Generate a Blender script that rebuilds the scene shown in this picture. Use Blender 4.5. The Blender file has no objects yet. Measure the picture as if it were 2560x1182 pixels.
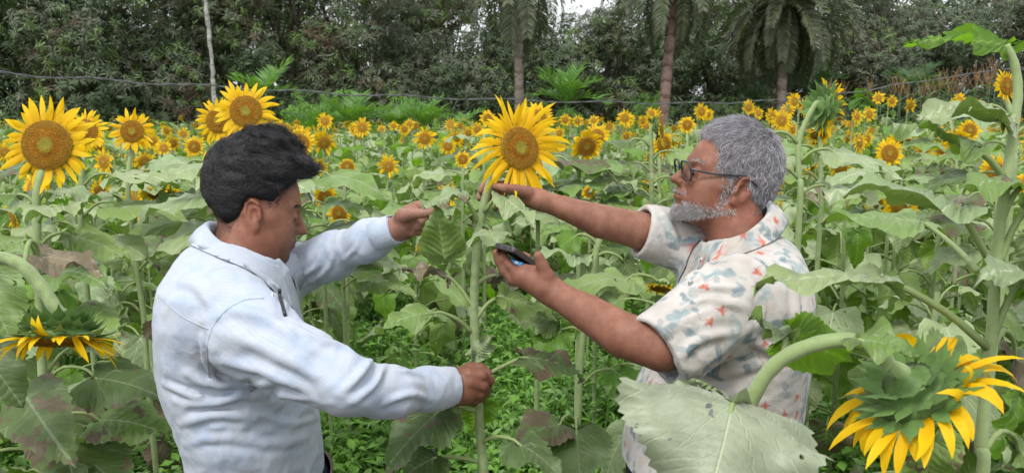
import bpy, math, random
import numpy as np
from mathutils import Vector, Matrix

S = bpy.context.scene
COL = S.collection
rng = np.random.default_rng(7)
random.seed(7)

# ------------------------------------------------------------------ camera, sky, sun, exposure
PITCH = math.radians(9.1)
CAM_Z = 1.65
FPX = 2009.0                       # focal length in pixels of the 2560 px wide photograph
cd = bpy.data.cameras.new('camera')
cam = bpy.data.objects.new('camera', cd)
COL.objects.link(cam)
cam.location = (0, 0, CAM_Z)
cam.rotation_euler = (math.radians(90) - PITCH, 0, 0)
cd.sensor_width = 36.0
cd.lens = 36.0 * FPX / 2560.0
cd.clip_start = 0.05
cd.clip_end = 3000
cd.dof.use_dof = True
cd.dof.focus_distance = 1.75
cd.dof.aperture_fstop = 9.0
S.camera = cam

wd = bpy.data.worlds.new('World')
S.world = wd
wd.use_nodes = True
nt = wd.node_tree
for n in list(nt.nodes):
    nt.nodes.remove(n)
SUN_EL, SUN_AZ = math.radians(58), math.radians(205)   # azimuth clockwise from +Y
sky = nt.nodes.new('ShaderNodeTexSky')
sky.sky_type = 'NISHITA'
sky.sun_disc = False
sky.sun_elevation = SUN_EL
sky.sun_rotation = SUN_AZ
sky.dust_density = 4.0
sky.air_density = 1.2
hs = nt.nodes.new('ShaderNodeHueSaturation')            # overcast: the blue is veiled by cloud
hs.inputs['Saturation'].default_value = 0.12
hs.inputs['Value'].default_value = 1.0
mx = nt.nodes.new('ShaderNodeMix')
mx.data_type = 'RGBA'
mx.inputs['Factor'].default_value = 0.55
mx.inputs['B'].default_value = (9.0, 9.3, 9.8, 1)       # even cloud layer
bg = nt.nodes.new('ShaderNodeBackground')
bg.inputs['Strength'].default_value = 0.135
ow = nt.nodes.new('ShaderNodeOutputWorld')
nt.links.new(sky.outputs[0], hs.inputs['Color'])
nt.links.new(hs.outputs[0], mx.inputs['A'])
nt.links.new(mx.outputs['Result'], bg.inputs['Color'])
nt.links.new(bg.outputs[0], ow.inputs['Surface'])

ld = bpy.data.lights.new('sun', 'SUN')
ld.energy = 1.5
ld.angle = math.radians(15)
ld.color = (1.0, 0.97, 0.92)
sun = bpy.data.objects.new('sun', ld)
COL.objects.link(sun)
sdir = Vector((math.sin(SUN_AZ) * math.cos(SUN_EL), math.cos(SUN_AZ) * math.cos(SUN_EL), math.sin(SUN_EL)))
sun.rotation_euler = sdir.to_track_quat('Z', 'Y').to_euler()
sun.location = (0, 0, 30)

S.view_settings.view_transform = 'Standard'
S.view_settings.look = 'None'
S.view_settings.gamma = 1.0
S.view_settings.exposure = 0.52
S.view_settings.use_curve_mapping = False
S.render.engine = 'CYCLES'
S.cycles.max_bounces = 8
S.cycles.transparent_max_bounces = 12
S.cycles.use_denoising = True

# ------------------------------------------------------------------ helpers
CP, SP = math.cos(PITCH), math.sin(PITCH)

def W(px, py, d):
    """World point seen at pixel (px, py) of the 2560x1182 photograph, d metres along the view axis."""
    x = (px - 1280.0) / FPX * d
    u = (591.0 - py) / FPX * d
    return np.array((x, d * CP + u * SP, CAM_Z - d * SP + u * CP))

def CV(x, up, away):
    """World direction from camera-relative components (right, up, away)."""
    v = np.array((x, away * CP + up * SP, up * CP - away * SP), float)
    return v / np.linalg.norm(v)

def nrm(v):
    v = np.asarray(v, float)
    return v / (np.linalg.norm(v, axis=-1, keepdims=True) + 1e-12)

def mesh_from(name, V, F, mats=(), mi=None, uv=None, attrs=None, smooth=True):
    """V (n,3); F list of (m,k) index arrays; mi one index array per F block; uv (n,2) per vertex."""
    me = bpy.data.meshes.new(name)
    V = np.ascontiguousarray(V, np.float32)
    F = [np.asarray(f, np.int32) for f in F if len(f)]
    me.vertices.add(len(V))
    me.vertices.foreach_set('co', V.ravel())
    loops = np.concatenate([f.ravel() for f in F])
    tot = np.concatenate([np.full(len(f), f.shape[1], np.int32) for f in F])
    start = np.concatenate(([0], np.cumsum(tot)[:-1])).astype(np.int32)
    me.loops.add(len(loops))
    me.loops.foreach_set('vertex_index', loops)
    me.polygons.add(len(tot))
    me.polygons.foreach_set('loop_start', start)
    me.polygons.foreach_set('loop_total', tot)
    if mi is not None:
        m = np.concatenate([np.broadcast_to(np.asarray(a, np.int32), (len(f),)) for a, f in zip(mi, F)])
        me.polygons.foreach_set('material_index', np.ascontiguousarray(m))
    me.polygons.foreach_set('use_smooth', np.full(len(tot), smooth))
    for m in mats:
        me.materials.append(m)
    if uv is not None:
        ul = me.uv_layers.new(name='UVMap')
        ul.data.foreach_set('uv', np.ascontiguousarray(np.asarray(uv, np.float32)[loops]).ravel())
    for k, a in (attrs or {}).items():
        a = np.asarray(a, np.float32)
        if a.ndim == 1:
            at = me.attributes.new(k, 'FLOAT', 'POINT')
            at.data.foreach_set('value', a)
        else:
            if a.shape[1] == 3:
                a = np.concatenate((a, np.ones((len(a), 1), np.float32)), 1)
            at = me.attributes.new(k, 'FLOAT_COLOR', 'POINT')
            at.data.foreach_set('color', np.ascontiguousarray(a).ravel())
    me.update()
    me.validate()
    return me

class Acc:
    """Collects geometry that belongs to one mesh."""
    def __init__(self):
        self.V, self.F, self.M, self.U, self.n = [], {}, {}, [], 0
    def add(self, V, F, mat=0, uv=None):
        V = np.asarray(V, float)
        for f in F:
            f = np.asarray(f)
            if not len(f):
                continue
            self.F.setdefault((f.shape[1], mat), []).append(f + self.n)
        self.V.append(V)
        self.U.append(np.zeros((len(V), 2)) if uv is None else np.asarray(uv))
        self.n += len(V)
        return self
    def arrays(self):
        ks = list(self.F)
        return (np.concatenate(self.V), [np.concatenate(self.F[k]) for k in ks],
                [k[1] for k in ks], np.concatenate(self.U))
    def mesh(self, name, mats, smooth=True, attrs=None):
        V, F, mi, uv = self.arrays()
        return mesh_from(name, V, F, mats, mi, uv, attrs, smooth)

def tag(o, label=None, cat=None, group=None, kind=None):
    if label: o['label'] = label
    if cat: o['category'] = cat
    if group: o['group'] = group
    if kind: o['kind'] = kind
    return o

def link(name, me, parent=None, M=None, loc=None):
    o = bpy.data.objects.new(name, me)
    COL.objects.link(o)
    if parent is not None:
        o.parent = parent
    if M is not None:
        o.matrix_basis = M
    if loc is not None:
        o.location = loc
    return o

def empty(name, loc, label, cat, group=None):
    o = link(name, None, loc=loc)
    o.empty_display_size = 0.05
    return tag(o, label, cat, group)

def dup(src, parent, M=None):
    o = src.copy()
    COL.objects.link(o)
    o.parent = parent
    if M is not None:
        o.matrix_basis = M
    return o

def catmull(P, n):
    P = np.asarray(P, float)
    if len(P) == 2:
        t = np.linspace(0, 1, n)[:, None]
        return P[0] * (1 - t) + P[1] * t
    Q = np.vstack((2 * P[0] - P[1], P, 2 * P[-1] - P[-2]))
    m = len(P) - 1
    t = np.linspace(0, m - 1e-9, n)
    i = t.astype(int)
    f = (t - i)[:, None]
    a, b, c, d = Q[i], Q[i + 1], Q[i + 2], Q[i + 3]
    return 0.5 * (2 * b + (c - a) * f + (2 * a - 5 * b + 4 * c - d) * f ** 2 + (3 * b - a - 3 * c + d) * f ** 3)

def tube(P, R, sides=6, caps=True):
    """Tube along the points P with radius R (scalar or per point)."""
    P = np.asarray(P, float)
    n = len(P)
    R = np.broadcast_to(np.asarray(R, float), (n,))
    T = nrm(np.gradient(P, axis=0))
    up = np.array((0, 0, 1.0)) if abs(T[0][2]) < 0.9 else np.array((0, 1.0, 0))
    A = np.zeros_like(P)
    a = nrm(np.cross(T[0], up))
    for i in range(n):
        a = nrm(a - T[i] * np.dot(a, T[i]))
        A[i] = a
    B = np.cross(T, A)
    th = np.linspace(0, 2 * np.pi, sides, endpoint=False)
    V = (P[:, None] + R[:, None, None] * (A[:, None] * np.cos(th)[None, :, None] + B[:, None] * np.sin(th)[None, :, None])).reshape(-1, 3)
    i, j = np.meshgrid(np.arange(n - 1), np.arange(sides), indexing='ij')
    j2 = (j + 1) % sides
    F = np.stack((i * sides + j, i * sides + j2, (i + 1) * sides + j2, (i + 1) * sides + j), -1).reshape(-1, 4)
    Fs = [F]
    uv = np.stack((np.repeat(np.linspace(0, 1, n), sides), np.tile(th / 6.2832, n)), -1)
    if caps:
        V = np.vstack((V, P[:1], P[-1:]))
        uv = np.vstack((uv, [[0, 0], [1, 0]]))
        k = np.arange(sides)
        k2 = (k + 1) % sides
        Fs.append(np.vstack((np.stack((k2, k, np.full(sides, n * sides)), -1),
                             np.stack(((n - 1) * sides + k, (n - 1) * sides + k2, np.full(sides, n * sides + 1)), -1))))
    return V, Fs, uv

def frame(fwd, up):
    """3x3 with columns x=fwd, y=left, z=up (orthonormal)."""
    x = nrm(fwd)
    z = np.asarray(up, float)
    z = nrm(z - x * np.dot(z, x))
    y = np.cross(z, x)
    return np.stack((x, y, z), 1)

def mat4(R, t, s=1.0):
    M = np.eye(4)
    M[:3, :3] = np.asarray(R) * s
    M[:3, 3] = t
    return Matrix(M.tolist())

def _hash(i, j, k):
    h = (i.astype(np.int64) * 374761393 + j.astype(np.int64) * 668265263 + k.astype(np.int64) * 2147483647) & 0xffffffff
    h = ((h ^ (h >> 13)) * 1274126177) & 0xffffffff
    h = h ^ (h >> 16)
    return (h & 0xffff).astype(np.float32) / 32767.5 - 1.0

def vnoise(p):
    p = np.asarray(p)
    i = np.floor(p)
    f = (p - i).astype(np.float32)
    f = f * f * (3 - 2 * f)
    i = i.astype(np.int64)
    r = 0
    for dx in (0, 1):
        wx = f[:, 0] if dx else 1 - f[:, 0]
        for dy in (0, 1):
            wy = f[:, 1] if dy else 1 - f[:, 1]
            for dz in (0, 1):
                wz = f[:, 2] if dz else 1 - f[:, 2]
                r = r + wx * wy * wz * _hash(i[:, 0] + dx, i[:, 1] + dy, i[:, 2] + dz)
    return r

# ------------------------------------------------------------------ implicit surfaces -> meshes (surface nets)
def smin(a, b, k):
    if k <= 0:
        return np.minimum(a, b)
    h = np.maximum(k - np.abs(a - b), 0)
    return np.minimum(a, b) - h * h / (4 * k)

def smax(a, b, k):
    return -smin(-a, -b, k)

def s_cone(p, a, b, ra, rb):
    a = np.asarray(a, np.float32); b = np.asarray(b, np.float32)
    ba = b - a
    pa = p - a
    t = np.clip(pa @ ba / max(float(ba @ ba), 1e-12), 0, 1)
    q = pa - t[:, None] * ba
    return np.sqrt(np.einsum('ij,ij->i', q, q)) - (ra + (rb - ra) * t)

def s_chain(p, pts, k=0.01):
    """pts: list of (xyz, r): tapered capsules joined smoothly."""
    d = None
    for (a, ra), (b, rb) in zip(pts[:-1], pts[1:]):
        c = s_cone(p, a, b, ra, rb)
        d = c if d is None else smin(d, c, k)
    return d

def s_ell(p, c, r):
    q = p - np.asarray(c, np.float32)
    r = np.asarray(r, np.float32)
    k0 = np.linalg.norm(q / r, axis=1)
    k1 = np.linalg.norm(q / (r * r), axis=1) + 1e-9
    return k0 * (k0 - 1) / k1

def s_loft(p, zs, cx, cy, a, b, e=2.3, close=True):
    """Vertical loft of super-ellipses (world axes): centre (cx,cy), half sizes a (x) and b (y) at heights zs."""
    o = np.argsort(zs)
    zs = np.asarray(zs, float)[o]
    z = p[:, 2]
    g = lambda v: np.interp(z, zs, np.asarray(v, float)[o]).astype(np.float32)
    A, B = g(a), g(b)
    r = (np.abs((p[:, 0] - g(cx)) / A) ** e + np.abs((p[:, 1] - g(cy)) / B) ** e) ** (1 / e)
    d = (r - 1) * np.minimum(A, B)
    if close:
        d = smax(d, np.maximum(z - zs[-1], zs[0] - z).astype(np.float32), 0.02)
    return d

def surf_net(f, lo, hi, h, B=8):
    lo = np.asarray(lo, np.float64)
    nb = np.ceil((np.asarray(hi) - lo) / (B * h)).astype(int)
    g = np.stack(np.meshgrid(*[np.arange(n) for n in nb], indexing='ij'), -1).reshape(-1, 3)
    cen = (lo + (g + 0.5) * B * h).astype(np.float32)
    keep = np.abs(f(cen)) < B * h * 0.866 * 1.45 + h
    g = g[keep]
    off = np.stack(np.meshgrid(*[np.arange(B + 1)] * 3, indexing='ij'), -1).reshape(-1, 3)
    cellsK, cellsP, quads = [], [], []
    NX, NY, NZ = nb * B + 2
    key = lambda c: (c[..., 0].astype(np.int64) * NY + c[..., 1]) * NZ + c[..., 2]
    co = np.stack(np.meshgrid(*[np.arange(B)] * 3, indexing='ij'), -1).reshape(-1, 3)
    corners = np.array([[i, j, k] for i in (0, 1) for j in (0, 1) for k in (0, 1)])
    edges = [(a, b) for a in range(8) for b in range(a + 1, 8) if np.abs(corners[a] - corners[b]).sum() == 1]
    CH = 400
    for s in range(0, len(g), CH):
        gb = g[s:s + CH]
        gi = (gb[:, None] * B + off[None])
        val = f((lo + gi.reshape(-1, 3) * h).astype(np.float32)).reshape(len(gb), B + 1, B + 1, B + 1)
        cv = np.stack([val[:, i:i + B, j:j + B, k:k + B].reshape(len(gb), -1) for i, j, k in corners], -1)
        sg = cv < 0
        act = sg.any(-1) & ~sg.all(-1)
        bi, ci = np.nonzero(act)
        if len(bi):
            v8 = cv[bi, ci]
            pos = np.zeros((len(bi), 3)); cnt = np.zeros(len(bi))
            for a, b in edges:
                va, vb = v8[:, a], v8[:, b]
                m = (va < 0) != (vb < 0)
                t = np.where(m, va / np.where(m, va - vb, 1), 0)
                pp = corners[a] + t[:, None] * (corners[b] - corners[a])
                pos += np.where(m[:, None], pp, 0); cnt += m
            gc = gb[bi] * B + co[ci]
            cellsK.append(key(gc)); cellsP.append(lo + (gc + pos / cnt[:, None]) * h)
        for ax in range(3):
            sl0 = [slice(0, B)] * 3
            sl1 = list(sl0); sl1[ax] = slice(1, B + 1)
            v0 = val[(slice(None),) + tuple(sl0)].reshape(len(gb), -1)
            v1 = val[(slice(None),) + tuple(sl1)].reshape(len(gb), -1)
            bi, ci = np.nonzero((v0 < 0) != (v1 < 0))
            if not len(bi):
                continue
            e = gb[bi] * B + co[ci]
            flip = v0[bi, ci] < 0
            u, w = np.zeros(3, int), np.zeros(3, int)
            u[(ax + 1) % 3] = 1; w[(ax + 2) % 3] = 1
            q = np.stack((key(e - u - w), key(e - w), key(e), key(e - u)), -1)
            ok = ((e - u - w) >= 0).all(1)
            q = np.where(flip[:, None], q, q[:, ::-1])
            quads.append(q[ok])
    K = np.concatenate(cellsK); P = np.concatenate(cellsP); Q = np.concatenate(quads)
    o = np.argsort(K); K, P = K[o], P[o]
    ix = np.clip(np.searchsorted(K, Q), 0, len(K) - 1)
    ok = (K[ix] == Q).all(1)
    return P, ix[ok]

def drop_on(f, pix_pts, near=.95, far=2.3):
    """First points of the surface f met along the lines of sight through the given photograph pixels."""
    a = np.array([W(x, y, near) for x, y in pix_pts]); b = np.array([W(x, y, far) for x, y in pix_pts])
    L = np.linalg.norm(b - a, axis=1, keepdims=True); u = (b - a) / L
    t = np.zeros(len(a)); best = np.full(len(a), 9.0); tb = t.copy()
    for _ in range(90):
        v = f((a + u * t[:, None]).astype(np.float32)).astype(float)
        m = v < best; best[m] = v[m]; tb[m] = t[m]
        t = np.minimum(t + np.where(v > .0006, np.maximum(v * .7, .0006), 0), L[:, 0])
    return a + u * tb[:, None]

def relax(V, Q, it=1, lam=0.5):
    e = np.concatenate([Q[:, [0, 1]], Q[:, [1, 2]], Q[:, [2, 3]], Q[:, [3, 0]]])
    for _ in range(it):
        s = np.zeros_like(V); c = np.zeros(len(V))
        for a, b in ((0, 1), (1, 0)):
            np.add.at(s, e[:, a], V[e[:, b]]); np.add.at(c, e[:, a], 1)
        V = V + lam * (s / np.maximum(c, 1)[:, None] - V)
    return V

def vert_normals(V, Q):
    n = np.cross(V[Q[:, 2]] - V[Q[:, 0]], V[Q[:, 3]] - V[Q[:, 1]])
    N = np.zeros_like(V)
    for k in range(4):
        np.add.at(N, Q[:, k], n)
    return nrm(N)
# ------------------------------------------------------------------ materials
class NB:
    """Small node builder."""
    def __init__(self, name):
        self.m = bpy.data.materials.new(name)
        self.m.use_nodes = True
        self.t = self.m.node_tree
        for n in list(self.t.nodes):
            self.t.nodes.remove(n)
        self.out = self.t.nodes.new('ShaderNodeOutputMaterial')
    def n(self, kind, **kw):
        nd = self.t.nodes.new('ShaderNode' + kind)
        for k, v in kw.items():
            setattr(nd, k, v)
        return nd
    def put(self, inp, v):
        if isinstance(v, bpy.types.NodeSocket):
            self.t.links.new(v, inp)
        elif isinstance(v, (tuple, list)) and len(v) == 3 and inp.type == 'RGBA':
            inp.default_value = (*v, 1)
        else:
            inp.default_value = v
    def math(self, op, a, b=0.0, c=0.0, clamp=False):
        nd = self.n('Math', operation=op, use_clamp=clamp)
        self.put(nd.inputs[0], a); self.put(nd.inputs[1], b); self.put(nd.inputs[2], c)
        return nd.outputs[0]
    def mix(self, f, a, b, blend='MIX'):
        nd = self.n('Mix', data_type='RGBA', blend_type=blend)
        self.put(nd.inputs['Factor'], f); self.put(nd.inputs['A'], a); self.put(nd.inputs['B'], b)
        return nd.outputs['Result']
    def ramp(self, f, lo, hi, a=0.0, b=1.0):
        nd = self.n('MapRange', interpolation_type='SMOOTHSTEP')
        self.put(nd.inputs[0], f); self.put(nd.inputs[1], lo); self.put(nd.inputs[2], hi)
        self.put(nd.inputs[3], a); self.put(nd.inputs[4], b)
        return nd.outputs[0]
    def coord(self, which='Object'):
        return self.n('TexCoord').outputs[which]
    def noise(self, vec=None, scale=5.0, detail=3.0, rough=0.5, dist=0.0):
        nd = self.n('TexNoise')
        if vec is not None: self.put(nd.inputs['Vector'], vec)
        nd.inputs['Scale'].default_value = scale
        nd.inputs['Detail'].default_value = detail
        nd.inputs['Roughness'].default_value = rough
        nd.inputs['Distortion'].default_value = dist
        return nd.outputs[0]
    def attr(self, name, out='Color'):
        return self.n('Attribute', attribute_name=name).outputs[out]
    def bump(self, h, strength=0.3, dist=0.002):
        nd = self.n('Bump')
        nd.inputs['Strength'].default_value = strength
        nd.inputs['Distance'].default_value = dist
        self.put(nd.inputs['Height'], h)
        return nd.outputs[0]
    def bsdf(self, color, rough=0.6, spec=0.4, normal=None, **kw):
        nd = self.n('BsdfPrincipled')
        self.put(nd.inputs['Base Color'], color)
        self.put(nd.inputs['Roughness'], rough)
        self.put(nd.inputs['Specular IOR Level'], spec)
        if normal is not None: self.put(nd.inputs['Normal'], normal)
        for k, v in kw.items():
            self.put(nd.inputs[k.replace('_', ' ')], v)
        return nd.outputs[0]
    def transl(self, sh, color, fac):
        t = self.n('BsdfTranslucent')
        self.put(t.inputs['Color'], color)
        ms = self.n('MixShader')
        self.put(ms.inputs[0], fac)
        self.t.links.new(sh, ms.inputs[1]); self.t.links.new(t.outputs[0], ms.inputs[2])
        return ms.outputs[0]
    def done(self, sh):
        self.t.links.new(sh, self.out.inputs['Surface'])
        return self.m
    def rnd(self):
        """0..1, different for every object and for every loose piece of a joined mesh."""
        a = self.n('ObjectInfo').outputs['Random']
        b = self.n('NewGeometry').outputs['Random Per Island']
        return self.math('FRACT', self.math('ADD', self.math('MULTIPLY', a, 7.31), self.math('MULTIPLY', b, 3.17)))

def leaf_material(name, top, under, vein, brown=0.66, dry=(0.15, 0.115, 0.062), tr=0.30, sheen=0.12):
    b = NB(name)
    uv = b.coord('UV')
    sx = b.n('SeparateXYZ'); b.put(sx.inputs[0], uv)
    u, v = sx.outputs[0], sx.outputs[1]
    av = b.math('ABSOLUTE', v)
    r = b.rnd()
    r2 = b.math('FRACT', b.math('MULTIPLY', r, 13.7))
    mid = b.ramp(av, 0.004, 0.016, 1, 0)
    w = b.math('FRACT', b.math('MULTIPLY', b.math('SUBTRACT', u, b.math('MULTIPLY', av, 0.85)), 5.5))
    lat = b.ramp(b.math('ABSOLUTE', b.math('SUBTRACT', w, 0.5)), 0.012, 0.055, 1, 0)
    lat = b.math('MULTIPLY', lat, 0.38)
    pal = b.ramp(b.math('ABSOLUTE', b.math('SUBTRACT', av, b.math('MULTIPLY', u, 0.62))), 0.003, 0.011, 1, 0)
    pal = b.math('MULTIPLY', pal, b.ramp(u, 0.42, 0.62, 0.85, 0))
    veins = b.math('MAXIMUM', b.math('MAXIMUM', mid, pal), lat)
    obj = b.coord('Object')
    vv = b.n('VectorMath', operation='ADD')
    b.put(vv.inputs[0], obj)
    cb = b.n('CombineXYZ'); b.put(cb.inputs[0], b.math('MULTIPLY', r, 30.0)); b.put(cb.inputs[1], b.math('MULTIPLY', r2, 20.0))
    b.put(vv.inputs[1], cb.outputs[0])
    n1 = b.noise(vv.outputs[0], 16, 4, 0.6)
    n2 = b.noise(vv.outputs[0], 55, 3, 0.6)
    c = b.mix(b.ramp(n1, 0.3, 0.75), top, tuple(0.72 * x for x in top))
    c = b.mix(b.ramp(r, 0.0, 1.0, 0.0, 0.55), c, (top[0] * 1.25, top[1] * 1.05, top[2] * 1.0))
    c = b.mix(b.ramp(n2, 0.5, 0.8, 0, 0.35), c, tuple(0.55 * x for x in top))
    c = b.mix(veins, c, vein)
    bf = b.n('NewGeometry').outputs['Backfacing']
    uc = b.mix(b.math('MULTIPLY', veins, 0.7), under, vein)
    c = b.mix(bf, c, uc)
    edge = b.math('ADD', n1, b.math('MULTIPLY', av, 0.25))
    th = b.ramp(r2, 0.0, 1.0, brown - 0.12, brown + 0.22)
    br = b.ramp(b.math('SUBTRACT', edge, th), 0.0, 0.04)
    c = b.mix(br, c, dry)
    hgt = b.math('SUBTRACT', b.math('MULTIPLY', n2, 0.5), b.math('MULTIPLY', veins, 0.7))
    nm = b.bump(b.math('ADD', hgt, b.math('MULTIPLY', n1, 1.2)), 0.55, 0.004)
    sh = b.bsdf(c, 0.46, 0.5, nm, Sheen_Weight=sheen, Sheen_Roughness=0.5)
    tc = b.mix(br, (under[0] * 1.7, under[1] * 1.7, under[2] * 1.0), dry)
    sh = b.transl(sh, tc, tr)
    n3 = b.noise(vv.outputs[0], 34, 2, 0.5)                # insect holes
    hole = b.math('GREATER_THAN', b.math('SUBTRACT', n3, b.ramp(r2, 0.35, 1.0, 0.80, 0.685)), 0.0)
    hole = b.math('MULTIPLY', hole, b.math('GREATER_THAN', av, 0.02))
    tp = b.n('BsdfTransparent'); ms = b.n('MixShader')
    b.put(ms.inputs[0], hole); b.t.links.new(sh, ms.inputs[1]); b.t.links.new(tp.outputs[0], ms.inputs[2])
    return b.done(ms.outputs[0])

M = {}
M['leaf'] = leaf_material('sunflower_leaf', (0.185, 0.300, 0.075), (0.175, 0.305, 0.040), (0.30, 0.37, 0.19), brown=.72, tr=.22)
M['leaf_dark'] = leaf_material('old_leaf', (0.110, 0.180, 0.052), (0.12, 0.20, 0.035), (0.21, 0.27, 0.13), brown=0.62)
M['leaf_pale'] = leaf_material('pale_leaf', (0.260, 0.355, 0.165), (0.19, 0.30, 0.075), (0.42, 0.47, 0.29), brown=0.78, tr=0.15)
M['leaf_dusty'] = leaf_material('dusty_leaf_blade', (0.275, 0.335, 0.225), (0.19, 0.30, 0.075), (0.40, 0.44, 0.29), brown=0.78, tr=0.12)
M['leaf_bright'] = leaf_material('bright_leaf', (0.14, 0.28, 0.035), (0.16, 0.33, 0.02), (0.27, 0.42, 0.09), brown=0.78, tr=0.4, sheen=0.05)
M['leaf_dry'] = leaf_material('dry_leaf', (0.19, 0.165, 0.095), (0.18, 0.15, 0.08), (0.27, 0.23, 0.14), brown=0.55, tr=0.15)

def simple(name, color, rough=0.6, spec=0.3, var=0.25, scale=30, tr=0.0, trc=None, bump=0.2, bd=0.002, **kw):
    b = NB(name)
    n = b.noise(b.coord('Object'), scale, 4, 0.6)
    r = b.rnd()
    c = b.mix(b.ramp(n, 0.3, 0.7), color, tuple(x * (1 - var) for x in color))
    c = b.mix(b.ramp(r, 0, 1, 0, 0.5), c, tuple(x * (1 + 0.5 * var) for x in color))
    nm = b.bump(n, bump, bd) if bump else None
    sh = b.bsdf(c, rough, spec, nm, **kw)
    if tr:
        sh = b.transl(sh, trc or color, tr)
    return b.done(sh)

M['petiole'] = simple('petiole', (0.28, 0.36, 0.14), 0.6, 0.3, 0.2, 40, tr=0.15)
M['stem'] = simple('stem', (0.25, 0.325, 0.135), 0.65, 0.3, 0.3, 60, Sheen_Weight=0.25)
M['bract'] = simple('bract', (0.140, 0.250, 0.062), 0.55, 0.35, 0.4, 60, tr=0.2, Sheen_Weight=0.08)
M['bud'] = simple('bud', (0.19, 0.33, 0.05), 0.6, 0.3, 0.3, 60, tr=0.2)

def petal_material():
    b = NB('petal')
    sx = b.n('SeparateXYZ'); b.put(sx.inputs[0], b.coord('UV'))
    r = b.rnd()
    c = b.mix(b.ramp(sx.outputs[0], 0.0, 0.7), (0.80, 0.42, 0.004), (0.88, 0.60, 0.010))
    c = b.mix(b.ramp(r, 0, 1, 0, 0.6), c, (0.86, 0.53, 0.006))
    st = b.math('SINE', b.math('MULTIPLY', sx.outputs[1], 60.0))
    c = b.mix(b.ramp(st, 0.2, 1.0, 0, 0.25), c, (0.66, 0.34, 0.002))
    sh = b.bsdf(c, 0.5, 0.25, b.bump(st, 0.25, 0.001))
    return b.done(b.transl(sh, (0.90, 0.58, 0.006), 0.35))
M['petal'] = petal_material()

def disc_material():
    b = NB('disc')
    sx = b.n('SeparateXYZ'); b.put(sx.inputs[0], b.coord('UV'))
    rr = sx.outputs[0]                                   # 0 at the centre, 1 at the rim
    n = b.noise(b.coord('Object'), 260, 2, 0.6)
    f = b.math('ADD', rr, b.math('MULTIPLY', b.math('SUBTRACT', n, 0.5), 0.18))
    c = b.mix(b.ramp(f, 0.22, 0.38), (0.24, 0.22, 0.03), (0.27, 0.11, 0.009))
    c = b.mix(b.ramp(f, 0.45, 0.85), c, (0.29, 0.150, 0.018))
    c = b.mix(b.ramp(b.noise(b.coord('Object'), 420, 1, 0.5), 0.58, 0.68), c, (0.52, 0.29, 0.025))
    c = b.mix(b.ramp(f, 0.93, 1.0, 0, 0.7), c, (0.42, 0.25, 0.02))
    return b.done(b.bsdf(c, 0.7, 0.15, b.bump(n, 0.7, 0.003)))
M['disc'] = disc_material()

def skin_material():
    b = NB('skin')
    c = b.attr('Col')
    o = b.coord('Object')
    n = b.noise(o, 42, 4, 0.6)
    n2 = b.noise(o, 330, 2, 0.5)
    c = b.mix(b.ramp(n, 0.3, 0.75, 0, 0.5), c, (0.12, 0.042, 0.024))
    c = b.mix(b.ramp(n2, 0.55, 0.8, 0, 0.14), c, (0.10, 0.038, 0.022))
    nm = b.bump(b.math('ADD', n2, b.math('MULTIPLY', n, 0.6)), 0.32, 0.0016)
    rg = b.ramp(n, 0.3, 0.7, 0.48, 0.66)
    nd = b.n('BsdfPrincipled')
    b.put(nd.inputs['Base Color'], c); b.put(nd.inputs['Roughness'], rg)
    nd.inputs['Specular IOR Level'].default_value = 0.36
    nd.inputs['Subsurface Weight'].default_value = 0.12
    nd.inputs['Subsurface Radius'].default_value = (1.0, 0.35, 0.2)
    nd.inputs['Subsurface Scale'].default_value = 0.006
    b.put(nd.inputs['Normal'], nm)
    return b.done(nd.outputs[0])
M['skin'] = skin_material()

def striped_shirt():
    b = NB('striped_cotton')
    s = b.attr('st', 'Fac')
    s2 = b.attr('sv', 'Fac')
    o = b.coord('Object')
    n = b.noise(o, 17, 4, 0.65)
    n2 = b.noise(o, 500, 2, 0.5)
    n3 = b.noise(o, 26, 3, 0.6, 0.8)
    base = b.mix(b.ramp(n, 0.42, 0.62), (0.425, 0.455, 0.515), (0.365, 0.425, 0.52))
    base = b.mix(b.ramp(n3, 0.48, 0.72, 0, 0.4), base, (0.46, 0.455, 0.49))
    w = b.math('FRACT', b.math('MULTIPLY', s, 190.0))
    line = b.ramp(b.math('ABSOLUTE', b.math('SUBTRACT', w, 0.5)), 0.06, 0.16, 1, 0)
    dash = b.ramp(b.noise(o, 120, 2, 0.6), 0.35, 0.6)
    base = b.mix(b.math('MULTIPLY', b.math('MULTIPLY', line, dash), 0.38), base, (0.26, 0.34, 0.48))
    base = b.mix(b.ramp(n2, 0.5, 0.75, 0, 0.16), base, (0.42, 0.48, 0.58))
    wr = b.noise(o, 17, 4, 0.62, 1.2)
    nm = b.bump(b.math('ADD', wr, b.math('MULTIPLY', n2, 0.05)), 0.22, 0.012)
    return b.done(b.bsdf(base, 0.85, 0.15, nm, Sheen_Weight=0.15))
M['stripe'] = striped_shirt()

def floral_shirt():
    b = NB('floral_cotton')
    c = b.attr('Col')
    o = b.coord('Object')
    n = b.noise(o, 11, 3, 0.6)
    n2 = b.noise(o, 450, 2, 0.5)
    c = b.mix(b.ramp(n, 0.45, 0.72, 0, 0.5), c, (0.66, 0.61, 0.56), 'MULTIPLY')
    c = b.mix(b.ramp(n2, 0.55, 0.8, 0, 0.12), c, (0.45, 0.44, 0.42))
    wr = b.noise(o, 15, 4, 0.6, 1.0)
    nm = b.bump(b.math('ADD', wr, b.math('MULTIPLY', n2, 0.06)), 0.35, 0.013)
    return b.done(b.bsdf(c, 0.8, 0.18, nm, Sheen_Weight=0.15))
M['floral'] = floral_shirt()

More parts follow.
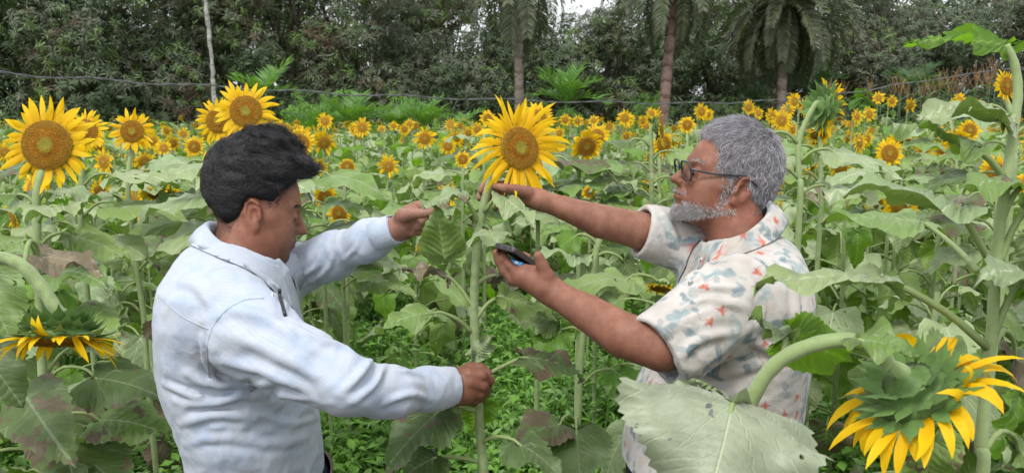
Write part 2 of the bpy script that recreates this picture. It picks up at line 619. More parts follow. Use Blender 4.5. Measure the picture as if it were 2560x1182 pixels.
def hair_material(name, dark, light, thr):
    b = NB(name)
    hi = b.n('HairInfo')
    c = b.mix(b.ramp(hi.outputs['Random'], thr - 0.25, thr + 0.25), dark, light)
    return b.done(b.bsdf(c, 0.34, 0.5))
M['hair_black'] = hair_material('black_hair', (0.003, 0.003, 0.004), (0.014, 0.013, 0.016), 0.6)
M['hair_grey'] = hair_material('grey_hair', (0.12, 0.115, 0.125), (0.50, 0.485, 0.52), 0.42)
M['beard_grey'] = hair_material('grey_beard', (0.09, 0.085, 0.085), (0.60, 0.57, 0.56), 0.48)
M['hair_base'] = simple('black_hair_base', (0.003, 0.003, 0.004), 0.55, 0.4, 0.4, 180, bump=0.8, bd=0.004)
M['hair_base_grey'] = simple('grey_hair_base', (0.16, 0.15, 0.16), 0.7, 0.3, 0.5, 220, bump=0.8, bd=0.003)
M['trousers'] = simple('dark_trousers', (0.018, 0.020, 0.032), 0.85, 0.2, 0.3, 120)
M['leather'] = simple('brown_leather', (0.055, 0.022, 0.014), 0.45, 0.4, 0.4, 60)
M['metal'] = simple('worn_metal', (0.35, 0.33, 0.30), 0.35, 0.5, 0.2, 60, Metallic=0.9)
M['black'] = simple('black_plastic', (0.012, 0.012, 0.013), 0.35, 0.5, 0.2, 60, bump=0)
M['grey_frame'] = simple('dark_grey_plastic', (0.03, 0.034, 0.04), 0.35, 0.5, 0.2, 60, bump=0)
M['silver'] = simple('silver_plastic', (0.45, 0.45, 0.46), 0.35, 0.5, 0.1, 60, bump=0, Metallic=0.7)
M['phone_brown'] = simple('brown_phone_case', (0.055, 0.042, 0.040), 0.38, 0.5, 0.15, 60, bump=0)
M['screen'] = simple('phone_glass', (0.012, 0.012, 0.014), 0.08, 0.5, 0.1, 10, bump=0)
M['phone_blue'] = simple('blue_phone_case', (0.03, 0.22, 0.48), 0.25, 0.6, 0.15, 20, bump=0, Metallic=0.5)
M['white'] = simple('eye_white', (0.30, 0.25, 0.22), 0.4, 0.5, 0.1, 60, bump=0)
M['iris'] = simple('dark_eye', (0.012, 0.007, 0.005), 0.15, 0.5, 0.1, 60, bump=0)
M['shoe'] = simple('shoe_leather', (0.02, 0.016, 0.014), 0.5, 0.4, 0.3, 60)

def glass_material():
    b = NB('lens_glass')
    tr = b.n('BsdfTransparent'); tr.inputs[0].default_value = (0.86, 0.89, 0.90, 1)
    gl = b.n('BsdfGlossy'); gl.inputs['Roughness'].default_value = 0.03
    ms = b.n('MixShader'); ms.inputs[0].default_value = 0.09
    b.t.links.new(tr.outputs[0], ms.inputs[1]); b.t.links.new(gl.outputs[0], ms.inputs[2])
    return b.done(ms.outputs[0])
M['glass'] = glass_material()

M['mango'] = simple('mango_leaf', (0.075, 0.112, 0.048), 0.5, 0.4, 0.45, 1.4, tr=0.12, trc=(0.08, 0.15, 0.02), bump=0)
M['mango_grey'] = simple('dusty_leaf', (0.115, 0.130, 0.082), 0.55, 0.4, 0.45, 1.4, tr=0.1, trc=(0.09, 0.13, 0.03), bump=0)
M['mango_new'] = simple('young_leaf', (0.14, 0.22, 0.06), 0.45, 0.5, 0.4, 1.4, tr=0.25, trc=(0.16, 0.30, 0.03), bump=0)
M['mango_brown'] = simple('brown_leaf', (0.115, 0.085, 0.05), 0.6, 0.3, 0.4, 1.4, tr=0.12, bump=0)
M['bark'] = simple('bark', (0.10, 0.085, 0.07), 0.9, 0.2, 0.5, 14, bump=0.8, bd=0.03)
M['palm_leaf'] = simple('palm_frond', (0.105, 0.125, 0.065), 0.5, 0.45, 0.4, 2, tr=0.15, trc=(0.12, 0.2, 0.03), bump=0)
M['palm_dead'] = simple('dead_frond', (0.17, 0.115, 0.065), 0.8, 0.2, 0.4, 3, tr=0.1, bump=0)
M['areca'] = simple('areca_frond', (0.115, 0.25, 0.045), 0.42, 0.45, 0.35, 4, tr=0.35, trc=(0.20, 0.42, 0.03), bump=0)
M['areca_dark'] = simple('shaded_frond', (0.05, 0.11, 0.03), 0.42, 0.45, 0.35, 4, tr=0.25, trc=(0.1, 0.25, 0.03), bump=0)  # areca frond with shade put into its colour; trunks use it too

def trunk_material(name, col, dark, ring):
    b = NB(name)
    o = b.coord('Object')
    sx = b.n('SeparateXYZ'); b.put(sx.inputs[0], o)
    n = b.noise(o, 9, 4, 0.65)
    w = b.math('FRACT', b.math('ADD', b.math('MULTIPLY', sx.outputs[2], ring), b.math('MULTIPLY', n, 0.9)))
    c = b.mix(b.ramp(w, 0.0, 0.35), dark, col)
    c = b.mix(b.ramp(n, 0.45, 0.7), c, tuple(x * 0.62 for x in col))
    return b.done(b.bsdf(c, 0.9, 0.15, b.bump(b.math('ADD', w, n), 0.8, 0.03)))
M['trunk'] = trunk_material('palm_trunk', (0.235, 0.195, 0.165), (0.10, 0.075, 0.06), 3.2)
M['trunk_red'] = trunk_material('reddish_palm_trunk', (0.20, 0.14, 0.118), (0.085, 0.052, 0.042), 3.0)
M['trunk_pale'] = trunk_material('pale_slender_trunk', (0.36, 0.36, 0.33), (0.20, 0.20, 0.185), 5.0)
M['wire'] = simple('wire', (0.17, 0.17, 0.18), 0.45, 0.5, 0.3, 20, Metallic=0.4)
M['tassel'] = simple('corn_tassel', (0.36, 0.22, 0.10), 0.8, 0.2, 0.3, 10, bump=0)
M['corn'] = simple('corn_leaf', (0.10, 0.17, 0.085), 0.5, 0.4, 0.3, 8, tr=0.25, trc=(0.14, 0.28, 0.05), bump=0)
M['weed'] = simple('weed_leaf', (0.175, 0.37, 0.05), 0.5, 0.4, 0.5, 5, tr=0.3, trc=(0.15, 0.36, 0.03), bump=0)
M['weed_pale'] = simple('pale_weed_leaf', (0.215, 0.37, 0.11), 0.5, 0.4, 0.35, 5, tr=0.3, trc=(0.18, 0.36, 0.05), bump=0)
M['grass'] = simple('grass_blade', (0.11, 0.25, 0.045), 0.5, 0.4, 0.4, 5, tr=0.35, trc=(0.14, 0.36, 0.02), bump=0)
M['straw'] = simple('dry_litter', (0.27, 0.21, 0.13), 0.85, 0.2, 0.4, 6, bump=0)

def ground_material():
    b = NB('field_soil')
    o = b.coord('Object')
    n = b.noise(o, 1.6, 6, 0.65)
    n2 = b.noise(o, 22, 5, 0.7)
    c = b.mix(b.ramp(n, 0.35, 0.65), (0.050, 0.060, 0.022), (0.085, 0.068, 0.042))
    c = b.mix(b.ramp(n2, 0.5, 0.75), c, (0.030, 0.042, 0.014))
    return b.done(b.bsdf(c, 0.95, 0.1, b.bump(n2, 1.0, 0.05)))
M['ground'] = ground_material()
# ------------------------------------------------------------------ ground
def ground():
    a = Acc()
    xs = np.concatenate((np.linspace(-400, -30, 8), np.linspace(-26, 26, 40), np.linspace(30, 400, 8)))
    ys = np.concatenate((np.linspace(-60, -3, 5), np.linspace(-1, 34, 44), np.linspace(40, 900, 10)))
    X, Y = np.meshgrid(xs, ys, indexing='ij')
    p = np.stack((X.ravel(), Y.ravel(), np.zeros(X.size)), -1)
    p[:, 2] = 0.035 * vnoise(p * 1.3) * (np.abs(p[:, 0]) < 28) * (p[:, 1] < 36) - 0.02
    nx, ny = len(xs), len(ys)
    i, j = np.meshgrid(np.arange(nx - 1), np.arange(ny - 1), indexing='ij')
    F = np.stack((i * ny + j, (i + 1) * ny + j, (i + 1) * ny + j + 1, i * ny + j + 1), -1).reshape(-1, 4)
    a.add(p, [F])
    tag(link('ground', a.mesh('ground', [M['ground']])), kind='structure')
ground()

# ------------------------------------------------------------------ mango and other trees of the orchard edge
def rosette(rg, nl, L, w, droop):
    """One whorl of long drooping leaves round the origin, twig along +Z."""
    a = Acc()
    for k in range(nl):
        az = k * 2.4 + rg.uniform(-.4, .4)
        el = rg.uniform(-0.1, 0.9)
        l = L * rg.uniform(.65, 1.15)
        d = np.array((math.cos(az) * math.cos(el), math.sin(az) * math.cos(el), math.sin(el)))
        pts = [d * 0.02]
        dd = d.copy()
        for s in range(3):
            dd = nrm(dd + np.array((0, 0, -droop * rg.uniform(.6, 1.4))))
            pts.append(pts[-1] + dd * l / 3)
        pts = np.array(pts)
        side = nrm(np.cross(d, (0, 0, 1.0)) + rg.normal(0, .25, 3))
        ws = np.array((.25, 1.0, .8, 0.02)) * w
        V = np.vstack((pts - side * ws[:, None] * .5, pts + side * ws[:, None] * .5))
        F = np.array([[i, i + 1, i + 5, i + 4] for i in range(3)])
        a.add(V, [F])
    V, F, _, _ = a.arrays()
    return V, F[0]

ROS = [rosette(rng, int(rng.integers(8, 13)), .20, .032, rng.uniform(.25, .7)) for _ in range(10)]

def scatter_rosettes(P, N, scale, rg, lib=ROS):
    """Copies of the whorls at points P with twig direction N, as arrays."""
    Vs, Fs, n = [], [], 0
    pick = rg.integers(0, len(lib), len(P))
    for k, (rv, rf) in enumerate(lib):
        m = pick == k
        c = int(m.sum())
        if not c: continue
        z = nrm(N[m]); r = nrm(np.cross(z, rg.normal(0, 1, (c, 3)))); t = np.cross(z, r)
        s = scale * rg.uniform(.7, 1.3, c)
        R = np.stack((r, t, z), -1) * s[:, None, None]
        V = np.einsum('nij,kj->nki', R, rv) + P[m][:, None]
        Vs.append(V.reshape(-1, 3))
        Fs.append((rf[None] + (np.arange(c) * len(rv))[:, None, None] + n).reshape(-1, rf.shape[1]))
        n += c * len(rv)
    return np.concatenate(Vs), np.concatenate(Fs)

def lobe_points(rg, lobes, n):
    """Points spread through the outer shell of a set of ellipsoid lobes, with outward directions."""
    vol = np.array([l[1][0] * l[1][2] + l[1][1] * l[1][2] for l in lobes]); vol = vol / vol.sum()
    P, N = [], []
    for (c, r), f in zip(lobes, vol):
        k = int(n * f * 1.5)
        d = nrm(rg.normal(0, 1, (k, 3)))
        d = d[(d[:, 1] < 0.35) | (rg.random(k) < .3)]
        q = np.asarray(c) + d * np.asarray(r) * (1 - rg.random((len(d), 1)) ** 2 * 0.55)
        P.append(q); N.append(nrm(d / np.asarray(r)) + np.array((0, 0, .35)))
    return np.concatenate(P), np.concatenate(N)

def tree(x, y, lobes, n, mats, wts, label, trunk_r=.16, trunk_h=3.0, scale=1.0, lean=0.0, group='trees along the orchard edge', seed=0, zmax=7.5):
    rg = np.random.default_rng(900 + seed)
    root = empty('mango_tree', (x, y, 0), label, 'tree', group)
    th = trunk_h
    path = catmull([(0, 0, -.05), (lean * .3, .05, th * .35), (lean * .7, -.05, th * .7), (lean, 0, th)], 9)
    a = Acc()
    V, F, uv = tube(path, np.linspace(trunk_r, trunk_r * .55, 9), 9); a.add(V, F)
    for k, (c, r) in enumerate(lobes):
        s = path[rg.integers(4, 9)]
        e = np.asarray(c) * np.array((.85, .85, .92))
        mid = (s + e) / 2 + rg.normal(0, .18, 3)
        V, F, uv = tube(catmull([s, mid, e], 7), np.linspace(trunk_r * .45, .015, 7), 6); a.add(V, F)
        for q in range(2):
            e2 = np.asarray(c) + nrm(rg.normal(0, 1, 3) - np.array((0, .6, 0))) * np.asarray(r) * .55
            V, F, uv = tube(catmull([mid, (mid + e2) / 2 + rg.normal(0, .12, 3), e2], 6), np.linspace(.03, .006, 6), 4); a.add(V, F)
    link('trunk', a.mesh('trunk', [M['bark']]), root)
    P, N = lobe_points(rg, lobes, n)
    ok = P[:, 2] < zmax
    P, N = P[ok], N[ok]
    cl = vnoise(P * 0.9 + seed * 11.3) + .45 * rg.normal(0, 1, len(P)) * .6      # foliage of one kind grows in clumps
    q = np.argsort(np.argsort(cl)) / max(len(P) - 1, 1)
    edges = np.cumsum([0] + list(wts)) / sum(wts)
    A = Acc()
    for k in range(len(mats)):
        m = (q >= edges[k]) & (q <= edges[k + 1])
        if m.sum() == 0: continue
        V, F = scatter_rosettes(P[m], N[m], scale, rg)
        A.add(V, [F], k)
    link('crown', A.mesh('crown', [M[k] for k in mats], smooth=False), root)
    return root

MG = ['mango', 'mango_grey', 'mango_new', 'mango_brown']
def lobes_at(rg, w, z0, z1, n, rmin=.8, rmax=1.5, dy=.8):
    out = []
    for k in range(n):
        r = rg.uniform(rmin, rmax)
        out.append(((rg.uniform(-w, w), rg.uniform(-dy, dy * .4), rg.uniform(z0, z1)), (r, r * .8, r * rg.uniform(.7, 1.0))))
    return out

# px of the trunk in the photograph, distance, half width, lobes, whorls, mix of foliage
TREES = [
    (60, 19.0, 1.9, 1.0, 5.4, 13, 1700, (60, 24, 12, 4), 'big mango tree with low dark crown at the far left of the field edge'),
    (260, 20.0, 1.7, 0.9, 5.6, 12, 1500, (62, 22, 12, 4), 'dark leafy mango tree between the far left tree and the pale slender trunk'),
    (470, 20.5, 1.7, 0.9, 5.6, 12, 1500, (58, 24, 10, 8), 'mango tree growing directly behind the pale slender palm trunk'),
    (690, 21.5, 1.6, 1.4, 5.8, 11, 1250, (60, 20, 16, 4), 'dark mango tree behind the tall double sunflower, right of the slender trunk'),
    (900, 22.5, 1.7, 1.2, 5.2, 11, 1300, (28, 54, 10, 8), 'greyish brown leafed tree behind the row of young green palms'),
    (1080, 23.5, 1.6, 1.2, 5.0, 11, 1250, (30, 52, 10, 8), 'dusty grey tree just left of the middle palm trunk'),
    (1330, 24.5, 1.7, 0.9, 3.9, 10, 1250, (45, 32, 17, 6), 'rounded tree under the white gap of sky between two palm trunks'),
    (1540, 24.0, 1.7, 0.9, 4.1, 10, 1250, (55, 30, 11, 4), 'dense dark tree left of the reddish leaning palm trunk'),
    (1770, 23.5, 1.7, 0.9, 5.4, 11, 1300, (62, 24, 10, 4), 'dark tree with whorled leaves between reddish trunk and the drooping palm'),
    (2080, 24.5, 1.7, 1.2, 5.6, 11, 1200, (42, 46, 6, 6), 'grey green tree just right of the drooping date palm crown'),
    (2270, 25.5, 1.8, 1.4, 6.0, 11, 1150, (40, 46, 6, 8), 'thin crowned tree with visible branches behind the corn tassels'),
    (2480, 25.0, 1.9, 1.2, 6.0, 12, 1250, (44, 44, 6, 6), 'tall dusky tree at the far right behind the tall sunflower stem'),
    (180, 25.5, 2.4, 1.4, 6.8, 9, 650, (70, 22, 4, 4), 'shaded tree of the second row at the far left'),
    (560, 26.5, 2.4, 1.2, 6.8, 9, 650, (72, 20, 4, 4), 'shaded second row tree seen past the pale slender trunk'),
    (980, 28.0, 2.4, 1.0, 6.6, 9, 700, (60, 32, 4, 4), 'shaded second row tree behind the dusty grey trees'),
    (1440, 30.5, 2.5, 0.8, 4.6, 8, 650, (64, 28, 4, 4), 'shaded second row tree low under the gap of sky'),
    (1860, 29.0, 2.5, 0.9, 6.8, 9, 700, (66, 26, 4, 4), 'shaded second row tree behind the drooping date palm'),
    (2350, 31.0, 2.7, 0.9, 7.0, 9, 700, (62, 30, 4, 4), 'shaded second row tree behind the corn at the right'),
    (-250, 19.5, 2.0, 0.9, 5.6, 12, 800, (60, 24, 12, 4), 'mango tree standing beyond the big dark tree at the far left'),
    (-620, 20.5, 2.2, 0.9, 5.6, 12, 700, (60, 24, 12, 4), 'mango tree second beyond the big dark tree at the far left'),
    (-1000, 21.5, 2.4, 0.9, 5.6, 12, 600, (60, 24, 12, 4), 'mango tree third beyond the big dark tree at the far left'),
    (2760, 25.0, 2.2, 0.9, 6.0, 12, 800, (44, 44, 6, 6), 'dusky tree standing beyond the corn at the far right'),
    (3100, 24.5, 2.4, 0.9, 6.0, 12, 700, (44, 44, 6, 6), 'dusky tree second beyond the corn at the far right'),
    (3450, 24.0, 2.4, 0.9, 6.0, 12, 600, (44, 44, 6, 6), 'dusky tree third beyond the corn at the far right'),
]
for i, (px, d, w, z0, z1, nl, n, wt, lab) in enumerate(TREES):
    g = W(px, 300, d)
    rg = np.random.default_rng(50 + i)
    lb = lobes_at(rg, w, z0, z1, nl, .75, 1.35, 1.0) + lobes_at(rg, w, .6, 1.6, 5, .8, 1.2, .8)
    tree(g[0], g[1] + .6, lb, int(n * 2.5), MG, wt, lab, trunk_r=.13 + .05 * rg.random(), trunk_h=2.6, lean=rg.uniform(-.4, .4), seed=i, scale=.92)

def far_woods():
    rg = np.random.default_rng(321)
    n = 22000
    P = np.stack((rg.uniform(-40, 40, n), rg.uniform(33, 38, n), 8.5 * rg.random(n) ** 1.1), -1)
    top = 7.4 + 1.3 * vnoise(np.stack((P[:, 0] * .35, P[:, 0] * 0 + 3, P[:, 0] * 0), -1))
    top = np.where(np.abs(P[:, 0] - 2.3) < 2.6, np.minimum(top, 4.3), top)
    P = P[P[:, 2] < top]
    V, F = scatter_rosettes(P, np.tile((0, -.5, .7), (len(P), 1)) + rg.normal(0, .4, P.shape), 2.0, rg)
    tag(link('far_woods', Acc().add(V, [F]).mesh('far_woods', [M['mango']], False)), 'dark wood far behind the orchard trees', 'woods', kind='stuff')
far_woods()

# ------------------------------------------------------------------ palms
def frond(L, n, leaf, w, arch, rg, hang=0.25, vee=.5):
    """Pinnate frond from the origin along +X: rachis and two rows of leaflets."""
    a = Acc()
    ds = L / 14
    p = np.zeros(3); d = np.array((1.0, 0, .0)); pts = [p.copy()]
    for k in range(14):
        d = nrm(d + np.array((0, 0, -arch / 14 * (.5 + k / 9))))
        p = p + d * ds; pts.append(p.copy())
    pts = np.array(pts)
    V, F, uv = tube(pts, np.linspace(.018, .004, 15), 4); a.add(V, F)
    T = nrm(np.gradient(pts, axis=0))
    for s in (-1, 1):
        for k in range(n):
            t = .12 + .87 * (k + rg.uniform(-.25, .25)) / n
            q = np.clip(t * 14, 0, 13.99); i = int(q); f = q - i
            b = pts[i] * (1 - f) + pts[i + 1] * f
            tg = T[i]
            nr = nrm(np.cross(tg, (0, 1.0, 0)))
            if nr[2] < 0: nr = -nr
            side = np.cross(nr, tg) * s
            ll = leaf * math.sin(math.pi * (.12 + .80 * t)) ** .7 * rg.uniform(.85, 1.1)
            dr = nrm(side * .9 + tg * .75 + nr * (vee + rg.uniform(-.25, .25)))
            e1 = b + dr * ll * .5
            dr2 = nrm(dr + np.array((0, 0, -hang * 2.0 * rg.uniform(.6, 1.3))))
            e2 = e1 + dr2 * ll * .5
            wv = nrm(np.cross(dr, nr) + .3 * rg.normal(0, 1, 3)) * w * .5
            a.add(np.array((b - wv * .5, b + wv * .5, e1 + wv, e1 - wv, e2)), [np.array([[0, 1, 2, 3]]), np.array([[3, 2, 4]])])
    return a

FR_DATE = [frond(2.1, 52, .34, .034, ar, np.random.default_rng(70 + i), .35, .35) for i, ar in enumerate((1.5, 2.1, 2.6, 1.8))]
FR_DATE_ME = [f.mesh('frond', [M['palm_leaf']], False) for f in FR_DATE]
FR_DEAD_ME = [frond(1.7, 36, .22, .02, 3.2, np.random.default_rng(90 + i), .9, -.2).mesh('dead_frond', [M['palm_dead']], False) for i in range(2)]

def place_frond(me, root, z, az, el, s, name='frond'):
    Mx = Matrix.Translation((0, 0, z)) @ Matrix.Rotation(az, 4, 'Z') @ Matrix.Rotation(-el, 4, 'Y') @ Matrix.Scale(s, 4)
    return link(name, me, root, Mx)

def palm(px_path, d, r0, r1, top_extra, mat, label, crown, seed, notches=True):
    rg = np.random.default_rng(seed)
    P = np.array([W(x, y, d) for x, y in px_path])
    base = np.array((P[0][0], P[0][1], 0))
    P[0, 2] = min(P[0, 2], 0)
    P = P - base
    dirn = nrm(P[-1] - P[-2])
    if top_extra > 0:
        P = np.vstack((P, P[-1] + dirn * top_extra))
    root = empty('palm_tree', base, label, 'palm tree', 'palms at the edge of the field')
    n = 60
    path = catmull(P, n)
    rr = np.linspace(r0, r1, n) * (1 + .07 * (np.arange(n) % 3 == 0)) * (1 + .05 * rg.normal(0, 1, n))
    V, F, uv = tube(path, rr, 14)
    V = V + 0.012 * vnoise(V * 14)[:, None] * np.array((1, 1, .3))
    link('trunk', Acc().add(V, F).mesh('trunk', [M[mat]]), root)
    top = path[-1]
    for k in range(crown):
        az = k * 2.399 + rg.uniform(-.2, .2)
        t = k / max(crown - 1, 1)
        el = 1.1 - 2.0 * t + rg.uniform(-.12, .12)
        o = place_frond(FR_DATE_ME[k % 4], root, 0, az, el, rg.uniform(.85, 1.15))
        o.matrix_basis = Matrix.Translation(top.tolist()) @ o.matrix_basis
    for k in range(7 if crown else 0):
        o = place_frond(FR_DEAD_ME[k % 2], root, 0, k * 0.9 + rg.uniform(-.2, .2), -.9 - rg.uniform(0, .3), rg.uniform(.7, 1.0), 'dead_frond')
        o.matrix_basis = Matrix.Translation((top - np.array((0, 0, .15))).tolist()) @ o.matrix_basis
    return root

palm([(1300, 420), (1298, 240), (1296, 120), (1297, 0)], 17.0, .10, .085, .95, 'trunk', 'date palm with straight grey trunk behind the held sunflower', 34, 1)
palm([(1648, 420), (1662, 250), (1672, 130), (1684, 0)], 17.5, .125, .10, .85, 'trunk_red', 'date palm with leaning reddish trunk left of the grey-haired man', 40, 2)
palm([(1945, 430), (1953, 260), (1958, 150), (1962, 20)], 19.0, .10, .12, .12, 'trunk', 'date palm with thick skirt of drooping fronds above the grey-haired man', 72, 3)
palm([(546, 460), (536, 250), (526, 120), (512, -10)], 13.0, .036, .032, 3.0, 'trunk_pale', 'pale slender areca trunk rising behind the double sunflower', 0, 4)

FR_AR = [frond(1.0, 17, .50, .042, ar, np.random.default_rng(110 + i), .12, .35) for i, ar in enumerate((.6, .95, 1.3, .35))]
FR_AR_ME = [f.mesh('frond', [M['areca']], False) for f in FR_AR]
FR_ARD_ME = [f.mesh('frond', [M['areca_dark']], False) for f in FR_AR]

def young_palm(px, py, d, size, n, label, dark=False, seed=0, up=1.15):
    rg = np.random.default_rng(300 + seed)
    p = W(px, py, d)
    root = empty('young_palm', (p[0], p[1], 0), label, 'young palm', 'young palms in front of the trees')
    z = p[2]
    V, F, uv = tube(catmull([(0, 0, -.03), (rg.uniform(-.05, .05), 0, z * .5), (0, 0, z)], 8), np.linspace(.04, .03, 8), 7)
    link('trunk', Acc().add(V, F).mesh('trunk', [M['areca_dark']]), root)
    for k in range(n):
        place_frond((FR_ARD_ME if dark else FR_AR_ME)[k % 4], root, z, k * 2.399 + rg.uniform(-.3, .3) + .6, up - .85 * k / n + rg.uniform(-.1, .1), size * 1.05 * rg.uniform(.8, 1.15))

young_palm(655, 240, 15.0, .75, 7, 'bright young palm showing behind the tallest double sunflower', seed=1)
young_palm(775, 330, 15.5, .62, 9, 'low bright young palm leftmost of the row in front of grey trees', seed=2)
young_palm(880, 318, 15.2, .72, 9, 'bright fan of young palm fronds second in the row', seed=3, up=1.35)
young_palm(985, 322, 16.0, .68, 9, 'young palm with leafy bush behind it, third in the row', seed=4)
young_palm(1065, 322, 15.5, .66, 9, 'bright upright young palm fourth in the row', seed=5, up=1.35)
young_palm(1145, 325, 15.0, .55, 8, 'low spreading young palm left of the held sunflower', seed=6, up=.95)
young_palm(1415, 262, 16.0, .75, 12, 'tall bright young palm between the two bare trunks', seed=7, up=1.35)
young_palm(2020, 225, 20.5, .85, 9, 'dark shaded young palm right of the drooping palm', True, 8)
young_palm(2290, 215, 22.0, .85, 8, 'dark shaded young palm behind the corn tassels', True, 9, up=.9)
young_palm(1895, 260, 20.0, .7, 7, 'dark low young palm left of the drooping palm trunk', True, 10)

# leafy bushes low in front of the trees
def bush(px, py, d, r, n, mats, label, seed, sc=.55):
    rg = np.random.default_rng(500 + seed)
    p = W(px, py, d)
    root = empty('leafy_bush', (p[0], p[1], 0), label, 'bush', 'bushes under the trees')
    lb = [((rg.uniform(-r, r) * .6, 0, p[2] * rg.uniform(.45, 1.0)), (r * .6, r * .5, r * .55)) for _ in range(5)]
    P, N = lobe_points(rg, lb, n)
    V, F = scatter_rosettes(P, N, sc, rg)
    link('crown', Acc().add(V, [F], 0).mesh('crown', [M[mats]], False), root)
    a = Acc()
    for c, r_ in lb:
        V, F, uv = tube(catmull([(0, 0, -.03), (c[0] * .4, .03, c[2] * .5), c], 6), np.linspace(.025, .008, 6), 5); a.add(V, F)
    link('stem', a.mesh('stem', [M['bark']]), root)
bush(800, 268, 17.0, .8, 260, 'weed', 'green leafy bush left in front of the grey trees', 1)
bush(985, 270, 18.0, .6, 200, 'weed', 'small leafy bush above the third young palm', 2)
bush(1760, 262, 19.0, 1.0, 260, 'mango_new', 'bright leaved bush right of the reddish palm trunk', 3)
bush(1590, 270, 18.5, .8, 160, 'weed', 'low green bush left of the reddish palm trunk', 4)
bush(1380, 285, 18.0, .8, 160, 'weed', 'low bush behind the petals of the held sunflower', 5)
bush(330, 300, 18.5, 1.0, 200, 'mango', 'dark low bush behind the left sunflowers', 6)
bush(2160, 245, 17.0, .5, 90, 'weed', 'broad leaved bush left of the corn', 7, .8)

# ------------------------------------------------------------------ cable strung across the field
def cable():
    pts = [W(-900, 60, 5.0), W(-300, 155, 5.6), W(0, 183, 6.2), W(300, 203, 7.0), W(620, 222, 7.8), W(900, 237, 8.4), W(1200, 248, 9.2), W(1500, 256, 10.0),
           W(1750, 258, 11.0), W(1950, 250, 11.8), W(2150, 228, 12.8), W(2350, 196, 13.8), W(2700, 150, 15.0)]
    P = catmull(pts, 420)
    tw = np.arange(420) * 0.55
    a = Acc()
    for s in (0, math.pi):
        o = np.stack((0 * tw, np.cos(tw + s), np.sin(tw + s)), -1) * .0055
        o[:, 2] += .012 * np.sin(np.arange(420) * .21)
        V, F, uv = tube(P + o, .0048, 5)
        a.add(V, F)
    o = link('cable', a.mesh('cable', [M['wire']]))
    tag(o, 'twisted grey cable strung across the field in front of the trees', 'cable')
cable()

# ------------------------------------------------------------------ corn at the right
def corn(px, py, d, label_g, seed):
    rg = np.random.default_rng(700 + seed)
    p = W(px, py, d)
    h = p[2]
    root = empty('corn_plant', (p[0], p[1], 0), 'corn plant with branching brown tassel among the corn at the far right edge', 'corn plant', label_g)
    V, F, uv = tube([(0, 0, -.02), (0, 0, h * .5), (rg.uniform(-.03, .03), 0, h)], [.014, .012, .006], 5)
    link('stalk', Acc().add(V, F).mesh('stalk', [M['corn']]), root)
    a = Acc()
    for k in range(int(rg.integers(6, 10))):
        dx, dy = rg.normal(0, .22, 2)
        e = np.array((dx * 1.5, dy * 1.5, 1.0)) * rg.uniform(.22, .42)
        b = np.array((0, 0, h - .02 - .012 * k))
        V, F, uv = tube(catmull([b, b + e * .5 + np.array((dx, dy, 0)) * .03, b + e], 4), [.0035, .0035, .003, .002], 4)
        a.add(V, F)
    link('tassel', a.mesh('tassel', [M['tassel']]), root)
    for k in range(8):
        az = k * math.pi + rg.uniform(-.6, .6); z = h * (.35 + .6 * k / 8)
        L = rg.uniform(.5, .75); d0 = np.array((math.cos(az) * .6, math.sin(az) * .6, .8))
        pts = [np.array((0, 0, z))]
        for s in range(7):
            d0 = nrm(d0 + np.array((0, 0, -.28))); pts.append(pts[-1] + d0 * L / 7)
        pts = np.array(pts); sd = np.array((-math.sin(az), math.cos(az), 0)); ws = np.array((.5, .9, 1, 1, .9, .7, .45, .05)) * .034
        V = np.vstack((pts - sd * ws[:, None], pts, pts + sd * ws[:, None])); V[8:16, 2] -= .012
        F = np.array([[i, i + 1, i + 9, i + 8] for i in range(7)] + [[i + 8, i + 9, i + 17, i + 16] for i in range(7)])
        link('leaf', Acc().add(V, [F]).mesh('corn_leaf', [M['corn']]), root)
for i in range(26):
    rg = np.random.default_rng(i)
    t = i / 25
    px = 2070 + 430 * t + rg.uniform(-14, 14)
    corn(px, 238 - 42 * t + rg.uniform(-10, 34), 18.5 - 3.5 * t + rg.uniform(-.8, .8), 'corn plants at the right', i)

# plants with big arrow leaves left of the corn
def broad(px, py, d, seed, label):
    rg = np.random.default_rng(seed)
    p = W(px, py, d); h = p[2]
    root = empty('broad_leaf_plant', (p[0], p[1], 0), label, 'plant')
    for k in range(6):
        az = k * 1.3; e = np.array((math.cos(az) * .16, math.sin(az) * .12, h * rg.uniform(.85, 1.05)))
        V, F, uv = tube(catmull([(0, 0, 0), e * np.array((.4, .4, .6)), e], 6), np.linspace(.012, .006, 6), 4)
        a = Acc().add(V, F)
        l = .34; dn = nrm(np.array((math.cos(az), math.sin(az), -.7))); sd = nrm(np.cross(dn, (0, 0, 1.0)))
        b = e - dn * .08
        pts = np.array([b, e - dn * .14 + sd * .10, e + sd * .13, e + dn * l * .5 + sd * .09, e + dn * l, e + dn * l * .5 - sd * .09, e - sd * .13, e - dn * .14 - sd * .10])
        a.add(pts, [np.array([[0, 2, 1], [0, 3, 2], [0, 4, 3], [0, 5, 4], [0, 6, 5], [0, 7, 6]])])
        link('leaf', a.mesh('arrow_leaf', [M['areca']]), root)
broad(2150, 232, 17.5, 5, 'taro plant with bright arrow shaped leaves left of the corn')
# ------------------------------------------------------------------ sunflower parts
_OUT = np.array([(0, 0), (-.06, .09), (-.125, .20), (-.135, .31), (-.08, .41), (.03, .475), (.17, .50), (.33, .475), (.50, .40), (.66, .295), (.81, .17), (.92, .075), (1, 0)], float)

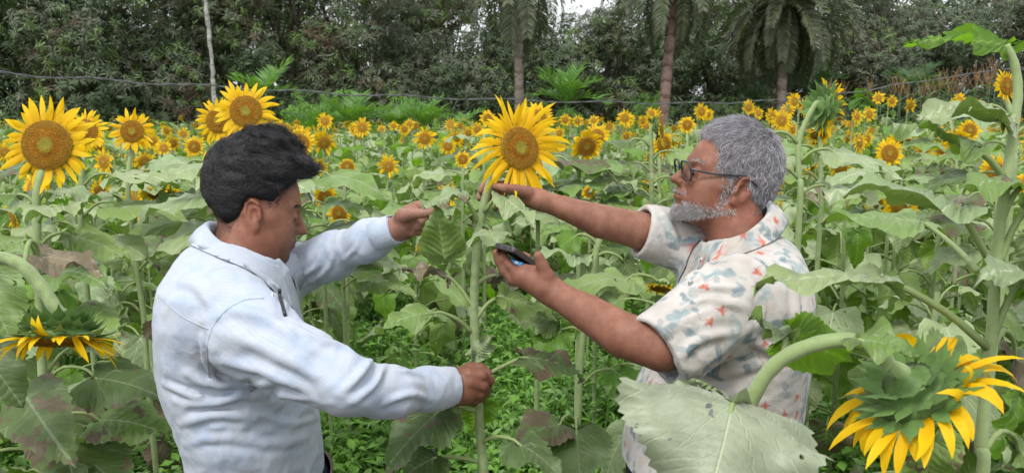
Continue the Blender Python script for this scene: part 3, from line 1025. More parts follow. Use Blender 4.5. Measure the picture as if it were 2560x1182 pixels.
def blade(L, Wd, n=22, nr=3, kap=1.2, fold=.12, lat=.9, wave=.013, quilt=.006, twist=0.0, serr=.016, rg=rng, mat=0):
    """Heart-shaped leaf blade: base at the origin, midrib along +X, upper face +Z. Returns V, F, uv."""
    seg = np.linalg.norm(np.diff(_OUT, axis=0), axis=1); s = np.concatenate(([0], np.cumsum(seg))); s /= s[-1]
    t = np.linspace(0, 1, n)
    ox = np.interp(t, s, _OUT[:, 0]); oy = np.interp(t, s, _OUT[:, 1])
    spx = np.maximum.accumulate(np.clip(ox - .62 * oy, 0, 1)); spx[-1] = 1
    idx = np.arange(n)
    P = [np.stack((spx, np.zeros(n)), -1)]
    for side in (1, -1):
        oy_ = oy * rg.uniform(.88, 1.1)
        pts = np.stack((ox, oy_), -1)
        if serr:
            nn = np.gradient(pts, axis=0); nn = np.stack((-nn[:, 1], nn[:, 0]), -1)
            nn = nn / (np.linalg.norm(nn, axis=1, keepdims=True) + 1e-9)
            amp = serr * ((idx % 2) * 2 - 1) * (oy > .05) * rg.uniform(.2, 1.7, n)
            pts = pts + nn * amp[:, None] * np.array((1, 1.0)) - .5 * np.stack((np.abs(amp), 0 * amp), -1)
        for j in range(1, nr + 1):
            f = (j / nr) ** .85
            q = P[0] * (1 - f) + pts * f
            q[:, 1] = q[:, 1] * side
            P.append(q)
    P = np.array(P)                                           # (1+2nr, n, 2)
    X = P[..., 0] * L; Y = P[..., 1] * Wd
    fr = np.array([0] + [j / nr for j in range(1, nr + 1)] * 2)[:, None] * np.ones(n)
    ph = rg.uniform(0, 6.28, 6)
    Z = fold * np.abs(Y) - lat * Y * Y / (Wd * .5) * .5
    Z += wave * fr ** 2 * (np.sin(t * 11 + ph[0] + np.sign(Y) * ph[1]) + .7 * np.sin(t * 23 + ph[2] * np.sign(Y)))
    if quilt:
        Z += quilt * ((idx % 2) * 2 - 1) * np.sin(fr * np.pi) + quilt * .6 * np.sin(X * 90 + np.abs(Y) * 60 + ph[3]) * (fr > 0)
    Z += twist * Y * X / L
    k = kap / L
    th = k * np.clip(X, -.15 * L, None)
    cx = np.sin(th) / k if abs(k) > 1e-6 else X
    cz = -(1 - np.cos(th)) / k if abs(k) > 1e-6 else 0 * X
    cx = np.where(X < -.15 * L, cx + (X + .15 * L), cx)
    V = np.stack((cx + np.sin(th) * Z, Y, cz + np.cos(th) * Z), -1).reshape(-1, 3)
    F = []
    for side in (0, 1):
        for j in range(nr):
            r0 = 0 if j == 0 else side * nr + j
            r1 = side * nr + j + 1
            i = np.arange(n - 1)
            q = np.stack((r0 * n + i, r0 * n + i + 1, r1 * n + i + 1, r1 * n + i), -1)
            F.append(q[:, ::-1] if side else q)
    uv = np.stack((P[..., 0], P[..., 1] * Wd / L), -1).reshape(-1, 2)
    return V, np.concatenate(F), uv

def rotY(V, a):
    c, s = math.cos(a), math.sin(a)
    return np.stack((V[:, 0] * c + V[:, 2] * s, V[:, 1], -V[:, 0] * s + V[:, 2] * c), -1)

def leaf_with_petiole(L, Wd, plen, rise, pitch, n, nr, rg, sides=5, psegs=6, **kw):
    """Leaf of a field plant: petiole from the origin outwards along +X, blade at its end tipped down by pitch."""
    P = catmull([(0, 0, 0), (plen * .35, 0, rise * .75), (plen * .75, 0, rise), (plen, 0, rise * .82)], psegs)
    a = Acc()
    if sides:
        V, F, uv = tube(P, np.linspace(.0050, .0030, psegs), sides, False)
        a.add(V, F, 1, uv)
    V, F, uv = blade(L, Wd, n, nr, rg=rg, **kw)
    V = rotY(V, pitch) + P[-1]
    a.add(V, [F], 0, uv)
    return a

LV = {'H': [], 'M': [], 'L': []}
LEAFSPEC = []
for k in range(12):
    rg = np.random.default_rng(1000 + k)
    L = rg.uniform(.155, .255); spec = dict(L=L, Wd=L * rg.uniform(.82, 1.0), plen=rg.uniform(.11, .19), rise=rg.uniform(.03, .09), pitch=rg.uniform(.1, .9) if k < 8 else rg.uniform(.9, 1.35))
    kw = dict(kap=rg.uniform(.3, 1.4), fold=rg.uniform(-.05, .3), lat=rg.uniform(.1, 1.0), twist=rg.uniform(-.35, .35))
    for lod, (n, nr, sd, sg) in {'H': (34, 3, 6, 7), 'M': (13, 2, 3, 4), 'L': (7, 1, 0, 4)}.items():
        kk = dict(kw)
        if lod == 'M': kk.update(quilt=.004, serr=.014, wave=.018)
        if lod == 'L': kk.update(quilt=0, serr=0, wave=.012)
        LV[lod].append(leaf_with_petiole(n=n, nr=nr, rg=np.random.default_rng(2000 + k), sides=sd, psegs=sg, **spec, **kk))

def leaf_mesh(acc, mat):
    return acc.mesh('leaf', [M[mat], M['petiole']])
LEAF_ME = {}
for lod in 'HM':
    for mk in ('leaf', 'leaf_dark', 'leaf_pale', 'leaf_bright', 'leaf_dry'):
        LEAF_ME[lod, mk] = [leaf_mesh(a, mk) for a in LV[lod]]

def petal(base, d, t, L, w, rg, g=(0, 0, -1.0), sag=.3, curl=0.0, segs=5, nrmv=None, cup=.25):
    """Ray petal from base in direction d, t = its width direction; sags towards g and curls about t."""
    g = np.asarray(g, float)
    p = np.asarray(base, float).copy(); d = nrm(d); t = nrm(t)
    pts, ds = [p.copy()], [d]
    for s in range(segs):
        up = np.cross(t, d)
        d = nrm(d + g * sag * (s + .5) / segs ** 1.3 + up * curl * (s + 1) / segs ** 1.4)
        p = p + d * L / segs
        pts.append(p.copy()); ds.append(d)
    pts = np.array(pts); ds = np.array(ds)
    tt = t - ds * (ds @ t)[:, None]; tt = nrm(tt)
    up = np.cross(tt, ds)
    u = np.linspace(0, 1, segs + 1)
    ws = w * .5 * np.interp(u, [0, .15, .45, .72, .9, 1], [.5, .8, 1, .80, .36, .02])
    tw = rg.uniform(-.5, .5) * u
    tt = tt * np.cos(tw)[:, None] + up * np.sin(tw)[:, None]
    V = np.concatenate((pts - tt * ws[:, None] + up * (cup * ws)[:, None], pts, pts + tt * ws[:, None] + up * (cup * ws)[:, None]))
    n = segs + 1
    i = np.arange(segs)
    F = np.concatenate((np.stack((i, i + n, i + n + 1, i + 1), -1), np.stack((i + n, i + 2 * n, i + 2 * n + 1, i + n + 1), -1)))
    uv = np.concatenate([np.stack((u, np.full(n, v)), -1) for v in (0, .5, 1)])
    return V, [F], uv

def bract(base, d, out, L, w, curl, segs=4):
    """Pointed green bract: starts along d and bends towards out."""
    p = np.asarray(base, float).copy(); d = nrm(d); t = nrm(np.cross(d, out))
    pts = [p.copy()]
    for s in range(segs):
        d = nrm(d + np.asarray(out) * curl / segs); p = p + d * L / segs; pts.append(p.copy())
    pts = np.array(pts); u = np.linspace(0, 1, segs + 1)
    ws = w * .5 * np.interp(u, [0, .25, .5, .72, 1], [.8, 1, .66, .22, .02])
    o = nrm(np.cross(t, nrm(np.gradient(pts, axis=0))))
    V = np.concatenate((pts - t * ws[:, None] - o * .25 * ws[:, None], pts, pts + t * ws[:, None] - o * .25 * ws[:, None]))
    n = segs + 1; i = np.arange(segs)
    F = np.concatenate((np.stack((i, i + n, i + n + 1, i + 1), -1), np.stack((i + n, i + 2 * n, i + 2 * n + 1, i + n + 1), -1)))
    return V, [F], np.concatenate([np.stack((u, np.full(n, v)), -1) for v in (0, .5, 1)])

def disc_geo(C, R3, Rd, na, nr, dome, florets, rg, acc, back=True):
    """Disc face (material 0) and green receptacle behind it (material 1), in the frame R3 (columns x,y,normal)."""
    th = np.linspace(0, 2 * np.pi, na, endpoint=False)
    rs = np.linspace(0, 1, nr + 1)[1:]
    prof = lambda r: dome * Rd * (1 - r ** 2) - .10 * Rd * np.exp(-(r / .28) ** 2) + .03 * Rd * np.sin(r * 9)
    V = [np.array([[0, 0, prof(np.array(0.0))]])]; uv = [np.array([[0, 0]])]
    for r in rs:
        V.append(np.stack((Rd * r * np.cos(th), Rd * r * np.sin(th), np.full(na, prof(r))), -1)); uv.append(np.stack((np.full(na, r), th / 6.28), -1))
    V = np.concatenate(V); uv = np.concatenate(uv)
    k = np.arange(na); k2 = (k + 1) % na
    F3 = np.stack((np.zeros(na, int), 1 + k, 1 + k2), -1)
    F4 = np.concatenate([np.stack((1 + j * na + k, 1 + (j + 1) * na + k, 1 + (j + 1) * na + k2, 1 + j * na + k2), -1) for j in range(nr - 1)])
    acc.add(V @ R3.T + C, [F3, F4], 0, uv)
    if florets:
        i = np.arange(florets); r = np.sqrt((i + .5) / florets); a = i * 2.39996
        r = r * .985
        s = Rd * 0.9 / math.sqrt(florets) * rg.uniform(.8, 1.25, florets)
        h = s * np.where(r < .3, .5, rg.uniform(.9, 1.9, florets))
        c = np.stack((Rd * r * np.cos(a), Rd * r * np.sin(a), prof(r)), -1)
        e1 = np.stack((np.cos(a), np.sin(a), 0 * a), -1); e2 = np.stack((-np.sin(a), np.cos(a), 0 * a), -1); nz = np.array((0, 0, 1.0))
        q = np.stack((c + e1 * s[:, None], c + e2 * s[:, None], c - e1 * s[:, None], c - e2 * s[:, None],
                      c + nz * h[:, None] + e1 * (s * .5)[:, None]), 1).reshape(-1, 3)
        b = (np.arange(florets) * 5)[:, None]
        F = np.concatenate([b + np.array([x]) for x in ([0, 1, 4], [1, 2, 4], [2, 3, 4], [3, 0, 4])])
        acc.add(q @ R3.T + C, [F], 0, np.repeat(np.stack((r, a % 1), -1), 5, 0))
    if back:
        pr = [(.97, 0), (1.0, -.10), (.97, -.26), (.70, -.44), (.38, -.58), (.17, -.80), (.0, -.9)]
        V = np.concatenate([np.stack((Rd * r * np.cos(th), Rd * r * np.sin(th), np.full(na, z * Rd)), -1) for r, z in pr])
        F = np.concatenate([np.stack((j * na + k, j * na + k2, (j + 1) * na + k2, (j + 1) * na + k), -1) for j in range(len(pr) - 1)])
        acc.add(V @ R3.T + C, [F[:, ::-1]], 1)

def petals_of(C, R3, Rd, npet, Lp, wp, rg, segs, sag, el=(-.15, .45), keep=1.0, curl=.25):
    out = []
    for k in range(npet):
        if rg.random() > keep: continue
        a = 2 * np.pi * (k + rg.uniform(-.35, .35)) / npet
        r = R3 @ np.array((math.cos(a), math.sin(a), 0)); t = R3 @ np.array((-math.sin(a), math.cos(a), 0)); n = R3[:, 2]
        e = rg.uniform(*el) if k % 2 else rg.uniform(el[0], (el[0] + el[1]) * .5)
        d = r * math.cos(e) + n * math.sin(e) + t * rg.uniform(-.32, .32)
        b = C + r * Rd * rg.uniform(.88, .96) - n * Rd * .04 * (1 + k % 2)
        cr = rg.uniform(-curl, curl)
        if rg.random() < .10: cr = rg.uniform(.8, 1.6) * (1 if rg.random() < .7 else -1)
        out.append(petal(b, d, t, Lp * rg.uniform(.68, 1.25), wp * rg.uniform(.7, 1.2), rg, sag=sag * rg.uniform(.4, 1.5), curl=cr, segs=segs))
    return out

def bracts_of(C, R3, Rd, nb, rg, segs=4, L=.8, layers=2, curl=.9):
    out = []
    n = R3[:, 2]
    for ly in range(layers):
        for k in range(nb):
            a = 2 * np.pi * (k + .5 * ly + rg.uniform(-.3, .3)) / nb
            r = R3 @ np.array((math.cos(a), math.sin(a), 0))
            b = C + r * Rd * (1.03 - .22 * ly) - n * Rd * (.20 + .20 * ly)
            out.append(bract(b, r * .9 + n * (.12 - .35 * ly), (r * .6 - n * .8) * (1 if rg.random() < .6 else .2), Rd * L * rg.uniform(.7, 1.2), Rd * .50 * rg.uniform(.8, 1.2), curl * rg.uniform(.3, 1.5), segs))
    return out

def head_frame(n):
    n = nrm(n)
    up = np.array((0, 0, 1.0)) if abs(n[2]) < .95 else np.array((1.0, 0, 0))
    x = nrm(np.cross(up, n)); y = np.cross(n, x)
    return np.stack((x, y, n), 1)

HEADMATS = ['disc', 'bract', 'petal', 'stem']
def proto_head(elev, seed, lod, Rd=.042, bud=False):
    """Head of a field plant; the stem ends at the origin, the flower faces +X raised by elev."""
    rg = np.random.default_rng(3000 + seed)
    n = np.array((math.cos(elev), 0, math.sin(elev)))
    R3 = head_frame(n)
    C = np.array((.028, 0, .055)) + n * Rd * .8
    a = Acc()
    if lod == 'M':
        disc_geo(C, R3, Rd, 14, 3, .18, 0, rg, a)
        for V, F, uv in petals_of(C, R3, Rd, 30, Rd * 1.2, Rd * .36, rg, 3, .35, keep=.93): a.add(V, F, 2, uv)
        for V, F, uv in bracts_of(C, R3, Rd, 11, rg, 2, .75, 1): a.add(V, F, 1, uv)
        V, F, uv = tube(catmull([(0, 0, -.03), (0.002, 0, .03), C - n * Rd * .75, C - n * Rd * .5], 6), .010, 5, False); a.add(V, F, 3, uv)
    else:
        disc_geo(C, R3, Rd, 8, 2, .1, 0, rg, a)
        for V, F, uv in petals_of(C, R3, Rd, 15, Rd * 1.15, Rd * .62, rg, 1, .3): a.add(V, F, 2, uv)
    return a

def proto_bud(seed, lod, Rd=.032):
    rg = np.random.default_rng(3500 + seed)
    n = nrm(np.array((.5, 0, .8))); R3 = head_frame(n); C = np.array((.01, 0, .045))
    a = Acc()
    disc_geo(C, R3, Rd, 12, 2, .35, 0, rg, a)
    for ly in range(3):
        for k in range(12):
            q = 2 * np.pi * (k + .5 * ly) / 12
            r = R3 @ np.array((math.cos(q), math.sin(q), 0))
            V, F, uv = bract(C + r * Rd * (.9 - .1 * ly) - n * .004, r * (.9 + .3 * ly) + n * (.7 - .5 * ly), -r if ly == 0 else -n, Rd * rg.uniform(.9, 1.5), Rd * .4, .5, 3)
            a.add(V, F, 1, uv)
    V, F, uv = tube(catmull([(0, 0, -.03), (0, 0, .01), C - n * Rd * .5], 5), .009, 5, False); a.add(V, F, 3, uv)
    return a

ELEVS = [.35, .05, -.3, -.75, -1.25]
HM = {(e, s): proto_head(ELEVS[e], e * 10 + s, 'M') for e in range(5) for s in range(3)}
HL = {(e, s): proto_head(ELEVS[e], e * 10 + s, 'L') for e in range(5) for s in range(2)}
HM_ME = {k: a.mesh('flower_head', [M[m] for m in HEADMATS]) for k, a in HM.items()}
BUD_ME = [proto_bud(s, 'M').mesh('flower_bud', [M['bud'], M['bud'], M['petal'], M['stem']]) for s in range(3)]

def unit_stem(seed):
    rg = np.random.default_rng(seed)
    P = catmull([(0, 0, -.02), (rg.uniform(-.02, .02), rg.uniform(-.02, .02), .3), (rg.uniform(-.02, .02), rg.uniform(-.02, .02), .7), (0, 0, 1)], 7)
    V, F, uv = tube(P, np.linspace(.0100, .0070, 7), 7, False)
    return Acc().add(V, F, 0, uv)
ST = [unit_stem(4000 + k) for k in range(5)]
ST_ME = [a.mesh('stem', [M['stem']]) for a in ST]
# ------------------------------------------------------------------ sunflowers one can tell apart, built where they stand
HERO_XY = []

def hero_leaf(root, base0, att, b, tip, wpx, nv=(0, .5, -1), mk='leaf', kap=.6, seed=0, n=36, nr=3, twist=0.0, arch=.22, fold=.12, lat=.5, pr=.0036, wave=.012, L=None, serr=.016):
    """Leaf with its blade from b to tip (pixel, pixel, distance), petiole from att on the stem."""
    rg = np.random.default_rng(5000 + seed)
    B, T = W(*b), W(*tip)
    chord = np.linalg.norm(T - B)
    Ln = L or chord * (1 + kap * kap / 24.0)
    Wd = wpx / FPX * b[2]
    V, F, uv = blade(Ln, Wd, n, nr, kap=kap, fold=fold, lat=lat, twist=twist, wave=wave, rg=rg, quilt=.006, serr=serr)
    V = rotY(V, -(kap / 2))
    R = frame(T - B, CV(*nv))
    V = V @ R.T + B
    a = Acc()
    a.add(V - base0, [F], 0, uv)
    if att is not None:
        A = W(*att)
        dl = np.linalg.norm(B - A)
        mid1 = A * .62 + B * .38 + np.array((0, 0, arch * dl))
        mid2 = A * .2 + B * .8 + np.array((0, 0, arch * dl * .75))
        ext = B + R[:, 0] * .02
        V, F, uv = tube(catmull([A, mid1, mid2, B, ext], 12), np.linspace(pr * 1.35, pr * .75, 12), 7)
        a.add(V - base0, F, 1, uv)
    return link('leaf', a.mesh('leaf', [M[mk], M['petiole']]), root)

def hero_head(root, base0, c, nv, Rd, Lp, wp, npet, seed, florets=520, sag=.25, el=(-.15, .4), nb=16, keep=1.0, na=40, curl=.25, bl=.8, layers=2):
    rg = np.random.default_rng(6000 + seed)
    C = W(*c) - base0
    k = c[2] / FPX
    R3 = head_frame(CV(*nv))
    a = Acc()
    disc_geo(C, R3, Rd * k, na, 6, .17, florets, rg, a)
    h = link('flower_head', a.mesh('flower_head', [M['disc'], M['bract']]), root)
    for V, F, uv in petals_of(C, R3, Rd * k, npet, Lp * k, wp * k, rg, 6, sag, el, keep, curl):
        link('petal', Acc().add(V, F, 0, uv).mesh('petal', [M['petal']]), h)
    for V, F, uv in bracts_of(C, R3, Rd * k, nb, rg, 4, bl, layers):
        link('bract', Acc().add(V, F, 0, uv).mesh('bract', [M['bract']]), h)
    return C - R3[:, 2] * Rd * k * .40, R3

def hero(label, stem, d, r0, leaves=(), head=None, group='sunflower plants close to the camera', ground=True, seed=0, r1=None):
    """stem: pixel points from the bottom up (optionally with their own distance)."""
    pts = [W(p[0], p[1], p[2] if len(p) > 2 else d) for p in stem]
    if ground:
        b = pts[0]
        base0 = np.array((b[0], b[1] + .03, 0.0))
        pts = [base0 - np.array((0, 0, .03)), base0 * .6 + b * .4 + np.array((0, 0, 0))] + pts
    else:
        base0 = np.array((pts[0][0], pts[0][1], 0.0))
        pts = [base0 - np.array((0, 0, .03))] + pts
    root = empty('sunflower_plant', base0, label, 'sunflower', group)
    HERO_XY.append((base0[0], base0[1]))
    if head:
        neck, R3 = hero_head(root, base0, seed=seed, **head)
        pts += [neck + base0 - R3[:, 2] * head['Rd'] / FPX * head['c'][2] * .45, neck + base0]
    P = catmull(pts, 10 + 5 * len(pts))
    r1 = r1 or r0 * .8
    V, F, uv = tube(P - base0, np.linspace(r0, r1, len(P)) * (1 + .04 * np.sin(np.arange(len(P)) * 1.7)), 10)
    link('stem', Acc().add(V, F, 0, uv).mesh('stem', [M['stem']]), root)
    for i, lf in enumerate(leaves):
        hero_leaf(root, base0, seed=seed * 40 + i, **lf)
    return root

def lf(att, b, tip, w, nv=(0, .5, -1), mk='leaf', kap=.6, **k):
    return dict(att=att, b=b, tip=tip, wpx=w, nv=nv, mk=mk, kap=kap, **k)

# the plant both men hold
D = 1.65
hero('tall sunflower plant held by both men, its open head leaning right',
     [(1212, 1240), (1203, 1120), (1192, 960), (1186, 800), (1187, 690), (1197, 590), (1215, 490), (1240, 425, 1.68)], D, .0100, [
        lf((1178, 690, D), (1112, 645, D - .02), (1090, 508, D - .06), 128, (-.1, .12, -1), 'leaf', .25, lat=.2, twist=.1),
        lf((1197, 560, D), (1150, 484, D - .05), (1056, 522, D - .08), 110, (.1, 1, -.22), 'leaf_pale', .3, arch=.1),
        lf((1212, 530, D - .01), (1262, 496, D - .03), (1338, 578, D - .10), 78, (.35, .75, -.7), 'leaf_pale', .5),
        lf((1195, 575, D - .01), (1224, 577, D - .05), (1248, 618, D - .08), 122, (0, .9, -.55), 'leaf_pale', .5, arch=.2),
        lf((1185, 835, D), (1085, 782, D - .05), (938, 832, D - .12), 92, (-.15, 1, -.75), 'leaf', .7, arch=.12),
        lf((1183, 770, D), (1118, 690, D), (1004, 678, D + .03), 40, (0, 1, -.2), 'leaf_dry', .6, arch=.1),
        lf((1190, 800, D), (1262, 744, D), (1392, 800, D + .02), 88, (.2, .9, -.75), 'leaf', .6, arch=.2),
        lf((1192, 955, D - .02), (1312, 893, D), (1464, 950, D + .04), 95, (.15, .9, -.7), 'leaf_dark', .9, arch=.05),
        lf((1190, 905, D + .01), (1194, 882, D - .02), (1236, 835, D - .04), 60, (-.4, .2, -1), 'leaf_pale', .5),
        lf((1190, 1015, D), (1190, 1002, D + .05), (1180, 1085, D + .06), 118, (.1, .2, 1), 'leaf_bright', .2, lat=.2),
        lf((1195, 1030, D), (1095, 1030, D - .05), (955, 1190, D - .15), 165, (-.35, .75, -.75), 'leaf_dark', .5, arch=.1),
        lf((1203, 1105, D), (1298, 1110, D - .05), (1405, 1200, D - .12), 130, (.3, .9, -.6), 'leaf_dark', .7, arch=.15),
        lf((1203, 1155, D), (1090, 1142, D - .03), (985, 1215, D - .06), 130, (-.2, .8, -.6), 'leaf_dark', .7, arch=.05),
        lf((1187, 715, D + .01), (1240, 690, D + .12), (1275, 740, D + .2), 90, (.1, .8, -.6), 'leaf_dry', .5, arch=.05),
     ],
     dict(c=(1300, 370, D), nv=(.58, .08, -1), Rd=54, Lp=88, wp=14.5, npet=54, florets=900, sag=.34, el=(-.25, .5), curl=.35, bl=.5), seed=1)

# second stem in the gap between the men
D = 2.25
hero('sunflower plant without open flower in the gap between the two men, dark leaves hanging low',
     [(1440, 1150), (1446, 1000), (1453, 880), (1472, 740), (1487, 640), (1508, 575)], D, .0112, [
        lf((1470, 745, D), (1400, 690, D), (1330, 770, D - .1), 110, (-.2, .9, -.6), 'leaf_pale', .6),
        lf((1480, 690, D), (1440, 640, D), (1340, 650, D - .1), 95, (0, 1, -.35), 'leaf_pale', .6),
        lf((1462, 830, D), (1380, 800, D), (1270, 790, D), 110, (0, .9, -.7), 'leaf_dark', .7),
        lf((1455, 830, D), (1400, 830, D), (1330, 890, D - .05), 90, (-.2, .7, -.8), 'leaf_bright', .7),
        lf((1440, 1040, D), (1441, 1075, D - .1), (1450, 1215, D - .2), 190, (0, .5, -1), 'leaf_dark', .4, arch=0),
        lf((1440, 1060, D), (1400, 1060, D - .1), (1280, 1110, D - .2), 140, (-.2, .8, -.7), 'leaf_dark', .6),
        lf((1475, 750, D), (1560, 715, D), (1680, 745, D), 70, (0, .9, -.5), 'leaf', .8),
        lf((1478, 760, D), (1520, 800, D), (1545, 900, D - .05), 120, (.2, .5, -1), 'leaf_dark', .4),
        lf((1500, 600, D), (1570, 560, D), (1660, 610, D), 95, (.1, .9, -.5), 'leaf', .8),
        lf((1500, 620, D), (1440, 590, D), (1385, 640, D), 100, (-.1, .9, -.5), 'leaf_bright', .6),
        lf((1455, 960, D), (1540, 930, D), (1600, 985, D - .1), 110, (.1, .8, -.7), 'leaf_bright', .6),
        lf((1490, 640, D), (1560, 655, D), (1600, 740, D), 90, (.1, .5, -1), 'leaf_dark', .6),
     ], None, seed=2)

# tall stem at the right edge
D = 1.12
hero('tall thick hairy stem at the right edge with one leaf at its very top',
     [(2450, 1260), (2452, 1120), (2462, 1000), (2478, 850), (2488, 690), (2500, 560), (2520, 420), (2536, 310), (2545, 230), (2536, 160), (2514, 112)], D, .0094, [
        lf(None, (2508, 112, D), (2268, 101, D - .05), 62, (-.05, .55, -1), 'leaf_bright', .25, fold=.3, pr=.004),
        lf((2530, 330, D), (2503, 300, D - .02), (2285, 306, D - .10), 80, (0, 1, -.2), 'leaf_pale', .8, arch=.1),
        lf((2512, 450, D), (2425, 372, D - .03), (2230, 308, D - .05), 62, (0, .95, -.5), 'leaf', .5, arch=.1, pr=.004),
        lf((2482, 670, D), (2395, 520, D - .06), (2056, 488, D - .12), 150, (0, 1, -.22), 'leaf_pale', .55, arch=.02, pr=.0042),
        lf((2480, 720, D), (2300, 555, D + .5), (2060, 560, D + .5), 190, (0, 1, -.25), 'leaf', .5, arch=.02, pr=.004),
        lf((2470, 870, D), (2200, 700, D - .05), (1878, 716, D - .10), 150, (0, 1, -.2), 'leaf_pale', .35, arch=.06, pr=.0045),
        lf((2490, 680, D), (2580, 520, D), (2700, 560, D), 150, (0, .9, -.5), 'leaf', .6, pr=.004),
        lf((2480, 850, D), (2570, 700, D), (2450, 690, D - .15), 150, (0, .9, -.7), 'leaf_pale', .4, pr=.004),
        lf((2500, 560, D), (2560, 470, D), (2400, 480, D - .1), 120, (0, .95, -.4), 'leaf', .5),
        lf((2460, 1010, D), (2395, 940, D + .1), (2330, 830, D + .25), 130, (0, .8, -.6), 'leaf', .6),
        lf((2470, 900, D), (2540, 900, D + .15), (2700, 960, D + .15), 190, (0, .9, -.5), 'leaf_dark', .5),
        lf((2452, 1140, D), (2550, 1130, D + .1), (2660, 1200, D + .1), 190, (0, .9, -.5), 'leaf', .5),
     ], None, seed=3, r1=.0055)

# drooping head at the bottom right with the big leaf
D = 1.05
hero('drooping sunflower at the bottom right seen from behind, green bracts above hanging yellow petals',
     [(1840, 1300, 1.12), (1850, 1150, 1.12), (1880, 1000, 1.10), (1945, 905, 1.08), (2045, 858, 1.06), (2140, 852, 1.05), (2200, 880, 1.05), (2228, 920, 1.05)], D, .0098, [
        lf((1858, 1120, 1.10), (1832, 1008, .99), (1760, 1290, .92), 515, (-.08, .46, -1), 'leaf_dusty', .5, n=54, nr=6, lat=.5, fold=.05, wave=.030, serr=.017, arch=.1, pr=.004),
        lf((1960, 890, 1.09), (1975, 835, 1.14), (2135, 905, 1.2), 150, (.2, -.25, -1), 'leaf_bright', .4, arch=.1),
        lf((1960, 890, 1.09), (1965, 840, 1.10), (1868, 796, 1.08), 46, (0, 1, -.2), 'leaf_pale', .6, arch=.1),
        lf((2140, 852, 1.04), (2150, 850, 1.03), (2300, 905, .98), 110, (.15, .7, -.75), 'leaf', .9, arch=.0, fold=.3),
     ],
     dict(c=(2294, 990, D), nv=(.58, -.76, .22), Rd=102, Lp=142, wp=36, npet=36, florets=500, sag=.85, el=(-.35, .3), nb=15, bl=.70, layers=3, na=44), seed=4, r1=.0108)

# drooping head at the left
D = 1.5
hero('drooping sunflower at the left edge hanging face down with ragged yellow petals and green bracts',
     [(-150, 1200, 1.5), (-140, 900, 1.5), (-90, 700, 1.5), (-20, 648, 1.5), (45, 658, 1.5), (100, 712, 1.5), (142, 775, 1.5)], D, .0125, [
        lf((-60, 668, D), (-40, 690, D + .16), (45, 880, D + .14), 170, (.1, .4, -1), 'leaf', .5),
        lf((-120, 820, D), (-40, 880, D), (60, 1020, D), 160, (.1, .6, -.8), 'leaf_dark', .5),
        lf((60, 668, D), (100, 640, D + .12), (260, 690, D + .05), 108, (.2, .9, -.55), 'leaf_dry', .5, arch=.3),
     ],
     dict(c=(150, 852, D), nv=(.04, -.95, -.20), Rd=76, Lp=92, wp=21, npet=40, florets=500, sag=.28, el=(-.15, .95), nb=20, bl=.8, layers=3, curl=.35), seed=5, r1=.012)

# left tall flower and its neighbours
D = 1.95
hero('largest open sunflower at the left edge facing the camera on a tall straight stem',
     [(120, 1100), (105, 900), (97, 700), (92, 560), (98, 450)], D, .0115, [
        lf((96, 650, D), (60, 600, D), (-60, 640, D - .1), 130, (-.1, .95, -.5), 'leaf', .6),
        lf((94, 560, D), (150, 525, D - .05), (60, 560, D - .22), 120, (0, .8, -.7), 'leaf_pale', .7),
        lf((96, 620, D), (180, 590, D), (330, 660, D), 120, (.1, .95, -.5), 'leaf', .7),
        lf((97, 690, D), (150, 680, D), (270, 720, D - .1), 150, (.1, .95, -.5), 'leaf', .7),
        lf((98, 500, D), (140, 480, D), (255, 500, D), 85, (0, 1, -.3), 'leaf_pale', .6),
        lf((96, 520, D), (40, 490, D), (-50, 520, D), 100, (0, 1, -.3), 'leaf', .6),
        lf((100, 800, D), (170, 790, D), (300, 850, D - .1), 170, (.1, .9, -.5), 'leaf', .7),
        lf((110, 960, D), (240, 945, D - .05), (420, 1000, D - .1), 165, (.1, .85, -.7), 'leaf_dark', .6),
        lf((115, 1050, D), (62, 985, D - .2), (185, 1165, D - .4), 190, (.25, .5, -1), 'leaf_dark', .4),
        lf((118, 1070, D), (250, 1050, D), (430, 1090, D - .05), 170, (.1, .9, -.55), 'leaf', .7),
        lf((120, 1100, D), (190, 1130, D), (330, 1250, D - .1), 190, (.1, .8, -.6), 'leaf_dark', .6),
     ], dict(c=(116, 362, D), nv=(.06, -.02, -1), Rd=62, Lp=60, wp=17, npet=44, florets=900, sag=.14, el=(-.2, .4), bl=.5), seed=6)

D = 2.6
hero('open sunflower with reddish brown disc on a thin stem left of the black-haired man',
     [(372, 980), (360, 800), (345, 690), (330, 560), (320, 450)], D, .0095, [
        lf((330, 560, D), (390, 515, D), (500, 540, D), 90, (0, 1, -.4), 'leaf', .7),
        lf((326, 520, D), (280, 490, D), (200, 510, D), 80, (0, 1, -.35), 'leaf_pale', .6),
        lf((320, 470, D), (360, 455, D), (450, 470, D), 62, (0, 1, -.3), 'leaf', .6),
        lf((345, 690, D), (300, 650, D), (210, 680, D), 105, (0, .95, -.5), 'leaf', .7),
        lf((345, 680, D), (400, 650, D), (480, 690, D), 90, (0, .95, -.5), 'leaf', .7),
        lf((352, 780, D), (300, 760, D), (200, 800, D), 125, (0, .9, -.5), 'leaf', .7),
        lf((355, 820, D), (400, 800, D), (440, 860, D), 105, (0, .9, -.6), 'leaf_dark', .7),
     ], dict(c=(330, 328, D), nv=(.18, .05, -1), Rd=28, Lp=32, wp=9.5, npet=36, florets=300, sag=.18, na=24, bl=.5), seed=7)

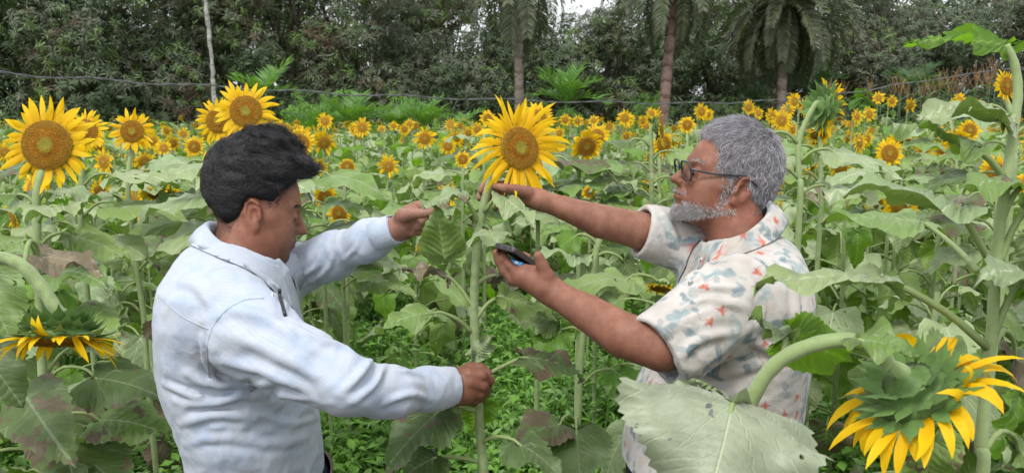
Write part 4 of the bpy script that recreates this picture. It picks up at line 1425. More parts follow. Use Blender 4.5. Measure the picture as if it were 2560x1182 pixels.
def pet_head(label, x, y, dia, nv, stem, D, seed, Rr=.27, npet=36, leaves=6, sag=.2, fl=200, group='open sunflowers standing above the field', **kw):
    """Open flower on a straight stem with a few leaves, found by its head in the photograph."""
    rg = np.random.default_rng(8000 + seed)
    lv = []
    sx, sy = stem
    for k in range(leaves):
        py = sy + (k + .3) * 48 * 1.9 / D
        px = sx + (x - sx) * 0.0
        s = 1 if k % 2 else -1
        l = rg.uniform(.15, .23) * FPX / D
        lv.append(lf((px, py, D), (px + s * l * .5, py - l * .15, D - .02), (px + s * l * rg.uniform(1.2, 1.5), py + l * rg.uniform(-.05, .3), D - rg.uniform(0, .12)), l * .75, (s * .1, 1, -rg.uniform(.3, .6)), ['leaf', 'leaf_pale', 'leaf_dark'][rg.integers(0, 3)], .8, n=18, nr=2))
    hero(label, [(sx, sy + 420 / D), (sx, sy + 200 / D), (sx, sy)], D, .0088, lv,
         dict(c=(x, y, D), nv=nv, Rd=dia * Rr, Lp=dia * (.5 - Rr) * 1.08, wp=dia * .082, npet=npet, florets=fl, sag=sag, na=24, nb=13, **{'bl': .5, **kw}), group=group, seed=seed)

pet_head('sunflower half hidden behind the largest left flower, tall and slightly turned right', 212, 328, 112, (.1, .05, -1), (205, 420), 2.4, 11)
pet_head('highest big open sunflower above the head of the black-haired man', 614, 278, 158, (.16, .02, -1), (600, 420), 2.2, 12, npet=36, fl=500, Rr=.25)
pet_head('sunflower tucked behind the highest flower, with a green leaf across it', 545, 302, 112, (.05, -.05, -1), (545, 420), 2.5, 13)
pet_head('bright sunflower peeping out right behind the black hair', 748, 358, 88, (.2, .05, -1), (742, 420), 2.7, 14)
pet_head('sunflower half hidden behind the upper right petals of the held flower', 1345, 298, 92, (.3, .2, -1), (1345, 380), 2.9, 15)
pet_head('sunflower with drooping lower petals turned right of the held flower', 1466, 366, 92, (.35, -.45, -1), (1448, 420), 2.9, 16, sag=.4)
pet_head('sunflower directly above the drooping one right of the held flower', 1492, 340, 66, (-.3, .1, -1), (1495, 400), 3.3, 17)
pet_head('sunflower seen edge-on, facing right, on a pale stem between held flower and grey hair', 1652, 318, 105, (1, .1, -.25), (1628, 360), 2.9, 18, sag=.3)
pet_head('sunflower facing right with a leaf tip crossing it, below the edge-on flower', 1660, 360, 74, (.55, -.1, -1), (1648, 420), 3.2, 19)
pet_head('round sunflower just left of the grey hair', 1718, 312, 46, (0, 0, -1), (1718, 350), 4.6, 20)
pet_head('large sunflower seen from behind, right of the grey-haired man', 2066, 268, 150, (.9, -.1, .25), (1998, 350), 2.1, 21, npet=26, fl=200, Rr=.26, sag=.4, leaves=4, bl=1.0, layers=3)
pet_head('drooping yellow sunflower under the one seen from behind', 2046, 338, 66, (-.1, -.9, -.5), (2052, 380), 2.7, 22, sag=.5)
pet_head('round open sunflower with dark disc in the middle of the right field', 2224, 383, 80, (.05, .05, -1), (2222, 440), 3.6, 23)
pet_head('orange disc sunflower half behind the top of the tall right stem', 2517, 214, 84, (.4, 0, -1), (2530, 290), 2.2, 24)
pet_head('sunflower behind the tall right stem at half height', 2490, 430, 92, (.1, -.05, -1), (2490, 500), 2.6, 25)
pet_head('sunflower with a leaf covering its lower half at the right', 2425, 325, 62, (.0, .0, -1), (2425, 380), 3.8, 26)
pet_head('drooping sunflower peeping below that leaf at the right', 2392, 352, 66, (-.3, -.6, -1), (2390, 400), 3.6, 27, sag=.4)
pet_head('sunflower with folded orange head left of the tall right stem', 2384, 268, 58, (.7, -.3, -1), (2378, 320), 4.2, 28, sag=.4)
pet_head('small round sunflower left of the held flower, level with its petals', 1157, 398, 46, (0, .05, -1), (1157, 440), 4.2, 29)
pet_head('half open green rimmed sunflower right of the black hair', 868, 417, 44, (.1, .0, -1), (862, 460), 3.9, 30, Rr=.36)
pet_head('sunflower turned left low between black hair and the reaching arm', 848, 533, 74, (-.3, -.1, -1), (858, 570), 3.2, 31, sag=.4)
pet_head('low sunflower close behind the black-haired man at cheek height', 812, 492, 66, (.1, -.4, -1), (810, 540), 3.1, 32, sag=.4)
pet_head('drooping wide sunflower left of the black hair, hanging face down', 405, 488, 120, (.1, -1, -.25), (440, 470), 2.9, 33, sag=.3)
pet_head('round sunflower just left of the black hair', 485, 366, 56, (.15, 0, -1), (485, 410), 3.9, 34)
pet_head('sunflower seen sideways on a long stem left of the held flower', 1221, 298, 50, (.5, .2, -1), (1210, 350), 4.4, 35)
pet_head('low sunflower with brown disc right of the held flower stem', 1474, 481, 44, (.15, -.2, -1), (1474, 520), 4.3, 36)
pet_head('fading sunflower against the floral shirt belly, hanging face down', 1650, 722, 88, (-.2, -.95, -.3), (1668, 715), 2.1, 37, sag=.3, leaves=2)
# ------------------------------------------------------------------ the field: nearest 300 plants one by one, the rest as one mass
MEN = [(-.45, 1.6), (.40, 1.55)]
def pix(p):
    x, y, z = p[0], p[1], p[2] - CAM_Z
    d = y * CP - z * SP
    u = y * SP + z * CP
    return 1280 + FPX * x / d, 591 - FPX * u / d, d

# heads seen farther off in the photograph (pixel, pixel, width, facing right -1..1, raised)
SEEN = [(343, 390, 30, 0, 0), (388, 392, 22, .1, 0), (885, 320, 32, .4, .1), (908, 318, 34, .0, 0), (818, 303, 30, .0, .1), (810, 352, 42, .3, -.3), (1060, 340, 46, .2, 0),
        (955, 322, 20, .3, 0), (983, 313, 22, 0, 0), (1008, 320, 26, .2, 0), (1010, 345, 20, 0, 0), (1024, 312, 18, 0, .2), (1145, 317, 18, 0, 0), (1172, 328, 26, 0, 0), (1190, 322, 28, .2, 0),
        (1397, 330, 26, .3, 0), (1410, 298, 22, 0, 0), (1440, 300, 26, .3, .2), (1487, 300, 24, 0, .1), (1555, 292, 36, .2, .2), (1570, 298, 26, 0, 0), (1630, 281, 26, 0, .2), (1605, 300, 24, .4, 0),
        (1612, 315, 24, .2, 0), (1565, 336, 28, 0, -.2), (1745, 280, 26, .3, .2), (1765, 285, 24, .3, .1), (1860, 262, 34, .3, .3), (1890, 285, 22, .4, .2), (1922, 290, 30, .4, .2), (1950, 300, 40, .1, .1),
        (1968, 322, 32, .6, .1), (1970, 252, 30, .4, .3), (1998, 264, 36, .5, .2), (1967, 275, 26, 0, 0), (2133, 290, 32, .5, .1), (2165, 288, 26, .4, 0), (2195, 246, 24, 0, .2), (2222, 250, 26, .2, .2),
        (2270, 260, 28, .3, -.2), (2420, 265, 30, .1, .1), (2446, 263, 24, 0, .1), (2390, 250, 30, .2, .3), (2130, 355, 40, .7, 0), (2262, 338, 44, 0, -1), (2312, 372, 40, -.5, -.5), (2345, 368, 40, .2, -.5),
        (970, 414, 42, 0, -.3), (460, 335, 24, 0, 0), (745, 320, 22, 0, 0), (770, 325, 22, 0, 0), (712, 322, 34, 0, .1), (380, 350, 30, .3, 0), (20, 376, 40, .1, 0), (1390, 383, 36, -.2, 0), (1510, 412, 40, .3, -1),
        (1285, 0, 0, 0, 0)]
TARGETS = []
for (px, py, w, fr, up) in SEEN:
    if w == 0: continue
    d = .115 * FPX / w
    p = W(px, py, d)
    if p[2] < .9 or p[2] > 1.95: d *= .8; p = W(px, py, d)
    TARGETS.append((p, fr, up))

cand = []
for (p, fr, up) in TARGETS:
    cand.append((p[0], p[1], max(p[2] - .06, .8), 'seen', fr, up))
taken = [(c[0], c[1]) for c in cand] + HERO_XY
rg = np.random.default_rng(77)
step = .47
pts = []
for iy in range(int((19.5 - 2.15) / step)):
    y = 2.15 + iy * step
    hw = .85 * y + .9
    for ix in range(int(2 * hw / step) + 1):
        x = -hw + ix * step + rg.uniform(-.17, .17)
        yy = y + rg.uniform(-.17, .17)
        pts.append((x, yy))
T = np.array(taken)
for x, y in pts:
    if np.min(np.hypot(T[:, 0] - x, T[:, 1] - y)) < .16: continue
    if min(math.hypot(x - a, y - b) for a, b in MEN) < .55: continue
    px, py, d = pix((x, y, 1.0))
    gap = 830 < px < 1560 and y < 6.0
    if gap and rg.random() < (.78 if y < 4.2 else .58): continue
    if y < 2.6 and 760 < px < 1800: continue
    far = min(max((y - 2.5) / 6.0, 0), 1)
    H = rg.uniform(1.02, 1.22) + .17 * far
    if gap: H -= .16
    if px > 2000 and y < 5: H += rg.uniform(0, .08)
    cand.append((x, y, H, 'rand', 0, 0))
cand.sort(key=lambda c: (c[3] != 'seen', abs(pix((c[0], c[1], 1.0))[0] - 1280) > 1480, c[1]))
N_ONE = 300 - len(HERO_XY)
ones, mass = cand[:N_ONE], cand[N_ONE:]

def where(x, y):
    px, _, _ = pix((x, y, 1.2))
    cols = [(230, 'at the far left'), (480, 'left of the black-haired man'), (830, 'behind the black-haired man'), (1050, 'left of the held flower'),
            (1300, 'behind the held flower'), (1600, 'right of the held flower'), (1980, 'behind the grey-haired man'), (2300, 'right of the grey-haired man'), (9999, 'at the far right')]
    side = next(t for lim, t in cols if px < lim)
    band = next(t for lim, t in [(3.4, 'in the front rows'), (5.5, 'in the near rows'), (8.5, 'in the middle rows'), (99, 'in the back rows')] if y < lim)
    return band + ' ' + side

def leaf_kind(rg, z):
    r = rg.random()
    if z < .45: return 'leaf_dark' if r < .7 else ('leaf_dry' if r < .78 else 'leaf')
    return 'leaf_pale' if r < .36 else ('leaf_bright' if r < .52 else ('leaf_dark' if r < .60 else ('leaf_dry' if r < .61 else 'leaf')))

def plan(c, rg):
    """Head kind, head yaw, and the leaves (index, height, azimuth, tilt, scale, material) of one plant."""
    x, y, H, src, fr, up = c
    if src == 'seen':
        e = int(np.argmin([abs(ELEVS[k] - up * .8) for k in range(5)])) if up > -.9 else 4
        yaw = -math.pi / 2 + fr * 1.0
        kind = 'open'
    else:
        yaw = -math.pi / 2 + rg.normal(0, .95)
        e = int(rg.choice(5, p=[.16, .28, .24, .2, .12]))
        r = rg.random()
        if y < 3.4: kind = 'bud' if r < .45 else 'none'
        elif y < 8.5: kind = 'open' if r < .52 else ('bud' if r < .64 else 'none')
        else: kind = 'open' if r < .25 else ('bud' if r < .34 else 'none')
        if y < 8.5 and kind == 'open' and rg.random() < .5: e = max(e, 2)
        if y > 4.0 and kind == 'open' and rg.random() < .12: yaw += math.pi
    nl = int(rg.integers(14, 18)) if y < 6 else int(rg.integers(11, 14))
    lv = []
    top = H - (.10 if src == 'seen' else .03)
    if src == 'seen' and y < 8: top = min(top, 1.30 + .02 * y)
    for k in range(nl):
        t = (k + rg.uniform(0, .6)) / nl
        z = top * (1 - .72 * t ** 1.15)
        sc = .55 + .55 * min(1, t * 3.2) + rg.uniform(-.08, .12)
        tilt = -.45 * (1 - min(1, t * 3)) + .25 * t + rg.uniform(-.15, .2)
        lv.append((int(rg.integers(0, 12)) if t < .7 else int(rg.integers(5, 12)), z, k * 2.4 + rg.uniform(-.4, .4), tilt, sc, leaf_kind(rg, z)))
    return kind, e, yaw, lv

GROUP = 'sunflower plants standing in the field'
WORD = {'bud': 'green budded sunflower', 'none': 'flowerless leafy sunflower', 'open': ['upturned yellow sunflower', 'upright yellow sunflower', 'tilted yellow sunflower', 'nodding yellow sunflower', 'hanging yellow sunflower']}
CLASSES = {}
for i, c in enumerate(ones):
    kind, e, yaw, lv = plan(c, np.random.default_rng(20000 + i))
    w_ = WORD[kind][e] if kind == 'open' else WORD[kind]
    CLASSES.setdefault(w_ + ' ' + where(c[0], c[1]), []).append((pix((c[0], c[1], c[2]))[0], i))
LABEL = {}
for w_, m in CLASSES.items():
    m.sort()
    n = len(m)
    for k, (_, i) in enumerate(m):
        pos = [''] if n == 1 else ([', the left one', ', the right one'] if n == 2 else ([', leftmost', ', central one', ', rightmost'] if n == 3 else
              [', leftmost'] + [', %s from left' % q for q in ('second', 'third', 'fourth', 'fifth', 'sixth', 'seventh', 'eighth', 'ninth', 'tenth', 'eleventh', 'twelfth')][:n - 2] + [', rightmost']))
        LABEL[i] = w_ + pos[min(k, len(pos) - 1)]
for i, c in enumerate(ones):
    rg = np.random.default_rng(20000 + i)
    x, y, H, src, fr, up = c
    kind, e, yaw, lv = plan(c, rg)
    root = empty('sunflower_plant', (x, y, 0), LABEL[i], 'sunflower', GROUP)
    s = ST_ME[i % 5]
    link('stem', s, root, Matrix.Diagonal((1, 1, H, 1)))
    lod = 'H' if y < 3.6 else 'M'
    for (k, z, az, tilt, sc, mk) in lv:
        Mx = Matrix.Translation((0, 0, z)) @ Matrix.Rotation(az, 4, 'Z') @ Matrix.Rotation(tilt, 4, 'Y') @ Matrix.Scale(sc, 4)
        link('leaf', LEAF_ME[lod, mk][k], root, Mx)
    if kind == 'open':
        hs_ = rg.uniform(.75, 1.15)
        link('flower_head', HM_ME[e, int(rg.integers(0, 3))], root, Matrix.Translation((0, 0, H)) @ Matrix.Rotation(yaw, 4, 'Z') @ Matrix.Rotation(rg.normal(0, .16), 4, 'X') @ Matrix.Rotation(rg.normal(0, .12), 4, 'Y') @ Matrix.Scale(hs_, 4))
    elif kind == 'bud':
        link('flower_bud', BUD_ME[i % 3], root, Matrix.Translation((0, 0, H)) @ Matrix.Rotation(yaw, 4, 'Z'))

def field_mass():
    mats = ['leaf', 'leaf_pale', 'leaf_bright', 'leaf_dark', 'leaf_dry', 'petiole', 'disc', 'bract', 'petal', 'stem']
    bins = {}                                               # (library key, material slot map) -> matrices
    for i, c in enumerate(mass):
        rg = np.random.default_rng(40000 + i)
        x, y, H, src, fr, up = c
        kind, e, yaw, lv = plan(c, rg)
        T0 = Matrix.Translation((x, y, 0))
        bins.setdefault(('stem', i % 5), []).append(T0 @ Matrix.Diagonal((1, 1, H, 1)))
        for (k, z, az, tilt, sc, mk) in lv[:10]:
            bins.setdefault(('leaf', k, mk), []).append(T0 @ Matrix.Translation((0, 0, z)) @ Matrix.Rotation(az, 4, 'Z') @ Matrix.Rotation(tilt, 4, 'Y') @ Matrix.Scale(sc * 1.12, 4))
        if kind == 'open':
            bins.setdefault(('head', e, int(rg.integers(0, 2))), []).append(T0 @ Matrix.Translation((0, 0, H)) @ Matrix.Rotation(yaw, 4, 'Z') @ Matrix.Scale(rg.uniform(.9, 1.25), 4))
        elif kind == 'bud':
            bins.setdefault(('head', 4, 0), []).append(T0 @ Matrix.Translation((0, 0, H)) @ Matrix.Rotation(yaw, 4, 'Z') @ Matrix.Scale(.6, 4))
    A = Acc()
    for k, ms in bins.items():
        lib, mp = (ST[k[1]], [9]) if k[0] == 'stem' else ((LV['L'][k[1]], [mats.index(k[2]), 5]) if k[0] == 'leaf' else (HL[k[1], k[2]], [6, 7, 8, 9]))
        V, F, mi, uv = lib.arrays()
        R = np.array([[list(r) for r in m] for m in ms])
        VV = np.einsum('nij,kj->nki', R[:, :3, :3], V) + R[:, None, :3, 3]
        n = len(ms)
        off = (np.arange(n) * len(V))[:, None, None]
        base = A.n
        A.add(VV.reshape(-1, 3), [], 0, np.tile(uv, (n, 1)))
        for f, m in zip(F, mi):
            A.F.setdefault((f.shape[1], mp[m]), []).append((f[None] + off).reshape(-1, f.shape[1]) + base)
    o = link('sunflower_field', A.mesh('sunflower_field', [M[m] for m in mats]))
    tag(o, 'dense far rows of sunflowers merging towards the trees', 'sunflower field', kind='stuff')
field_mass()

# ------------------------------------------------------------------ weeds, grass and litter between the plants
def weeds():
    rg = np.random.default_rng(99)
    lib = []
    for k in range(8):
        a = Acc()
        h = rg.uniform(.14, .40)
        for q in range(int(rg.integers(16, 26))):
            az = q * 2.4; z = h * rg.uniform(.25, 1); l = rg.uniform(.035, .065)
            d = np.array((math.cos(az), math.sin(az), rg.uniform(-.2, .5))); s = np.array((-math.sin(az), math.cos(az), 0)) * l * rg.uniform(.26, .4)
            b = np.array((math.cos(az) * .015, math.sin(az) * .015, z)) + d * .02
            a.add(np.array((b, b + d * l * .5 + s, b + d * l - np.array((0, 0, .012)), b + d * l * .5 - s)), [np.array([[0, 1, 2], [0, 2, 3]])])
        V, F, uv = tube([(0, 0, -.02), (0, 0, h)], [.004, .002], 3, False); a.add(V, [np.concatenate((F[0][:, :3], F[0][:, [0, 2, 3]]))])
        V, F, _, _ = a.arrays(); lib.append((V, F[0]))
    n = 28000
    y = 1.9 + 9.5 * rg.random(n) ** 1.35
    x = (rg.random(n) * 2 - 1) * (.62 * y + .4)
    P = np.stack((x, y, 0 * x), -1)
    ok = (vnoise(P * 1.1) > -.45) & (np.hypot(x + .45, y - 1.6) > .3) & (np.hypot(x - .4, y - 1.55) > .3)
    P = P[ok]
    N = np.array((0, 0, 1.0)) + rg.normal(0, .2, P.shape)
    half = rg.random(len(P)) < .35
    A = Acc()
    for m, k in ((half, 0), (~half, 1)):
        V, F = scatter_rosettes(P[m], N[m], .78, rg, lib); A.add(V, [F], k)
    tall = []
    for k in range(5):
        a = Acc(); h = rg.uniform(.35, .60)
        for q in range(34):
            az = q * 2.4; z = h * (.2 + .8 * q / 34); l = rg.uniform(.045, .085) * (1.15 - .5 * q / 34)
            d = np.array((math.cos(az), math.sin(az), rg.uniform(-.3, .4))); s = np.array((-math.sin(az), math.cos(az), 0)) * l * rg.uniform(.16, .34)
            b = np.array((math.cos(az) * .03, math.sin(az) * .03, z)) + d * .02
            a.add(np.array((b, b + d * l * .5 + s, b + d * l - np.array((0, 0, .018)), b + d * l * .5 - s)), [np.array([[0, 1, 2], [0, 2, 3]])])
        V, F, uv = tube([(0, 0, -.02), (0, 0, h)], [.004, .002], 3, False); a.add(V, [np.concatenate((F[0][:, :3], F[0][:, [0, 2, 3]]))])
        V, F, _, _ = a.arrays(); tall.append((V, F[0]))
    m = 1500
    y = 2.9 + 6 * rg.random(m); x = (rg.uniform(800, 1640, m) - 1280) / FPX * y
    P = np.stack((x, y, 0 * x), -1); P = P[vnoise(P * 1.7 + 9) > -.15]
    hf_ = rg.random(len(P)) < .3
    for mm, k in ((hf_, 0), (~hf_, 1)):
        V, F = scatter_rosettes(P[mm], np.array((0, 0, 1.0)) + rg.normal(0, .15, (int(mm.sum()), 3)), .85, rg, tall); A.add(V, [F], k)
    o = link('weeds', A.mesh('weeds', [M['weed_pale'], M['weed']], False))
    tag(o, 'low leafy weeds covering the soil between the sunflowers', 'weeds', kind='stuff')
    n = 16000
    y = 2.0 + 8 * rg.random(n) ** 1.4
    x = (rg.random(n) * 2 - 1) * (.6 * y + .3)
    c = vnoise(np.stack((x, y, 0 * x), -1) * 1.4 + 40) > -.05
    x, y = x[c], y[c]; n = len(x)
    h = rg.uniform(.12, .42, n); az = rg.uniform(0, 6.28, n); ln = rg.uniform(.1, .9, n)
    dx, dy = np.cos(az) * ln * h, np.sin(az) * ln * h
    sx, sy = -np.sin(az) * .0035, np.cos(az) * .0035
    b = np.stack((x, y, 0 * x - .01), -1); m = b + np.stack((dx * .35, dy * .35, h * .6), -1); t = b + np.stack((dx, dy, h * rg.uniform(.7, 1, n)), -1)
    s = np.stack((sx, sy, 0 * sx), -1)
    V = np.stack((b - s, b + s, m - s, m + s, t), 1).reshape(-1, 3)
    o5 = (np.arange(n) * 5)[:, None]
    a = Acc().add(V, [o5 + np.array([[0, 1, 3, 2]]), o5 + np.array([[2, 3, 4]])])
    tag(link('grass', a.mesh('grass', [M['grass']], False)), 'thin green grass blades growing among the weeds', 'grass', kind='stuff')
    n = 2600
    y = 2.0 + 8 * rg.random(n) ** 1.4; x = (rg.random(n) * 2 - 1) * (.6 * y + .3)
    az = rg.uniform(0, 6.28, n); l = rg.uniform(.03, .10, n)
    c = np.stack((x, y, rg.uniform(.0, .09, n)), -1); d = np.stack((np.cos(az), np.sin(az), rg.uniform(-.3, .5, n)), -1) * l[:, None]
    s = np.stack((-np.sin(az), np.cos(az), rg.uniform(-.4, .4, n)), -1) * (l * .22)[:, None]
    V = np.stack((c - d, c + s, c + d, c - s), 1).reshape(-1, 3)
    a = Acc().add(V, [np.arange(n * 4).reshape(-1, 4)])
    tag(link('dry_litter', a.mesh('dry_litter', [M['straw']], False)), 'dry brown leaf litter lying among the weeds', 'leaf litter', kind='stuff')
weeds()
# ------------------------------------------------------------------ people
def K(px, py, d, rpx):
    """Pixel joint -> (world point, radius in metres)."""
    return (W(px, py, d), rpx / FPX * d)

def head_sdf(q, P):
    """Bare head in head axes (x forward, y left, z up, metres, origin between the ears)."""
    q = q.copy(); q[:, 2] = np.where(q[:, 2] < 0, q[:, 2] / P['jaw'], q[:, 2])
    ay = q.copy(); ay[:, 1] = np.abs(ay[:, 1])
    d = s_ell(q, (-.006, 0, .043), (.100, .075, .090))
    d = smin(d, s_ell(q, (.040, 0, -.018), (.054, .060 * P['fat'], .088)), .035)
    d = smin(d, s_chain(ay, [((.000, .052 * P['fat'], -.052), .019), ((.045, .040, -.083), .019), ((.076, .008, -.094), .017)], .02), .03)
    d = smin(d, s_cone(ay, (.062, .040, -.010), (.030, .060, -.004), .022, .014), .02)          # cheekbone
    d = smin(d, s_ell(ay, (.050, .040, -.046), (.032, .026 * P['fat'], .034)), .03)             # cheek
    d = smin(d, s_cone(ay, (.086, .008, .034), (.066, .048, .034), .0115, .009), .014)         # brow
    d = smax(d, -s_ell(ay, (.100, .034, .014), (.017, .020, .012)), .016)                      # eye socket
    d = smin(d, s_chain(q, [((.090, 0, .026), .0085), ((.102, 0, .006), .0085), ((.1165, 0, -.017), .0115)], .008), .010)   # nose
    d = smin(d, s_cone(ay, (.105, .009, -.021), (.094, .016, -.022), .0085, .0075), .008)
    d = smax(d, -s_cone(ay, (.108, .007, -.032), (.104, .008, -.026), .0035, .0025), .004)     # nostril
    d = smin(d, s_ell(q, (.078, 0, -.050), (.024, .030, .026)), .02)                           # mouth mound
    d = smin(d, s_chain(ay, [((.1035, 0, -.0455), .0068), ((.098, .012, -.0465), .0062), ((.084, .025, -.0515), .003)], .004), .006)
    d = smin(d, s_chain(ay, [((.1015, 0, -.0585), .0075), ((.095, .013, -.058), .0065), ((.084, .025, -.0525), .003)], .004), .006)
    d = smax(d, -s_chain(ay, [((.112, 0, -.0525), .0016), ((.103, .014, -.0525), .0016), ((.085, .028, -.0525), .0015)], .002), .003)
    d = smin(d, s_ell(q, (.079, 0, -.090), (.019, .020, .015)), .014)                          # chin
    d = smax(d, -s_chain(ay, [((.1015, .0175, -.022), .0008), ((.094, .0285, -.036), .0014), ((.083, .0345, -.054), .0008)], .002), .009)     # fold beside the nose
    d = smax(d, -s_chain(ay, [((.0965, .022, -.001), .0008), ((.092, .034, -.004), .0012), ((.080, .047, .000), .0008)], .002), .006)    # under the eye
    # eyes: lids over the ball
    e = s_ell(ay, (.0795, .0325, .0135), (.0135, .0150, .0135))
    d = smin(d, e, .004)
    slit = s_chain(ay, [((.0985, .0225, .0085 + P['lid']), .0012), ((.0965, .033, .0085 + P['lid']), .0022), ((.0855, .0450, .0085 + P['lid']), .0012)], .001)
    d = smax(d, -slit, .0015)
    crease = s_chain(ay, [((.098, .020, .0185), .0008), ((.096, .033, .0205), .0010), ((.083, .047, .0170), .0008)], .001)
    d = smax(d, -crease, .003)
    # ears
    o = np.array((-.004, P['eary'], .0), np.float32)
    c, s = math.cos(.45), math.sin(.45)
    r = ay - o
    r = np.stack((r[:, 0] * c + r[:, 1] * s * .9, -r[:, 0] * s * .9 + r[:, 1] * c, r[:, 2]), -1)      # ear stands off the skull
    r = r / P['ears']; r[:, 0] += .12 * r[:, 2]
    ear = s_ell(r, (-.006, 0, .002), (.0175, .0058, .0315))
    ear = smin(ear, s_ell(r, (.000, .0, -.026), (.0085, .0058, .0100)), .008)
    ring = [((.004, .004, .024), .0034), ((-.010, .0055, .030), .0036), ((-.0205, .0055, .018), .0038), ((-.0215, .005, -.002), .0036), ((-.012, .004, -.021), .0034)]
    ear = smin(ear, s_chain(r, ring, .004), .005)
    ear = smax(ear, -s_ell(r, (-.003, .0062, -.001), (.0100, .0078, .0145)), .003)
    ear = smax(ear, -s_chain(r, [((.000, .0080, .020), .0032), ((-.0140, .0080, .018), .0038), ((-.0155, .0075, .000), .0034)], .004), .003)
    ear = smin(ear, s_ell(r, (.010, .002, -.004), (.004, .004, .008)), .006)
    d = smin(d, ear, .004)
    return d

def snap(f, p, ax):
    """Slide points along ax onto the surface f."""
    p = p + ax * .02
    for _ in range(30):
        p = p - ax * np.maximum(f(p.astype(np.float32)), 0)[:, None] * .8
    return p

def rot_head(f, up=(0, 0, 1.0), roll=0.0):
    R = frame(f, up)
    if roll:
        c, s = math.cos(roll), math.sin(roll)
        R = R @ np.array([[1, 0, 0], [0, c, -s], [0, s, c]])
    return R

def build_sdf_mesh(f, lo, hi, h, smooth_it=1):
    V, Q = surf_net(f, lo, hi, h)
    if smooth_it:
        V = relax(V, Q, smooth_it, .5)
    return V, Q

def hair_curves(name, roots, dirs_fn, length, nseg, rad, mat, parent, base, rg, tip=.25):
    """Strands as hair curves: dirs_fn(points, t) gives the local combing direction."""
    n = len(roots)
    P = np.zeros((n, nseg + 1, 3)); P[:, 0] = roots
    L = np.asarray(length).reshape(-1, 1) / nseg
    for s in range(nseg):
        P[:, s + 1] = P[:, s] + dirs_fn(P[:, s], s / nseg) * L
    hc = bpy.data.hair_curves.new(name)
    hc.add_curves([nseg + 1] * n)
    hc.attributes['position'].data.foreach_set('vector', (P - base).astype(np.float32).ravel())
    r = (rad * (1 - (1 - tip) * np.linspace(0, 1, nseg + 1)))[None] * rg.uniform(.7, 1.25, (n, 1))
    ra = hc.attributes.get('radius') or hc.attributes.new('radius', 'FLOAT', 'POINT')
    ra.data.foreach_set('value', r.astype(np.float32).ravel())
    hc.materials.append(M[mat])
    return link(name, hc, parent)

def person_part(name, V, F, mats, parent, base, uv=None, attrs=None, mi=None):
    return link(name, mesh_from(name, V - base, F, mats, mi, uv, attrs), parent)

def hands_join(p, parts):
    d = None
    for pts, k in parts:
        c = s_chain(p, pts, .004)
        d = c if d is None else smin(d, c, k)
    return d

def bbox(parts, pad=.03):
    a = np.array([q[0] for pts, _ in parts for q in pts]); return a.min(0) - pad, a.max(0) + pad

def skin_col(V, base, rg, dark=.0):
    c = np.tile(np.asarray(base, np.float32), (len(V), 1))
    n = vnoise(V * 38)[:, None]; n2 = vnoise(V * 11 + 5)[:, None]
    return np.clip(c * (1 + .09 * n + .10 * n2), 0, 1)

def collar_strip(c, ax_f, ax_s, up, R_top, R_bot, h_top, h_bot, a0, tipx, n=40, thick=.0030, dense=1):
    """Shirt collar leaf round a neck: ring centre c, forward/side/up axes; opens at the front over angle a0."""
    th = np.linspace(-math.pi + a0, math.pi - a0, n)          # 0 = back of the neck
    Dv = -np.outer(np.cos(th), ax_f) + np.outer(np.sin(th), ax_s)
    e = (np.abs(th) / (math.pi - a0)) ** 6
    top = c + Dv * np.asarray(R_top) + up * h_top
    mid = c + Dv * (R_top + .35 * (R_bot - R_top) + .004) + up * (h_top + .004)
    bot = c + Dv * R_bot - up * h_bot + np.outer(e, ax_f) * tipx - np.outer(e, up) * tipx * .9
    stand = c + Dv * (R_top - .006) - up * (h_bot + .01)
    rows = [stand, top - Dv * .002, (top + mid) / 2 + up * .002, mid, mid * .5 + bot * .5 + Dv * .003, bot, bot - Dv * thick, mid * .5 + bot * .5 - Dv * thick]
    if dense > 1:
        rr = []
        for a_, b_ in zip(rows[:-1], rows[1:]):
            rr += [a_ + (b_ - a_) * k / dense for k in range(dense)]
        rows = rr + [rows[-1]]
    V = np.concatenate(rows); F = []
    for j in range(len(rows) - 1):
        i = np.arange(n - 1); F.append(np.stack((j * n + i, j * n + i + 1, (j + 1) * n + i + 1, (j + 1) * n + i), -1))
    return V, [np.concatenate(F)]

def push_out(V, f, c, up, gap=.0032, skip=1 / 8):
    """Lift the collar leaf clear of the shirt below it (the stand row stays inside)."""
    n = int(len(V) * skip)
    W_ = V.copy()
    for _ in range(25):
        d = f(W_[n:].astype(np.float32)).astype(float)
        r = W_[n:] - c; r = nrm(nrm(r - np.outer(r @ up, up)) * .8 + up * .6)
        W_[n:] += r * np.clip(gap - d, 0, .004)[:, None]
    return W_

def ridge(px, d, r, amp):
    """A cloth fold: chain of pixel points on the cloth, raised by amp metres, width r metres."""
    return [(q[0], q[1]) for q in px], r, amp

def lay_folds(f, folds):
    """Put the folds on the smooth cloth surface f."""
    out = []
    for px, r, amp in folds:
        c = catmull([(x, y, 0) for x, y in px], 6)[:, :2]
        P = drop_on(f, c)
        out.append((P, r, amp, P.min(0) - 3 * r, P.max(0) + 3 * r))
    return out

